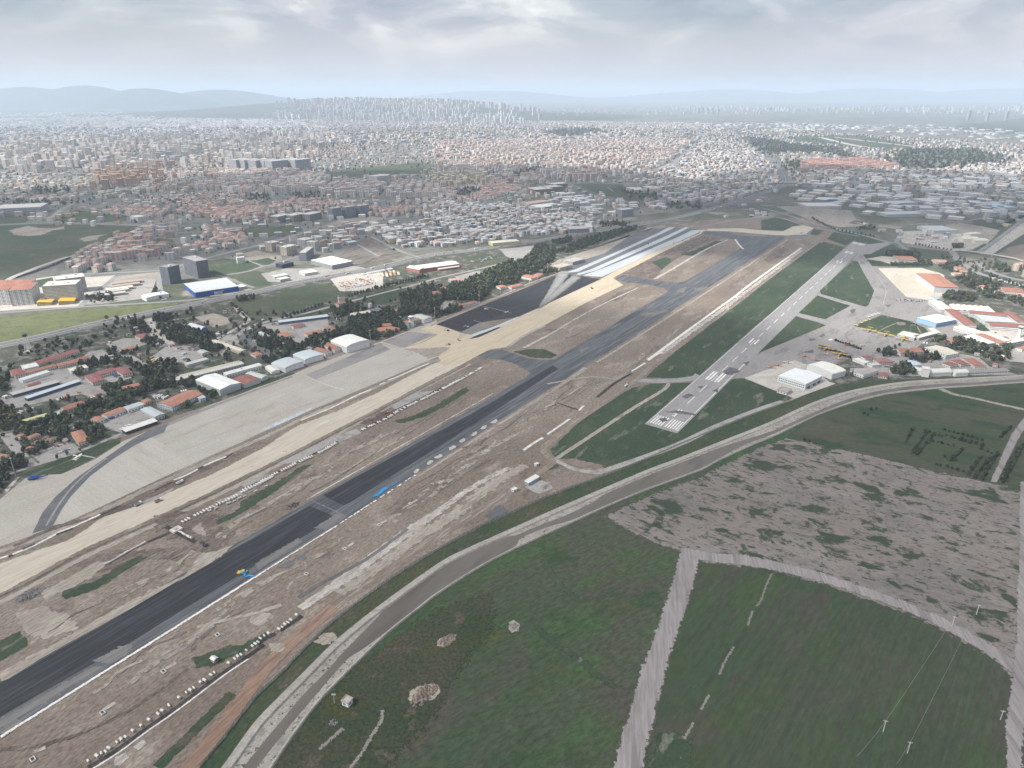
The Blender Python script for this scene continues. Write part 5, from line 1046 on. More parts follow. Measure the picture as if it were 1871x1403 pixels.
obj('cab_glass',MB().lathe([(5.0,17.2),(5.5,20)],12).mesh('cab','glass_dark'),t); obj('cab_roof',MB().lathe([(6.0,20),(5.8,20.5),(.6,22)],12).mesh('roof','paint_white_gloss'),t); obj('gallery',MB().lathe([(6.2,16.6),(6.2,17.1)],12).mesh('gallery','paint_white_gloss'),t)
building('mosque','small pink-walled mosque with red roof near the base fence',B1([(945,240),(975,250),(1020,235)]),9,'hip',3,PINKW,TILE,cat='mosque')
p = G(B1(978,252)); t = thing('minaret','short white minaret beside the small pink mosque','minaret',(*p,.1)); obj('shaft',MB().lathe([(1.4,0),(1.2,14),(1.8,14.5),(1.8,15.2),(.9,15.3),(.9,18)],10).mesh('shaft','paint_white_gloss'),t); obj('spire',MB().lathe([(1.1,18),(.05,22)],10).mesh('spire','metal_grey'),t)
for lab,q,c,h in (('red-roofed barrack in the middle of the fenced yard, upper one',[(580,420),(610,435),(690,410)],TILE_D,4),('orange-roofed barrack in the fenced yard with the grey blue shed on its left',[(470,488),(520,520),(590,495)],ORANGE,5),('long orange-roofed barrack in the middle of the fenced yard',[(690,485),(720,500),(835,460)],ORANGE,4),
                   ('orange-roofed house at the right end of the fenced yard, near one',[(905,450),(925,465),(965,445)],ORANGE,4),('orange-roofed house at the right end of the fenced yard, far one',[(840,435),(870,450),(915,425)],ORANGE,4),('tiny orange-roofed house in the pine grove below the silo',[(1385,300),(1400,310),(1460,295)],ORANGE,4),
                   ('white house with red roof in the pine grove, west part',[(1715,150),(1750,165),(1780,140)],TILE,7),('white house with red roof in the pine grove, east part',[(1770,120),(1810,130),(1840,110)],TILE,6),('orange-roofed kiosk beside the curving base road',[(255,650),(300,670),(345,650)],ORANGE,4)):
    building('house',lab,B1(q),h,'hip',1.8,WHITE,c)
building('shed','long grey-blue vehicle shed with dark open bays behind the fenced yard',B1([(490,398),(890,348),(880,335)]),5,'shed',1.0,(0.10,0.13,0.22),(0.46,0.51,0.54),wm='wall_plain')  # closed walls coloured dark for the shade inside the open bays
building('shed','grey-blue shed below the fenced yard',B1([(320,480),(380,515),(410,505)]),4,'gable',1.2,GREYW,(0.42,0.48,0.52),wm='wall_plain')
for lab,q in (('orange-roofed house beside the dark apron, nearest to the tower',[(1190,482),(1230,498),(1395,435)]),):
    building('house',lab,D8(q),6,'hip',2.5,WHITE,ORANGE)
for lab,q in (('orange roof among the pines behind the dark apron, left one',[(565,545),(600,560),(650,550)]),('orange roof among the pines behind the dark apron, middle one',[(655,548),(690,558),(745,525)]),('orange roof among the pines at the construction yard, left one',[(765,465),(850,485),(900,470)]),('orange roof among the pines at the construction yard, right one',[(850,470),(900,475),(945,445)])):
    building('house',lab,B2(q),5,'hip',2,WHITE,ORANGE)
building('clubhouse','pink-roofed green-walled clubhouse, left half',D8([(1115,185),(1150,205),(1240,175)]),6,'gable',2,(0.34,0.45,0.40),(0.44,0.26,0.27)); building('clubhouse','pink-roofed green-walled clubhouse, right half',D8([(1200,210),(1250,222),(1300,200)]),5,'gable',2,CREAM,(0.44,0.26,0.27))
building('factory','long brick factory with white roof beside the highway',D8([(790,72),(1240,12),(1100,-15)]),10,'gable',3,(0.38,0.17,0.14),SHEETW,wm='facade_low',cat='factory')
building('factory','lower brick factory wing with pointed white roof facing the bus yard',D8([(640,55),(790,80),(880,60)]),9,'gable',3,(0.38,0.17,0.14),SHEETW,wm='facade_low',cat='factory')
building('shed','white lean-to along the front of the brick factory',D8([(1010,75),(1250,42),(1220,28)]),5,'shed',1,(0.38,0.17,0.14),SHEETW,wm='wall_plain')
building('works','unfinished concrete frame building at the construction yard, near one',A6([(800,880),(870,895),(930,870)]),9,'flat',0,(0.42,0.38,0.31),(0.40,0.37,0.32)); building('works','unfinished concrete frame building at the construction yard, far one',A6([(880,840),(960,855),(1010,825)]),8,'flat',0,(0.38,0.36,0.34),(0.34,0.34,0.33))
# left cluster (D4 / A8)
for lab,q,c,h,rt in (('long maroon-roofed barrack furthest up the base slope',[(275,290),(330,305),(720,205)],MAROON,4.5,'gable'),('long orange-roofed barrack behind the maroon hall, western half',[(205,370),(230,385),(480,320)],ORANGE,5,'gable'),('orange-roofed barrack behind the maroon hall, eastern half',[(475,305),(500,325),(670,270)],ORANGE,5,'gable'),('short red-roofed barrack at the east end of the orange row',[(660,255),(680,270),(760,245)],TILE,5,'gable'),
                   ('maroon hipped hall at the west end of the long barracks',[(80,360),(130,405),(225,385)],MAROON,6,'hip'),('maroon-roofed workshop west wing round the motor yard',[(720,405),(790,465),(880,430)],MAROON,6,'hip'),('maroon-roofed workshop middle wing round the motor yard',[(815,375),(860,395),(1000,355)],MAROON,6,'hip'),('maroon-roofed workshop east wing round the motor yard',[(970,345),(1050,395),(1125,370)],MAROON,6,'hip'),
                   ('small maroon roof between the two grey vehicle sheds',[(215,490),(240,500),(345,465)],MAROON,4,'gable'),('red-roofed low house left of the pine belt near the motor pool',[(515,680),(560,700),(725,640)],TILE,4.5,'gable'),('orange-roofed low house in the pine belt below the motor yard',[(1030,500),(1050,520),(1180,475)],ORANGE,4.5,'gable'),
                   ('orange-roofed small house among pines, farthest of the row near the apron',[(395,880),(430,890),(505,855)],ORANGE,4,'hip'),('orange-roofed small house with a pale wall, middle of the row',[(225,930),(260,940),(345,905)],ORANGE,4,'hip'),('orange-roofed cottage at the west end of the row',[(140,915),(170,925),(225,905)],ORANGE,5,'hip'),('long orange roof above the car park by the lawn',[(350,985),(400,985),(520,940)],ORANGE,4,'hip'),
                   ('orange roof at the left end above the car park',[(205,1030),(260,1040),(300,1015)],ORANGE,4,'hip'),('tiny orange roof between the two car park houses',[(290,970),(320,980),(360,970)],ORANGE,4,'hip'),('square orange-roofed house by the lawn road',[(605,890),(670,980),(750,935)],ORANGE,5,'hip')):
    building('barrack' if 'barrack' in lab else 'house',lab,D4(q),h,rt,2.0,CREAM,c)
building('house','large orange-roofed house cut by the left edge',D4([(-80,1090),(60,1105),(125,1085)]),5,'hip',2.5,CREAM,ORANGE)
building('hall','white roof section between the maroon hall and the orange barrack',D4([(180,320),(210,350),(325,315)]),6,'flat',0,WHITE,SHEETW,wm='wall_plain')
building('store','small white flat-roofed store in the middle of the motor pool',D4([(580,345),(610,370),(740,325)]),5,'flat',0,WHITE,(0.60,0.58,0.53),wm='facade_low')
building('shed','long pale shed nearest to the maroon hall',D4([(160,435),(190,445),(455,380)]),5,'shed',.8,WHITE,(0.60,0.63,0.62),wm='wall_plain')
building('shed','long grey open vehicle shed in the motor pool, upper one',D4([(85,555),(110,570),(470,440)]),4.5,'shed',.8,(0.08,0.09,0.12),(0.40,0.40,0.39),wm='wall_plain')  # near-black wall colour is the shade under the open shed
building('shed','long blue-grey open vehicle shed in the motor pool, lower one',D4([(208,590),(235,600),(710,458)]),4.5,'shed',.8,(0.06,0.09,0.17),(0.46,0.51,0.54),wm='wall_plain')  # dark colour puts the open shed's inner shade on closed walls
building('store','pale yellow barrel-roofed store among pines',D4([(190,790),(215,810),(405,745)]),4.5,'arch',2.5,YELL,(0.47,0.44,0.24),wm='wall_plain')
building('store','grey flat shed beside the red-roofed low house',D4([(405,740),(450,755),(540,710)]),4,'flat',0,GREYW,(0.40,0.42,0.43),wm='wall_plain')
for lab,q,c,h in (('orange-roofed garage row beside the car yard, near end',[(740,1010),(790,1025),(850,995)],ORANGE,5),('orange-roofed garage row beside the car yard, long part',[(825,970),(870,985),(1015,925)],ORANGE,5.5),('blue-grey-roofed garage at the end of the car yard',[(1000,910),(1040,930),(1155,880)],SHEETG,5.5)):
    building('garage',lab,A8(q),h,'gable',1.6,WHITE,c,wm='facade_low')
building('hall','blue-grey gabled hall with open front at the car yard',A8([(1145,930),(1260,990),(1330,960)]),6,'gable',1.4,GREYW,SHEETG,axis='x',wm='facade_low')
building('shed','long white open vehicle shelter beside the apron',A8([(990,1090),(1025,1110),(1250,1005)]),4.5,'shed',.6,(0.05,0.055,0.06),SHEETW,wm='wall_plain')  # black walls carry the shade within the open shelter
building('operations_building','long house with broad orange roof between the car yard and the white hangar',A8([(1280,880),(1400,910),(1610,790)]),6.5,'gable',3,(0.48,0.54,0.58),ORANGE)
building('house','small blue-grey flat annex at the east end of the broad orange roof',A8([(1600,825),(1630,845),(1665,825)]),5,'flat',0,(0.48,0.54,0.58),SHEETG); building('house','small orange-roofed hut behind the car yard',A8([(1150,855),(1180,870),(1225,850)]),4,'hip',1.4,CREAM,ORANGE)
building('gymnasium','sports hall with pale barrel roof and blue walls beside the sports ground',A8([(1530,250),(1640,285),(1700,275)]),4,'arch',5,(0.10,0.16,0.42),(0.52,0.56,0.60),axis='x',wm='wall_plain')
building('hall','long cream flat-roofed hall at the base road junction',A8([(1715,370),(1960,455),(1990,440)]),6,'gable',1,CREAM,(0.55,0.52,0.42),wm='facade_low')
building('barrack','red-roofed barrack beside the entrance avenue',D5([(270,310),(350,345),(510,345)]),5,'hip',2.5,CREAM,MAROON); building('barrack','orange-roofed barrack at the small yard left of the avenue',D5([(105,460),(140,475),(280,425)]),4,'gable',1.6,CREAM,ORANGE)
building('hall','long beige-roofed workshop hall behind the white hangar, upper row',D5([(745,735),(765,750),(1330,560)]),6,'gable',1.8,GREYW,(0.48,0.45,0.36),wm='facade_low'); building('hall','long grey-roofed workshop hall behind the white hangar, lower row',D5([(680,760),(720,790),(1400,590)]),5,'gable',1.0,GREYW,(0.48,0.48,0.45),wm='facade_low')
building('store','pale blue-roofed store with an orange lean-to beside the bus yard',D5([(935,480),(990,505),(1060,485)]),5,'gable',1.5,CREAM,SHEETG); building('shed','grey open shelter along the bus yard',D5([(800,610),(830,625),(1030,550)]),4,'shed',.6,GREYW,(0.46,0.46,0.45),wm='wall_plain')
# south-west huts
building('pump_house','small white pump house with grey flat roof in the dark field',C3([(1030,705),(1075,725),(1110,690)]),4,'flat',0,WHITE,(0.36,0.33,0.31),wm='facade_low',cat='hut')
building('hut','tiny pink-walled hut with grey roof beside the pipe trench',C1([(1338,708),(1360,722),(1385,705)]),3,'gable',1.2,(0.50,0.32,0.30),SHEET,wm='facade_low',cat='hut')
building('shed','white site shed beside the scrap yard on the service road',C4([(618,310),(645,322),(730,280)]),4,'shed',.6,(0.25,0.33,0.45),(0.62,0.60,0.55),wm='wall_plain'); building('container','small white container cabin beside the service road, nearest the scrap yard',C4([(522,365),(540,375),(562,362)]),2.6,'flat',0,WHITE,SHEETW,wm='facade_low',cat='cabin'); building('container','small white container cabin on grass north of the service road',C4([(688,185),(700,192),(716,184)]),2.6,'flat',0,WHITE,SHEETW,wm='facade_low',cat='cabin')
# ------------------------------------------------------------------ aircraft
plain('plane_yellow',(0.50,0.36,0.07),0.5,0.06); plain('plane_orange',(0.50,0.22,0.08),0.5,0.06); plain('plane_white',(0.74,0.74,0.73),0.45,0.05); plain('plane_cream',(0.68,0.60,0.34),0.5,0.06); plain('tarp_blue',(0.025,0.07,0.26),0.6,0.25,0.5); plain('rubber',(0.02,0.02,0.022),0.8,0.1)
def wing(b,span,root,tip,y,z,th=0.22,dih=0.0,sweep=0.0,x0=0.0):
    for s in (-1,1):
        V = [(x0,y + root / 2,z),(x0,y - root / 2,z),(s * span / 2,y - sweep - tip / 2,z + dih),(s * span / 2,y - sweep + tip / 2,z + dih)]
        V += [(x,yy,zz + th * (1 if i < 2 else .5)) for i,(x,yy,zz) in enumerate(V)]
        F = [(0,1,2,3),(4,7,6,5),(0,4,5,1),(1,5,6,2),(2,6,7,3),(3,7,4,0)]
        b.add(V,F if s > 0 else [f[::-1] for f in F])
    return b
def fus(b,prof,n=10,zs=1.0):       # (y, radius, z centre)
    V = []; F = []
    for y,r,z in prof:
        for j in range(n): a = 2 * pi * j / n; V.append((r * cos(a),y,z + r * zs * sin(a)))
    for i in range(len(prof) - 1):
        for j in range(n): F.append((i * n + j,(i + 1) * n + j,(i + 1) * n + (j + 1) % n,i * n + (j + 1) % n))
    F.append(tuple(range(n))); F.append(tuple((len(prof) - 1) * n + j for j in range(n))[::-1])
    return b.add(V,F)
def fin(b,y0,y1,y2,y3,z0,z1,th=.14):
    V = [(-th,y0,z0),(-th,y1,z0),(-th * .5,y2,z1),(-th * .5,y3,z1),(th,y0,z0),(th,y1,z0),(th * .5,y2,z1),(th * .5,y3,z1)]
    return b.add(V,[(0,1,2,3),(4,7,6,5),(0,4,5,1),(1,5,6,2),(2,6,7,3),(3,7,4,0)])
def flying_boat(label,loc,rz):
    t = thing('flying_boat',label,'aircraft',(*loc,.3),rz,None)
    b = MB(); fus(b,[(9.8,.35,2.2),(9.0,1.0,2.1),(6.5,1.35,2.2),(1,1.45,2.4),(-4,1.05,2.9),(-9.6,.35,3.6)],12,1.15); obj('fuselage',b.mesh('fuselage','plane_yellow',smooth=True),t)
    obj('wing',wing(MB(),28.6,3.5,3.4,1.6,4.2,.4).mesh('wing','plane_yellow'),t); obj('tailplane',wing(MB(),10.6,2.3,1.9,-8.6,6.0,.22).mesh('tailplane','plane_yellow'),t); obj('fin',fin(MB(),-6.6,-10.2,-10.0,-8.4,3.4,8.4).mesh('fin','plane_yellow'),t)
    for s in (-1,1):
        e = obj('engine',fus(MB(),[(4.6,.55,4.9),(4.2,.75,4.9),(2.2,.7,4.8),(0,.2,4.7)],8).mesh('engine','plane_yellow'),t,(s * 4.2,0,0)); pr = MB()
        for k in range(3): a = 2 * pi * k / 3; pr.tube([(0,4.7,4.9),(1.7 * cos(a),4.7,4.9 + 1.7 * sin(a))],[.14,.06],4)
        obj('propeller',pr.mesh('propeller','metal_dark'),e); obj('float',fus(MB(),[(3.4,.1,2.9),(2.2,.4,2.8),(0,.3,2.9),(-.8,.05,3.1)],6).box(-.1,.1,.6,1.8,3.1,4.2).mesh('float','plane_yellow'),t,(s * 11.6,0,0))
        w = MB(); w.tube([(s * 2.0,.2,.55),(s * 2.5,.2,.55)],.55,8).tube([(s * 1.2,.2,2.0),(s * 2.2,.2,.6)],.12,5); obj('wheel',w.mesh('wheel','rubber'),t)
    obj('cockpit',MB().box(-.9,.9,5.2,7.0,3.2,4.0,0,.3).mesh('cockpit','glass_dark'),t)
    return t
def light_plane(name,label,loc,rz,mat,span=14.0,ln=8.6,wmat=None,group=None):
    t = thing(name,label,'aircraft',(*loc,.3),rz,group); k = ln / 9.0
    b = MB(); fus(b,[(4.0 * k,.25,1.6),(3.5 * k,.62,1.6),(1.8 * k,.75,1.7),(-.6 * k,.65,1.75),(-4.9 * k,.16,1.9)],8,1.2); obj('fuselage',b.mesh('fuselage',mat,smooth=True),t)
    obj('wing',wing(MB(),span,2.1,1.7,.9 * k,1.3,.24,.5).mesh('wing',wmat or mat),t); obj('tailplane',wing(MB(),span * .32,1.1,.8,-4.4 * k,1.95,.14).mesh('tailplane',wmat or mat),t); obj('fin',fin(MB(),-3.6 * k,-5.2 * k,-5.1 * k,-4.4 * k,1.9,3.5).mesh('fin',mat),t)
    obj('canopy',MB().box(-.5,.5,-.3 * k,1.3 * k,2.3,3.0,0,.22).mesh('canopy','glass_dark'),t)
    pr = MB().tube([(0,4.1 * k,.5),(0,4.1 * k,2.7)],.1,4); obj('propeller',pr.mesh('propeller','metal_dark'),t)
    for s in (-1,1): obj('wheel',MB().tube([(s * 1.3 - .12,1.2 * k,.35),(s * 1.3 + .12,1.2 * k,.35)],.35,8).tube([(s * 1.2,1.1 * k,1.4),(s * 1.3,1.2 * k,.4)],.08,4).mesh('wheel','rubber'),t)
    return t
def heading(p,q):   # nose from p to q in photo pixels -> rz for nose along +Y
    return dirang(p,q) - pi / 2
hd = heading(D2(705,465),D2(655,510))
for L,q in (('yellow flying boat parked at the lawn corner, leftmost of the upper row',(1170,285)),('yellow flying boat, middle one of the upper row beside the lawn',(1358,335)),('yellow flying boat at the right end of the upper row near the canopy',(1555,388)),('yellow flying boat nearest the hedge strip, left one of the lower pair',(672,495)),('yellow flying boat, right one of the lower pair',(838,560))):
    flying_boat(L,G(D2(*q)),hd)
hd2 = heading(D2(440,545),D2(425,580))
for L,q,m,w in (('orange crop-duster plane at the left end of the apron row',(55,700),'plane_orange',None),('orange crop-duster plane, second from the left on the apron',(135,675),'plane_orange',None),('orange and white plane, third from the left on the apron',(252,645),'plane_orange','plane_white'),('orange plane, fourth from the left beside dark tyre stains',(445,570),'plane_orange',None),('orange plane just behind the arched white hangar',(562,612),'plane_orange',None),('white plane with orange nose between the yellow flying boats',(692,550),'plane_white','plane_orange'),('white plane with orange nose below the right yellow flying boat',(820,598),'plane_white','plane_orange')):
    light_plane('crop_duster',L,G(D2(*q)),hd2 + R.uniform(-.15,.15),m,17.0,9.5,w)
for L,q in (('small yellow plane at the left corner of the octagonal lawn',(1030,222)),('small cream-yellow plane, second along the lawn edge',(1080,192)),('small cream-yellow plane, third along the lawn edge',(1128,172)),('small cream-yellow plane, fourth along the lawn edge',(1172,155))):
    light_plane('light_aircraft',L,G(D2(*q)),heading(D2(1100,190),D2(1060,160)),'plane_cream',10,7.5,'plane_yellow')
for i,(L,q) in enumerate((('white light plane, first of four white ones at the lawn top',(1165,122)),('white light plane, second of four white ones at the lawn top',(1205,108)),('white light plane, third of four white ones at the lawn top',(1240,96)),('white light plane, last of four white ones at the lawn top',(1275,86)))):
    light_plane('light_aircraft',L,G(D2(*q)),heading(D2(1100,190),D2(1060,160)),'plane_white',10,7.5)
light_plane('light_aircraft','red and white plane beside the dark red shed by the canal road',G(D3(75,880)),2.0,'plane_white',10,7.5,'paint_red')
light_plane('display_plane','white monument plane on the concrete pad in the west lawn',G(D4(665,1100)),heading(D4(640,1095),D4(700,1100)),'plane_white',12,10)
light_plane('light_aircraft','small red plane beside the clipped hedge on the ramp',G(D2(912,448)),1.0,'paint_red',9,7); light_plane('light_aircraft','small red and white plane at the far end of the ramp hedge',G(D2(1090,450)),1.4,'plane_white',9,7,'paint_red')
# helicopter under blue tarpaulin
p = G(D4(308,1290)); t = thing('helicopter','helicopter wrapped in dark blue tarpaulin on the corner of the west apron','helicopter',(*p,.3),heading(D4(370,1270),D4(250,1285)))
b = MB(); fus(b,[(8.5,.5,1.6),(7.5,1.5,1.8),(4,1.9,2.1),(-1,1.8,2.3),(-4,1.1,2.7),(-12,.4,3.2),(-13,.3,3.4)],10,1.1); obj('body_cover',b.mesh('cover','tarp_blue'),t)
obj('engine_cover',MB().box(-1.3,1.3,-2.5,4.5,3.6,5.0,0,.4).mesh('cover','tarp_blue'),t); obj('tail_fin',fin(MB(),-11.6,-13.2,-13.8,-12.9,3.2,6.0).mesh('fin','tarp_blue'),t)
for k in range(4):
    a = .5 + k * pi / 2; obj('rotor_blade',MB().add([(0,1.0,5.3),(8.0 * cos(a) - .3 * sin(a),1 + 8 * sin(a) + .3 * cos(a),4.9),(8.0 * cos(a) + .3 * sin(a),1 + 8 * sin(a) - .3 * cos(a),4.9),(0,1.0,5.45),(8.0 * cos(a) - .3 * sin(a),1 + 8 * sin(a) + .3 * cos(a),5.0),(8.0 * cos(a) + .3 * sin(a),1 + 8 * sin(a) - .3 * cos(a),5.0)],[(0,1,2),(3,5,4),(0,3,4,1),(1,4,5,2),(2,5,3,0)]).mesh('blade','tarp_blue'),t)
for s in (-1,1): obj('wheel',MB().tube([(s * 1.7 - .2,2,.5),(s * 1.7 + .2,2,.5)],.5,8).mesh('wheel','rubber'),t)
# ------------------------------------------------------------------ concrete pipes
plain('pipe_concrete',(0.56,0.55,0.53),0.8,0.12)
def pipe_mesh(rad,ln):
    b = MB(); n = 10; V = []; F = []
    for r,x in ((rad,-ln / 2),(rad * .96,-ln / 2 + .05),(rad * .96,ln / 2 - .25),(rad * 1.1,ln / 2 - .2),(rad * 1.1,ln / 2),(rad * .8,ln / 2),(rad * .8,-ln / 2)):
        for j in range(n): a = 2 * pi * j / n; V.append((x,r * cos(a),r * sin(a) + rad * 1.1))
    m = 7
    for i in range(m):
        for j in range(n): F.append((i * n + j,((i + 1) % m) * n + j,((i + 1) % m) * n + (j + 1) % n,i * n + (j + 1) % n))
    return b.add(V,F).mesh('pipe','pipe_concrete')
PIPE_A,PIPE_B = pipe_mesh(1.2,5.0),pipe_mesh(1.1,3.4)
def pipe_row(P,spacing,me,label,group,across=True,skip=0.12,jit=.25,side=0.0):
    q = np.array(resample([G(p) for p in P],spacing)); n = 0
    for i in range(len(q) - 1):
        if R.random() < skip: continue
        a = math.atan2(*(q[i + 1] - q[i])[::-1]); nn = np.array([-sin(a),cos(a)])
        c = q[i] + nn * (side + R.uniform(-jit,jit)); n += 1
        o = obj('concrete_pipe',me,None,(c[0],c[1],.3),a + (pi / 2 if across else 0) + R.uniform(-.2,.2),label=label,category='pipe',group=group); k = R.uniform(.62,1.0); o.scale = (R.uniform(.7,1.05),k,k)
    return n
g1 = 'concrete pipes laid crosswise along the upper trench'; l1 = 'pale concrete pipe lying crosswise in the long row between runway and graded strip'
np_ = pipe_row(B8([(0,1010),(100,970),(230,895),(310,855),(440,790),(560,735),(690,660)]),3.2,PIPE_A,l1,g1,skip=.12)
np_ += pipe_row(B8([(870,570),(1020,500),(1120,440),(1240,380),(1400,300),(1600,195),(1720,125)]),3.4,PIPE_A,l1,g1,skip=.18)
np_ += pipe_row(C8([(600,690),(700,640),(800,590),(900,540),(1000,495),(1100,440),(1250,365),(1340,315)]),3.2,PIPE_A,l1,g1,skip=.12)
pipe_row(C8([(-20,1030),(80,975),(200,905),(310,850)]),3.5,PIPE_A,'pale concrete pipe laid end to end in the finished stretch by the trench crossing','pipes laid end to end',across=False,skip=.0,jit=.05)
pipe_row(C8([(800,590),(950,525),(1130,450),(1300,370)]),6.5,PIPE_A,'pale concrete pipe lying askew on the lower side of the upper pipe row','pipes lying beside the upper row',across=False,skip=.3,jit=1.2,side=-5.0)
g2 = 'concrete pipes along the lower trench'; l2 = 'short white concrete pipe standing by the black trench below the runway'
pipe_row(C1([(540,1392),(680,1310),(780,1235),(930,1130),(1040,1050),(1150,970),(1330,840),(1440,760),(1560,680),(1671,600)]),2.7,PIPE_B,l2,g2,skip=.42,jit=.6,side=1.5)
pipe_row(C2([(460,1050),(545,1000)]),3.3,PIPE_B,l2,g2,skip=.2,side=1.5); pipe_row(C2([(595,985),(660,935),(740,865)]),3.3,PIPE_B,l2,g2,skip=.25,side=1.5)
ribbon('pipe_trench',C1([(560,1403),(680,1335),(790,1260),(940,1150),(1050,1075),(1160,995),(1340,860),(1450,780),(1570,700),(1680,620)]),4.0,'trench',0.42,1.0)
ribbon('trench_lip',C1([(575,1420),(690,1350),(800,1275),(950,1163),(1060,1088),(1170,1008),(1350,872),(1460,792),(1580,712)]),1.5,'white_stone',0.44,1.0)
ribbon('pipe_trench',C2([(430,1085),(490,1040),(560,1005)]),4.0,'trench',0.42,1.0,smooth=2); ribbon('pipe_trench',C2([(590,985),(660,940),(750,880)]),4.0,'trench',0.42,1.0,smooth=2)
ribbon('pipe_trench',B8([(0,1000),(230,885),(440,780),(690,650)]),3.0,'trench',0.38,1.5); ribbon('pipe_trench',B8([(870,565),(1120,430),(1400,290),(1600,185)]),3.0,'trench',0.38,1.5); ribbon('pipe_trench',C8([(310,850),(380,820),(500,770)]),4,'trench',.42,1.5,smooth=2)
# crossing chamber
p = G(C8(545,755)); t = thing('trench_chamber','large concrete chamber where the two pipe trenches cross','chamber',(*p,.1),RWY); obj('shaft',MB().box(-5,5,-4,4,0,2.2).mesh('shaft','concrete_pale'),t); obj('cover',MB().box(-2.2,2.2,-2,2,2.25,2.7).mesh('cover','concrete_grey'),t)
pipe_row(C8([(570,775),(640,815),(710,850)]),3.3,PIPE_A,'concrete pipe in the short stub running from the chamber towards the runway','pipes in the stub trench',across=False,skip=.15,side=.8); ribbon('pipe_trench',C8([(460,725),(560,775),(700,850)]),5,'trench',.4,1.5,smooth=2)
# drain inlets on the runway strip
def inlet(px,lab):
    p = G(px); t = thing('drain_inlet',lab,'drain inlet',(*p,.3),RWY + pi / 2 + R.uniform(-.1,.1)); b = MB()
    for x0,x1,y0,y1 in ((-2.2,2.2,-1.5,-1.0),(-2.2,2.2,1.0,1.5),(-2.2,-1.7,-1,1),(1.7,2.2,-1,1)): b.box(x0,x1,y0,y1,0,.9)
    obj('rim',b.mesh('rim','concrete_pale'),t); obj('pit',MB().box(-1.7,1.7,-1,1,0.0,.15).mesh('pit','metal_dark'),t)
INL = [C1(210,1352),C1(653,1055),C1(1042,793),C1(1385,560),C2(780,583),C2(1052,402),C2(1298,233),C2(1520,80),C4(180,215),C4(345,95),C4(20,320)]
ORD = ['nearest to the bottom-left corner','second from the bottom-left','third from the bottom-left','fourth, just above the pink hut','fifth, near the dark gravel heaps','sixth, beside pale wheel ruts','seventh, near the end of the white edging','eighth, with a pale concrete slab beside it','tenth, south of the dust patches','eleventh and farthest one','ninth in the row']
for q,o in zip(INL,ORD): inlet(q,'concrete drain inlet south of the runway, ' + o)
for q in (C1([(660,1035),(735,990)]),C1([(1055,775),(1120,735)]),C1([(220,1305),(290,1275)]),C2([(1075,385),(1115,360)]),C2([(1310,220),(1350,200)]),C2([(1530,75),(1570,50)]),C4([(190,205),(212,190)]),C4([(345,100),(360,85)]),C4([(5,330),(45,305)])):
    ribbon('concrete_apron',q,3.0,'chalk',0.42,1.0,smooth=2)
# bundles of blue pipes on the runway
plain('pipe_blue',(0.03,0.30,0.62),0.5,0.1)
def pipe_bundle(px,lab,n,ln,rz):
    p = G(px); t = thing('pipe_bundle',lab,'pipe bundle',(*p,.5),rz)
    for i in range(n):
        y = (i - n / 2) * .55; x = R.uniform(-1.2,1.2); obj('pipe',MB().tube([(x - ln / 2,y,.3),(x + ln / 2,y,.3)],.27,6).mesh('pipe','pipe_blue'),t)
for i,(x,y,n,ln) in enumerate([(960,1035,5,9),(985,1025,6,10),(1005,1005,7,10),(1020,990,6,9),(1040,988,4,8),(1095,953,3,9)]):
    pipe_bundle(B8(x,y),'bundle of bright blue pipes on the runway, ' + ('nearest of the main heap','second of the main heap','middle of the main heap','fourth of the main heap','farthest of the main heap','single one lying apart from the heap')[i],n,ln,RWY + R.uniform(-.1,.1))
# ------------------------------------------------------------------ vehicles
for nme,c in (('car_white',(0.70,0.70,0.70)),('car_grey',(0.28,0.29,0.30)),('car_dark',(0.04,0.045,0.05)),('car_blue',(0.04,0.10,0.32)),('car_red',(0.38,0.05,0.04)),('truck_yellow',(0.58,0.36,0.04)),('truck_orange',(0.58,0.20,0.04)),('machine_blue',(0.06,0.36,0.62))): plain(nme,c,0.35,0.05,spec=.5)
def car_mesh(mat):
    b = MB(); b.box(-.88,.88,-2.2,2.2,.35,.95,0,.06).box(-.78,.78,-1.7,.9,.95,1.5,1,.18)
    for x in (-.8,.8):
        for y in (-1.4,1.4): b.box(x - .12,x + .12,y - .33,y + .33,0,.66,2,.0)
    b.box(-.6,.6,-1.35,.6,1.505,1.52,0)
    return b.mesh('car',[mat,'glass_dark','rubber'])
CARS = [car_mesh(m) for m in ('car_white','car_white','car_white','car_grey','car_dark','car_blue','car_red')]
def van_mesh(mat,ln=8.0,w=2.4,h=3.0):
    b = MB(); b.box(-w / 2,w / 2,-ln / 2,ln / 2,.5,h,0,.08).box(-w / 2 - .02,w / 2 + .02,-ln / 2 + .6,ln / 2 - .3,h * .55,h * .8,1)
    for x in (-w / 2 + .2,w / 2 - .2):
        for y in (-ln * .3,ln * .3): b.box(x - .2,x + .2,y - .5,y + .5,0,1.0,2)
    return b.mesh('bus',[mat,'glass_dark','rubber'])
BUS_W,BUS_Y = van_mesh('car_white',11,2.5,3.1),van_mesh('truck_yellow',10,2.5,3.0); VAN_W,VAN_B = van_mesh('car_white',5.6,2.0,2.4),van_mesh('car_blue',5.6,2.0,2.4)
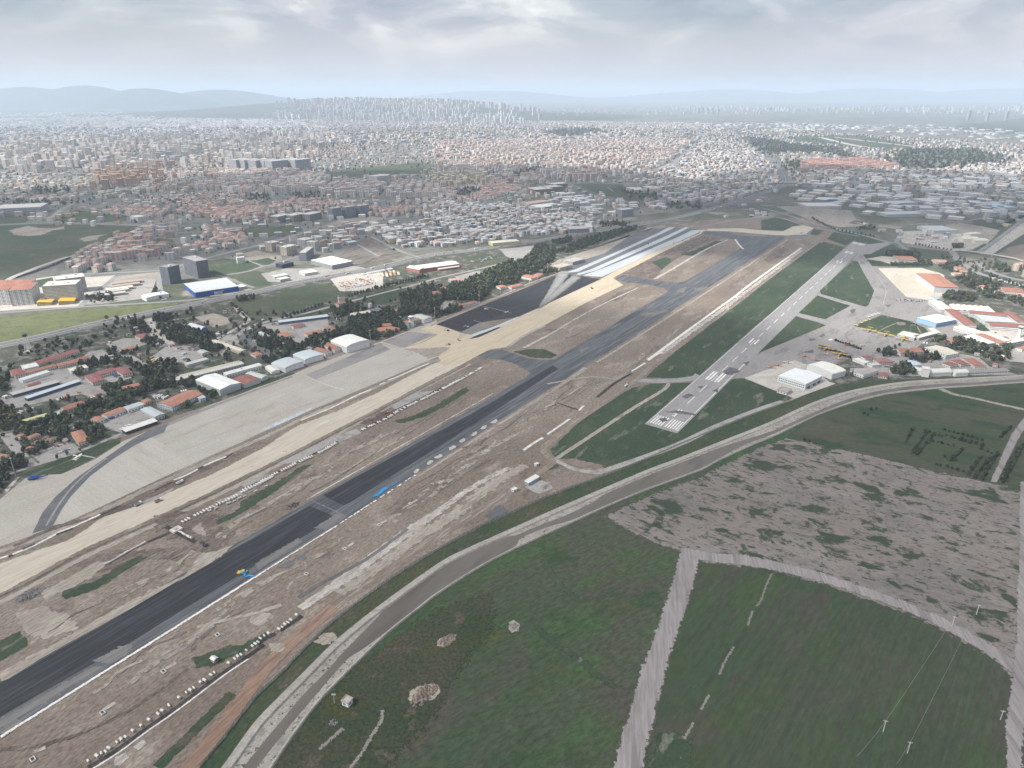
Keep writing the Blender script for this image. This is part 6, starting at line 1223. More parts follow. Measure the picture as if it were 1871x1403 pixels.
def lot(P0,P1,P2,nx,ny,label,group,fill=.8,rows=None,me=None,name='parked_car',cat='car',rz=None):
    """rows of cars inside the parallelogram P0->P1 (columns) and P0->P2 (rows), photo pixels"""
    a,u,v = np.array(G(P0)),np.array(G(P1)),np.array(G(P2)); e1 = u - a; e2 = v - a; ang = math.atan2(e1[1],e1[0])
    for j in range(ny):
        for i in range(nx):
            if R.random() > fill: continue
            c = a + e1 * (i + .5) / nx + e2 * ((j + .5) / ny if ny > 1 else 0)
            obj(name,me[R.randrange(len(me))] if me else CARS[R.randrange(len(CARS))],None,(c[0],c[1],.32),(ang if rz is None else rz) + R.uniform(-.06,.06),label=label,category=cat,group=group)
lot(D4(410,1040),D4(560,985),D4(420,1050),8,1,'white car in the upper row of the car park by the west lawn','cars in the west lawn car park, upper row',.85); lot(D4(480,1075),D4(610,1030),D4(490,1085),7,1,'car in the lower row of the car park by the west lawn','cars in the west lawn car park, lower row',.85); lot(D4(280,1095),D4(350,1065),D4(280,1100),5,1,'car under the trees at the left end of the lawn car park','cars at the left end of the lawn car park',.9)
lot(D4(870,800),D4(1050,735),D4(880,810),9,1,'car or van parked in front of the orange garage row','vehicles at the garage row',.75,me=[CARS[0],CARS[5],VAN_W,VAN_B]); lot(D4(1020,880),D4(1120,830),D4(1030,890),4,1,'white van parked behind the open vehicle shelter','vans behind the open shelter',.9,me=[VAN_W])
lot(D5(465,965),D5(620,985),D5(460,980),5,1,'white bus parked behind the broad orange roof','buses behind the broad orange roof',1,me=[BUS_W,VAN_W],name='parked_bus',cat='bus'); lot(D5(760,920),D5(830,905),D5(760,930),3,1,'white van between the broad orange roof and the pines','vans between roof and pines',1,me=[VAN_W])
lot(D5(430,540),D5(600,570),D5(440,600),5,2,'bus parked in the entrance bus yard','buses in the entrance yard',.85,me=[BUS_W,BUS_W,BUS_Y],name='parked_bus',cat='bus'); lot(D5(750,430),D5(900,440),D5(770,470),9,2,'car parked at the top of the entrance bus yard','cars at the top of the bus yard',.75); lot(D5(1180,45),D5(1290,35),D5(1200,85),9,2,'white car in the lot beside the sports ground','cars beside the sports ground',.8,me=CARS[:3]); lot(D5(570,190),D5(740,140),D5(580,210),9,1,'car parked under trees by the entrance','cars by the base entrance',.8)
lot(D5(30,740),D5(120,700),D5(60,770),3,2,'blue truck in the maroon-roofed motor yard','trucks in the maroon motor yard',.9,me=[VAN_B],name='parked_truck',cat='truck'); lot(D5(10,440),D5(70,420),D5(20,450),5,1,'car in the yard left of the avenue','cars in the avenue yard',.8)
lot(D4(250,570),D4(680,470),D4(255,580),20,1,'blue truck under the lower vehicle shed','trucks under the lower vehicle shed',.6,me=[VAN_B],name='parked_truck',cat='truck'); lot(D4(110,585),D4(330,520),D4(110,590),9,1,'vehicle beside the upper vehicle shed','vehicles at the upper vehicle shed',.5,me=[VAN_B,CARS[4]]); lot(D4(140,730),D4(230,690),D4(150,750),6,2,'white vehicle in the yard by the bare trees','vehicles by the bare trees',.7,me=[VAN_W,CARS[0]])
YM = [BUS_Y,van_mesh('truck_orange',6,2.2,2.6),VAN_W,CARS[3]]
lot(D4(440,640),D4(760,520),D4(450,660),9,1,'yellow or white construction vehicle parked behind the iron scrap','construction vehicles in the motor pool',.7,me=YM,name='construction_vehicle',cat='vehicle'); lot(D4(720,600),D4(830,570),D4(730,620),5,2,'orange machine on the heap of scrap machinery','machines in the scrap heap',.8,me=YM,name='scrap_machine',cat='machine')
lot(D7(1330,600),D7(1700,530),D7(1420,690),20,6,'white or orange truck in the dealer yard beside the highway','trucks in the highway dealer yard',.62,me=[VAN_W,VAN_W,YM[1],CARS[4]],name='parked_truck',cat='truck'); lot(D8(300,130),D8(560,85),D8(310,190),6,4,'white bus in the bus yard beside the brick factory','buses in the brick factory yard',.8,me=[BUS_W,BUS_W,BUS_Y],name='parked_bus',cat='bus'); lot(D8(130,140),D8(480,75),D8(135,145),17,1,'white bus parked along the highway edge','buses along the highway edge',.9,me=[BUS_W],name='parked_bus',cat='bus')
lot(B2(350,345),B2(510,305),B2(390,365),16,4,'car in the fenced lot behind the pine belt','cars in the fenced lot',.7); lot(B2(500,395),B2(620,365),B2(505,400),8,1,'white car along the lower fence of the fenced lot','cars along the lower fence',.6,me=CARS[:2])
lot(B4(690,635),B4(960,650),B4(690,655),22,2,'car parked along the edge of the hangar apron','cars along the hangar apron edge',.75); lot(D3(100,760),D3(330,730),D3(130,800),9,3,'car in the yard in front of the small pale blue workshop','cars in the workshop yard',.6); lot(D3(180,690),D3(260,700),D3(180,720),4,2,'car beside the pines left of the pale blue workshop','cars beside the workshop pines',.7); lot(D3(1500,330),D3(1680,410),D3(1520,320),7,1,'car along the terminal drive at the right edge','cars on the terminal drive',.6); lot(D3(590,465),D3(660,475),D3(590,470),2,1,'white van on the ramp beside the canopy building','vans by the canopy',1,me=[VAN_W])
lot(D6(1500,680),D6(1871,770),D6(1500,685),16,1,'white bus parked along the tree-lined road on the right','buses on the tree-lined road',.6,me=[BUS_W],name='parked_bus',cat='bus')
# traffic on the highway
HQ = np.array(resample([G(p) for p in smooth_line(HWY,4)],9.0))
cnt = 0
for i in range(5,len(HQ) - 2):
    for off in (-13,-9,-5,5,9,13):
        if R.random() < .075 and cnt < 170:
            t_ = HQ[i + 1] - HQ[i]; a = math.atan2(t_[1],t_[0]); c = HQ[i] + np.array([-sin(a),cos(a)]) * off; cnt += 1; big = R.random() < .12
            obj('bus' if big else 'car',BUS_W if big else CARS[R.randrange(7)],None,(c[0],c[1],.45),a - pi / 2,label='white bus driving on the highway' if big else 'car driving on the highway in front of the town',category='bus' if big else 'car',group='buses driving on the highway' if big else 'cars driving on the highway')
# construction machines
def roller(px,lab,mat,rz):
    p = G(px); t = thing('road_roller',lab,'road roller',(*p,.4),rz); obj('body',MB().box(-1.0,1.0,-2.4,.6,.8,2.0,0,.1).mesh('body',mat),t); obj('cab',MB().box(-.9,.9,-1.3,.4,2.02,3.1,0,.1).mesh('cab','glass_dark'),t); obj('drum',MB().tube([(-1.1,2.0,.8),(1.1,2.0,.8)],.8,12).mesh('drum','metal_grey'),t)
    for s in (-1,1): obj('wheel',MB().tube([(s * .9 - .25,-1.6,.7),(s * .9 + .25,-1.6,.7)],.7,10).mesh('wheel','rubber'),t)
def excavator(px,lab,mat,rz):
    p = G(px); t = thing('excavator',lab,'excavator',(*p,.4),rz); obj('house',MB().box(-1.4,1.4,-2.4,1.6,1.1,2.6,0,.1).mesh('house',mat),t); obj('cab',MB().box(-1.35,-.2,.3,1.7,2.62,3.4,0,.1).mesh('cab','glass_dark'),t)
    for s in (-1,1): obj('track',MB().box(s * 1.3 - .3,s * 1.3 + .3,-2.2,2.2,0,.95,0,.05).mesh('track','rubber'),t)
    a = obj('boom',MB().tube([(.3,1.2,2.0),(.3,3.6,4.8),(.3,6.2,4.0)],[.4,.35,.25],6).mesh('boom',mat),t); obj('stick',MB().tube([(.3,6.2,4.1),(.3,7.2,1.6)],[.25,.2],6).mesh('stick',mat),a); obj('bucket',MB().box(-.4,1.0,6.6,7.7,.5,1.6,0,.15).mesh('bucket','metal_dark'),a)
def truck(px,lab,mat,rz,bed='metal_grey'):
    p = G(px); t = thing('dump_truck',lab,'truck',(*p,.4),rz); obj('cab',MB().box(-1.2,1.2,2.2,4.2,.7,3.0,0,.12).mesh('cab',mat),t); obj('windscreen',MB().box(-1.05,1.05,4.1,4.24,1.9,2.7).mesh('glass','glass_dark'),t); b = MB().box(-1.25,1.25,-4.2,2.0,1.1,1.3)
    for x0,x1,y0,y1 in ((-1.25,-1.15,-4.2,2),(1.15,1.25,-4.2,2),(-1.15,1.15,1.9,2.0),(-1.15,1.15,-4.2,-4.1)): b.box(x0,x1,y0,y1,1.31,2.6)
    obj('bed',b.mesh('bed',bed),t)
    for s in (-1,1):
        for y in (3.2,-1.6,-3.0): obj('wheel',MB().tube([(s * 1.05 - .2,y,.55),(s * 1.05 + .2,y,.55)],.55,8).mesh('wheel','rubber'),t)
truck(C8(400,520),'tan dump truck parked on the graded strip','car_white',RWY - pi / 2,'graded_bed') if plain('graded_bed',(0.34,0.26,0.16),.8) else None
truck(C8(235,548),'white truck beside the steel grid on the graded strip','car_white',RWY - pi / 2 + .2); truck(C8(575,370),'white truck farther along the graded strip','car_white',RWY - pi / 2,'car_white'); truck(B2(485,740),'white truck on the wet part of the dark apron','car_white',1.1); truck(B2(650,765),'white truck at the edge of the dark apron','car_white',2.2,'car_white'); truck(B6(560,258),'white truck on the brown service road','car_white',RWY - pi / 2,'car_white'); truck(B3(803,832),'small white truck beside the airfield grass','car_white',RWY - pi / 2,'car_white')
excavator(D8(1125,935),'yellow excavator on the bare earth, lower one','truck_yellow',2.5); excavator(D8(1115,780),'dark excavator at the edge of the wet apron','metal_dark',1.2); excavator(D8(1240,890),'yellow excavator on the bare earth, right one','truck_yellow',.5); excavator(B8(1040,450),'orange excavator digging beside the upper pipe row','truck_orange',2.0); excavator(B2(1345,570),'dark excavator on the yellow graded strip','metal_dark',.4); excavator(C8(780,880),'dark excavator beside the earth pit near the runway','metal_dark',1.0); excavator(B2(330,885),'white and dark machine on the wet apron corner','car_white',2.0)
roller(B3(360,285),'road roller on the far graded strip, nearest of three','truck_yellow',RWY - pi / 2); roller(B3(435,272),'road roller on the far graded strip, middle of three','metal_dark',RWY - pi / 2); roller(B3(500,248),'road roller on the far graded strip, farthest of three','truck_yellow',RWY - pi / 2); roller(A6(1500,728),'dark roller between the white curing sheets','metal_dark',RWY - pi / 2); roller(A6(1430,752),'pale roller between the white curing sheets','car_white',RWY - pi / 2)
# blue and yellow paver on the runway
p = G(C2(325,580)); t = thing('asphalt_paver','blue paving machine with yellow hopper on the black runway','paver',(*p,.5),RWY + .6)
obj('hopper',MB().box(-1.8,1.8,1.6,4.4,.6,2.0,0,-.25).mesh('hopper','truck_yellow'),t); obj('body',MB().box(-1.5,1.5,-2.4,1.5,.6,2.4,0,.1).mesh('body','machine_blue'),t); obj('screed',MB().box(-4.2,4.2,-3.6,-2.5,.1,1.0).mesh('screed','machine_blue'),t); obj('canopy',MB().box(-1.6,1.6,-2.2,.6,3.6,3.8).box(-1.5,-1.4,-2.1,-2,2.42,3.6).box(1.4,1.5,-2.1,-2,2.42,3.6).box(-1.5,-1.4,.4,.5,2.42,3.6).box(1.4,1.5,.4,.5,2.42,3.6).mesh('canopy','truck_yellow'),t)
b = MB().tube([(0,0,.6),(3,2,.8),(7,2.5,.5),(9,5,.4)],[.7,1.0,.8,.3],6); obj('tarpaulin',b.mesh('tarp','pipe_blue'),None,(*G(C2(345,605)),.4),RWY - 1.2,label='crumpled bright blue tarpaulin trailing behind the paving machine',category='tarpaulin')
# ------------------------------------------------------------------ fences, masts, poles
def fence(P,lab,post_gap,h,mat,name='fence'):
    q = np.array(resample([G(p) for p in smooth_line(P,3)],post_gap)); t = thing(name,lab,'fence',(*q[0],.2)); o = q[0]
    V = []; F = []
    for i,p in enumerate(q): V += [(p[0] - o[0],p[1] - o[1],0),(p[0] - o[0],p[1] - o[1],h)]
    for i in range(len(q) - 1): F.append((2 * i,2 * i + 2,2 * i + 3,2 * i + 1))
    me = mesh('panel',V,F,mat); obj('mesh_panel',me,t)
    pm = MB().box(-.1,.1,-.1,.1,0,h + .4).mesh('post','metal_grey')
    for i,p in enumerate(q[:: max(1,len(q) // 150)]): obj('post',pm,t,(p[0] - o[0],p[1] - o[1],0))
def fence_mat():
    k = NT('fence_net'); k.bs.inputs['Base Color'].default_value = (0.16,0.24,0.23,1); tr = k.n('ShaderNodeBsdfTransparent'); mx = k.n('ShaderNodeMixShader'); mx.inputs[0].default_value = 0.62; k.L(tr.outputs[0],mx.inputs[1]); k.L(k.bs.outputs[0],mx.inputs[2]); k.L(mx.outputs[0],k.out.inputs[0])
fence_mat()
fence(FENCE[1:20],'long green mesh security fence between airfield and canal',5.0,2.6,'fence_net','security_fence')
def mast(px,lab,h,striped):
    p = G(px); t = thing('light_mast',lab,'mast',(*p,.2)); n = 7 if striped else 1
    for i in range(n):
        obj('pole_section',MB().tube([(0,0,h * i / n),(0,0,h * (i + 1) / n)],[.45 - .2 * i / n,.45 - .2 * (i + 1) / n],6).mesh('pole',('paint_white_gloss','paint_red')[i % 2] if striped else 'metal_grey'),t)
    obj('lamp_head',MB().box(-1.5,1.5,-.4,.4,h - .3,h + .7).mesh('head','metal_grey'),t)
for q,L in ((D8(965,660),'left of the orange-roofed house beside the dark apron'),(D8(1230,540),'in front of the orange-roofed house beside the dark apron'),(D8(1470,460),'second right of the orange-roofed house by the dark apron'),(D8(1708,345),'by the left orange roof behind the dark apron'),(B2(835,515),'by the right orange roof behind the dark apron'),(B2(982,445),'nearest to the construction yard')): mast(q,'red and white striped light mast ' + L,26,True)
for q,L in ((B1(1235,565),'grey light mast at the corner of the big white arched hangar'),(B1(840,640),'grey light mast between the grey hangars and the red stores'),(B1(205,890),'grey light mast at the dark red store on the apron edge'),(D5(525,1130),'grey light mast beside the blue-grey gabled hall'),(D4(135,1265),'grey light mast at the west corner of the lawn')): mast(q,L,24,False)
# lattice water tower at the left
p = G(D4(245,195)); t = thing('water_tower','lattice-legged tower with dark cabin top above the base slope','tower',(*p,.1)); h = 27
for sx in (-1,1):
    for sy in (-1,1): obj('leg',MB().tube([(sx * 4,sy * 4,0),(sx * 1.8,sy * 1.8,h)],.35,5).mesh('leg','paint_white_gloss'),t)
b = MB()
for i in range(5):
    z0,z1 = h * i / 5,h * (i + 1) / 5; r0,r1 = 4 - 2.2 * i / 5,4 - 2.2 * (i + 1) / 5
    for (ax,ay),(bx,by) in (((-1,-1),(1,-1)),((1,-1),(1,1)),((1,1),(-1,1)),((-1,1),(-1,-1))): b.tube([(ax * r0,ay * r0,z0),(bx * r1,by * r1,z1)],.12,4).tube([(ax * r1,ay * r1,z1),(bx * r1,by * r1,z1)],.12,4)
obj('bracing',b.mesh('bracing','paint_white_gloss'),t); obj('cabin',MB().lathe([(3.0,h),(3.8,h + 1),(3.8,h + 4),(2.8,h + 5)],8).mesh('cabin','metal_dark'),t); obj('foot_block',MB().box(-5,5,-5,5,-.1,.5).mesh('foot','concrete_pale'),t)
# power poles and wires in the right-hand field
def pole(px,lab,h=11):
    p = G(px); t = thing('power_pole',lab,'power pole',(*p,.2),ROW + .3); obj('post',MB().tube([(0,0,0),(0,0,h)],[.3,.2],6).mesh('post','concrete_pale'),t); obj('crossarm',MB().box(-1.6,1.6,-.15,.15,h - 1.0,h - .7).mesh('arm','concrete_pale'),t); b = MB()
    for x in (-1.4,0,1.4): b.tube([(x,0,h - .7 if x else h),(x,0,h - .2 if x else h + .4)],.12,5)
    obj('insulators',b.mesh('insulators','metal_dark'),t); return (p[0],p[1],h)
P1 = pole(C6(1107,1000),'concrete power pole in the lower middle of the green field'); P2 = pole(C6(1238,1117),'concrete power pole in the green field, right and lower of the pair'); P3 = pole(C6(1480,430),'concrete power pole at the edge of the dirt track'); P4 = pole(C6(1612,365),'concrete power pole among weeds in the grey field'); P5 = pole(C6(1742,935),'single pole with a pale base at the right edge of the green field',9)
def wire(a,b_,lab):
    q = [tuple(np.array(a) + (np.array(b_) - np.array(a)) * t_ - np.array((0,0,6.0 * t_ * (1 - t_)))) for t_ in np.linspace(0,1,9)]
    obj('power_line',MB().tube(q,.05,4).mesh('wire','metal_grey'),label=lab,category='wire')
wire(P1,P3,'thin power line from the lower field pole to the track pole'); wire(P2,P4,'thin power line from the right field pole to the weed pole'); wire((*G(C6(950,1195)),11),P1,'thin power line running off the bottom edge, left one'); wire((*G(C6(1160,1240)),11),P2,'thin power line running off the bottom edge, right one')
for q,L in ((C3(980,720),'thin pole beside the white pump house'),): mast(q,L,8,False)
# rubble heap at the lower left
def heap(px,w,d,h,mat,lab,n=60,rock=1.2):
    p = G(px); b = MB()
    for i in range(n):
        a = R.uniform(0,6.28); r = math.sqrt(R.random()); x,y = r * w * cos(a),r * d * sin(a); z = h * (1 - r) ; s = R.uniform(.5,1) * rock
        V = [(x + s * R.uniform(-1,1),y + s * R.uniform(-1,1),z + s * R.uniform(-.5,1)) for _ in range(5)]
        b.add([(x - s,y - s * .6,z - .4),(x + s,y - s * .8,z - .3),(x + s * .9,y + s,z - .4),(x - s * .8,y + s * .7,z - .3),(x + s * R.uniform(-.3,.3),y,z + s * R.uniform(.5,1.1)),(x + s * .5,y + s * .2,z + s * R.uniform(.3,.9))],[(0,1,5,4),(1,2,5),(2,3,4,5),(3,0,4)])
    obj('rubble_heap',b.mesh('heap',mat),None,(*p,.2),RWY,label=lab,category='heap')
plain('rubble_grey',(0.26,0.245,0.24),.9,.5,.3); plain('earth_brown',(0.22,0.18,0.15),.95,.35,.3)
heap(C1(190,305),13,8,3.0,'rubble_grey','grey heap of broken concrete at the left edge',220,1.1); heap(B8(370,1110),9,5,1.6,'metal_dark','dark scrap heap beside the runway edge',60,.9); heap(C3(1620,660),13,7,2.2,'earth_brown','mound of pale earth in the dark field, lower right one',120,1.4); heap(C3(1780,275),9,5,1.5,'earth_brown','mound of pale earth in the dark field, upper one',80,1.1); heap(C3(970,862),3.2,3.2,1.2,'rubble_grey','small round stone pile below the pump house',40,.7); heap(C5(622,240),4.5,5,1.6,'rubble_grey','lone stone pile in the middle of the dark field',60,.8)
heap(C4(620,400),11,5,1.3,'earth_brown','scrap yard heap of timber beside the site shed',90,1.0); heap(C4(770,350),9,3,1.2,'rubble_grey','row of grey scrap on the gravel yard',70,.8); heap(C4(850,245),6,2.5,1.4,'rubble_grey','stack of grey blocks at the track junction',40,1.0); heap(B3(1400,205),10,5,3,'graded_bed','sand heap at the far end of the runway',80,1.6)
obj('tarpaulin',MB().box(-16,16,-3,3,0,1.2,0,.8).box(-9,4,3.2,8,0,1.0,0,.6).mesh('tarp','pipe_blue_pale') if plain('pipe_blue_pale',(0.16,0.42,0.62),.6,.2) else None,None,(*G(B3(1415,218)),.4),RWY - .6,label='long pale blue tarpaulin at the far end of the runway',category='tarpaulin')
# ------------------------------------------------------------------ trees
def leafmat():
    k = NT('leaf'); c = k.attr('Col').outputs['Color']; g = k.n('ShaderNodeNewGeometry'); oi = k.n('ShaderNodeObjectInfo')
    f = k.noise(g.outputs['Position'],0.9,3,0.6); sc = k.n('ShaderNodeVectorMath',operation='SCALE'); k.L(c,sc.inputs[0]); k.L(k.math('MULTIPLY',k.rng(f,0.3,0.7,0.75,1.25),k.rng(oi.outputs['Random'],0,1,0.65,1.35)),sc.inputs['Scale'])
    k.L(sc.outputs[0],k.bs.inputs['Base Color']); k.bs.inputs['Roughness'].default_value = 0.9; k.bs.inputs['Specular IOR Level'].default_value = 0.1
leafmat(); plain('bark',(0.09,0.07,0.055),.95,.3)
def crown(n,rx,rz,zc,size,shape,seed):
    """n leaf-clump quads spread through the crown volume -> (n,4,3)"""
    r = np.random.RandomState(seed)
    lob = r.randn(7,3) * np.array([rx * .55,rx * .55,rz * .5]); pts = []
    while len(pts) < n:
        p = r.uniform(-1,1,3); d = np.linalg.norm(p)
        if d > 1 or d < .45: continue
        q = p * np.array([rx,rx,rz])
        if shape == 'cone': q[:2] *= max(.12,(1 - (p[2] + 1) / 2) * 1.25)
        if shape == 'round' and np.min(np.linalg.norm((lob - q) / rx,axis=1)) > .62: continue
        pts.append(q)
    P = np.array(pts); Q = np.zeros((n,4,3))
    u = r.randn(n,3); u /= np.linalg.norm(u,axis=1,keepdims=True); out = P / np.array([rx,rx,rz]); v = np.cross(u,out + r.randn(n,3) * .4); v /= np.linalg.norm(v,axis=1,keepdims=True) + 1e-6
    s = size * r.uniform(.6,1.25,n)[:,None]
    for k,(a,b) in enumerate(((-1,-.7),(1,-.8),(.8,.9),(-.9,.7))): Q[:,k] = P + u * s * a + v * s * b
    Q[:,:,2] += zc; return Q
TK = {'pine': ((0.075,0.098,0.070),(0.125,0.15,0.10)),'bare': ((0.085,0.074,0.066),(0.11,0.095,0.083)),'green': ((0.07,0.092,0.05),(0.10,0.12,0.06)),'yellow': ((0.15,0.15,0.06),(0.12,0.125,0.05)),'poplar': ((0.16,0.14,0.125),(0.13,0.12,0.11)),'blossom': ((0.32,0.32,0.26),(0.24,0.25,0.18)),'bush': ((0.045,0.058,0.042),(0.065,0.078,0.05))}
TS = {'pine': (3.4,5.0,5.8,1.05,'round'),'bare': (4.0,4.0,6.0,.75,'round'),'green': (3.8,3.8,5.6,1.0,'round'),'yellow': (4.6,4.6,6.4,1.0,'round'),'poplar': (1.8,7.0,8.2,.8,'cone'),'blossom': (3.4,3.0,4.4,.8,'round'),'bush': (1.8,1.7,1.9,.7,'round')}
PROTO = {}
def proto(kind,hi):
    if (kind,hi) in PROTO: return PROTO[kind,hi]
    rx,rz,zc,s,sh = TS[kind]; out = []
    for v in range(3):
        n = 150 if hi is True else 84 if hi is False else 16; Q = crown(n,rx,rz,zc,s * (1 if hi is True else 1.3 if hi is False else 2.6),sh,v + 10); r = np.random.RandomState(v)
        c = np.array(TK[kind][0]) + (np.array(TK[kind][1]) - np.array(TK[kind][0])) * r.rand(n,1); c *= r.uniform(.75,1.25,(n,1))
        if hi is True:
            me = mesh('crown',Q.reshape(-1,3),np.arange(4 * n).reshape(n,4),'leaf',col=np.c_[c,np.ones(n)])
            b = MB().tube([(0,0,0),(.1,0,zc * .5),(0,.1,zc)],[.34,.24,.1],6)
            for k in range(4):
                a = k * 1.6 + v; b.tube([(0,0,zc * (.35 + .12 * k)),(rx * .6 * cos(a),rx * .6 * sin(a),zc * (.62 + .12 * k))],[.13,.04],4)
            out.append((me,b.mesh('trunk','bark')))
        else: out.append((Q,c))
    PROTO[kind,hi] = out; return out
TREES = []     # (x, y, kind, scale, label, group)
def on_building(x,y):
    for cx,cy,a,w,d in FOOT:
        dx,dy = x - cx,y - cy
        if abs(dx) + abs(dy) > w + d: continue
        if abs(dx * cos(a) + dy * sin(a)) < w / 2 + 1.5 and abs(-dx * sin(a) + dy * cos(a)) < d / 2 + 1.5: return True
    return False
def grove(px,spacing,kinds,label,density=.85,smin=.6,smax=1.25,hide=True):
    density *= .88
    P = [G(p) for p in px]; xs = [p[0] for p in P]; ys = [p[1] for p in P]
    X,Y = np.meshgrid(np.arange(min(xs),max(xs),spacing),np.arange(min(ys),max(ys),spacing)); X = X.ravel() + NR.uniform(-.48,.48,X.size) * spacing; Y = Y.ravel() + NR.uniform(-.48,.48,Y.size) * spacing
    k = inpoly(X,Y,P) & (NR.rand(X.size) < density)
    for x,y in zip(X[k],Y[k]):
        if hide and on_building(x,y): continue
        TREES.append((x,y,kinds[NR.randint(len(kinds))],NR.uniform(smin,smax),label))
def tree_line(px,gap,kinds,label,smin=.7,smax=1.1,jit=1.0):
    for x,y in resample([G(p) for p in px],gap): TREES.append((x + NR.uniform(-jit,jit),y + NR.uniform(-jit,jit),kinds[NR.randint(len(kinds))],NR.uniform(smin,smax),label))
PB = ['pine'] * 5 + ['green'] * 2 + ['bare']
L = 'dark pine in the dense belt between the base houses and the dark apron'
grove(D8([(0,640),(120,560),(330,540),(560,540),(700,470),(1000,520),(1060,600),(960,640),(940,600),(760,580),(560,640),(640,760),(350,880),(230,900),(100,830),(-60,800)]),6.0,PB,L,.8)
grove(D8([(560,380),(720,330),(820,270),(1080,300),(1250,230),(1500,150),(1600,90),(1871,-30),(1871,200),(1660,260),(1600,330),(1480,450),(1400,430),(1200,430),(1040,440),(1000,530),(760,470),(600,540)]),6.0,PB,L,.85)
grove(D8([(1060,600),(1130,520),(1330,480),(1330,510),(1160,590)]),5.5,PB,L,.85)
grove(B2([(640,400),(760,350),(840,300),(900,215),(1030,230),(1060,280),(1020,350),(960,390),(900,440),(760,470),(740,520),(560,560),(560,470)]),7.0,PB,'dark pine in the far part of the belt by the construction yard',.9)
grove(B2([(1060,270),(1250,180),(1500,110),(1720,60),(1700,85),(1300,230),(1150,280)]),7.5,PB,'dark pine in the strip between highway and north apron',.85); grove(B2([(1000,190),(1190,150),(1180,180),(1080,215)]),7.5,PB,'dark pine in the strip between highway and north apron',.85)
grove(B2([(920,460),(1000,400),(1060,400),(1060,430),(960,470)]),6.5,PB,'dark pine beside the unfinished concrete frames',.8)
grove(B1([(560,620),(680,590),(760,530),(960,470),(1100,420),(1280,420),(1270,480),(1230,540),(1080,520),(900,520),(860,580),(620,640)]),6.0,PB,'dark pine behind the grey hangars and red stores',.8)
grove(B1([(350,700),(440,670),(600,640),(560,680),(500,700),(540,760),(470,770),(380,730)]),6,PB,'dark pine left of the blue-grey hangar pair',.85); grove(B1([(840,590),(900,600),(950,640),(920,660),(860,620)]),5,['pine'],'dark pine between the two red stores',.9); grove(B1([(950,570),(1010,580),(1040,620),(1010,630)]),5,['pine'],'dark pine between the longer red store and the arched hangar',.9)
grove(B1([(250,490),(420,480),(560,530),(660,580),(600,610),(420,630),(320,600)]),7,['green','bare','pine'],'mixed tree below the fenced yard',.7); grove(B1([(900,290),(1100,240),(1150,280),(1100,330),(960,360)]),7,PB,'dark pine beside the long white-roofed hall',.6); tree_line(B1([(1060,190),(1250,140),(1480,80),(1700,30)]),8,['pine'],'dark pine in the row along the base fence'); tree_line(B1([(520,370),(700,310),(840,260)]),9,PB,'tree along the road above the fenced yard')
grove(D5([(0,860),(120,880),(280,860),(380,800),(520,740),(700,780),(900,780),(960,840),(860,870),(560,890),(360,950),(0,1010)]),6.5,PB + ['bare'],'dark pine in the belt between motor yard and car yard',.82)
grove(D5([(420,660),(560,600),(700,600),(760,680),(660,740),(520,740),(330,760),(320,700)]),6.5,['pine','bare','bare','green'],'bare or dark tree beside the long workshop halls',.8); grove(D5([(120,600),(200,580),(340,660),(320,700),(220,650)]),6,PB,'dark pine behind the maroon motor yard',.85)
grove(D5([(490,190),(600,200),(760,280),(930,350),(970,400),(700,410),(640,370),(540,260)]),6.5,PB + ['bare','bare'],'tree in the triangular grove right of the entrance avenue',.85); grove(D5([(200,180),(360,160),(430,230),(480,300),(400,290),(250,220)]),7,PB + ['bare'],'tree left of the entrance avenue',.75)
grove(D5([(330,350),(520,350),(590,430),(420,440),(340,400)]),7,PB,'dark pine between the red barrack and the avenue',.7); grove(D5([(940,380),(1080,390),(1240,470),(1240,500),(1100,490),(960,460)]),6.5,PB,'dark pine between bus yard and cream hall',.85); grove(D5([(640,190),(860,260),(1060,300),(1140,340),(1000,360),(760,270)]),7,PB,'dark pine below the sports hall',.8); grove(D5([(440,100),(640,100),(700,140),(560,190),(470,170)]),7,['bare','bare','green'],'bare tree by the base entrance',.8)
grove(D5([(880,800),(980,850),(1170,930),(1240,990),(1120,1000),(960,930)]),6,PB,'dark pine at the foot of the large white west hangar',.75); grove(D5([(640,1060),(760,1000),(860,1020),(860,1080),(720,1120)]),6,PB,'dark pine in front of the broad orange roof',.8)
grove(D4([(0,640),(60,680),(150,760),(140,840),(60,880),(0,880)]),7,['bare','yellow','green','pine'],'bare or yellowish tree at the left edge below the motor pool',.85); grove(D4([(180,800),(420,750),(560,730),(600,770),(580,830),(380,850),(200,870)]),6.5,PB,'dark pine below the yellow barrel roof',.8)
grove(D4([(660,700),(820,620),(1000,620),(1122,620),(1122,660),(1040,690),(900,720),(780,740),(740,790),(640,760)]),6.5,PB + ['yellow'],'dark pine between the red-roofed low house and the garages',.85); grove(D4([(880,520),(1122,470),(1122,600),(920,600)]),6.5,PB,'dark pine below the maroon motor yard',.8)
grove(D4([(640,850),(760,810),(890,870),(900,910),(800,990),(690,1000),(750,920)]),6,PB,'dark pine around the square orange-roofed house',.9); grove(D4([(130,850),(360,820),(560,860),(600,920),(540,940),(380,920),(240,960),(140,940)]),6,PB,'dark pine among the small orange-roofed cottages',.7); grove(D4([(160,1010),(300,1000),(480,990),(420,1030),(300,1080),(270,1110),(200,1080)]),6,PB,'dark pine above the lawn car park',.75)
grove(D4([(90,1110),(180,1100),(250,1170),(160,1210),(60,1240),(0,1190)]),6,['pine','bare'],'tree at the left end of the lawn road',.85); grove(D4([(-60,1260),(60,1250),(100,1300),(20,1390),(-60,1420)]),6,PB,'dark pine at the left edge beside the apron corner',.9); tree_line(D4([(490,1110),(580,1080),(680,1050),(790,1000)]),9,['pine'],'small pine along the lawn road',.45,.6)
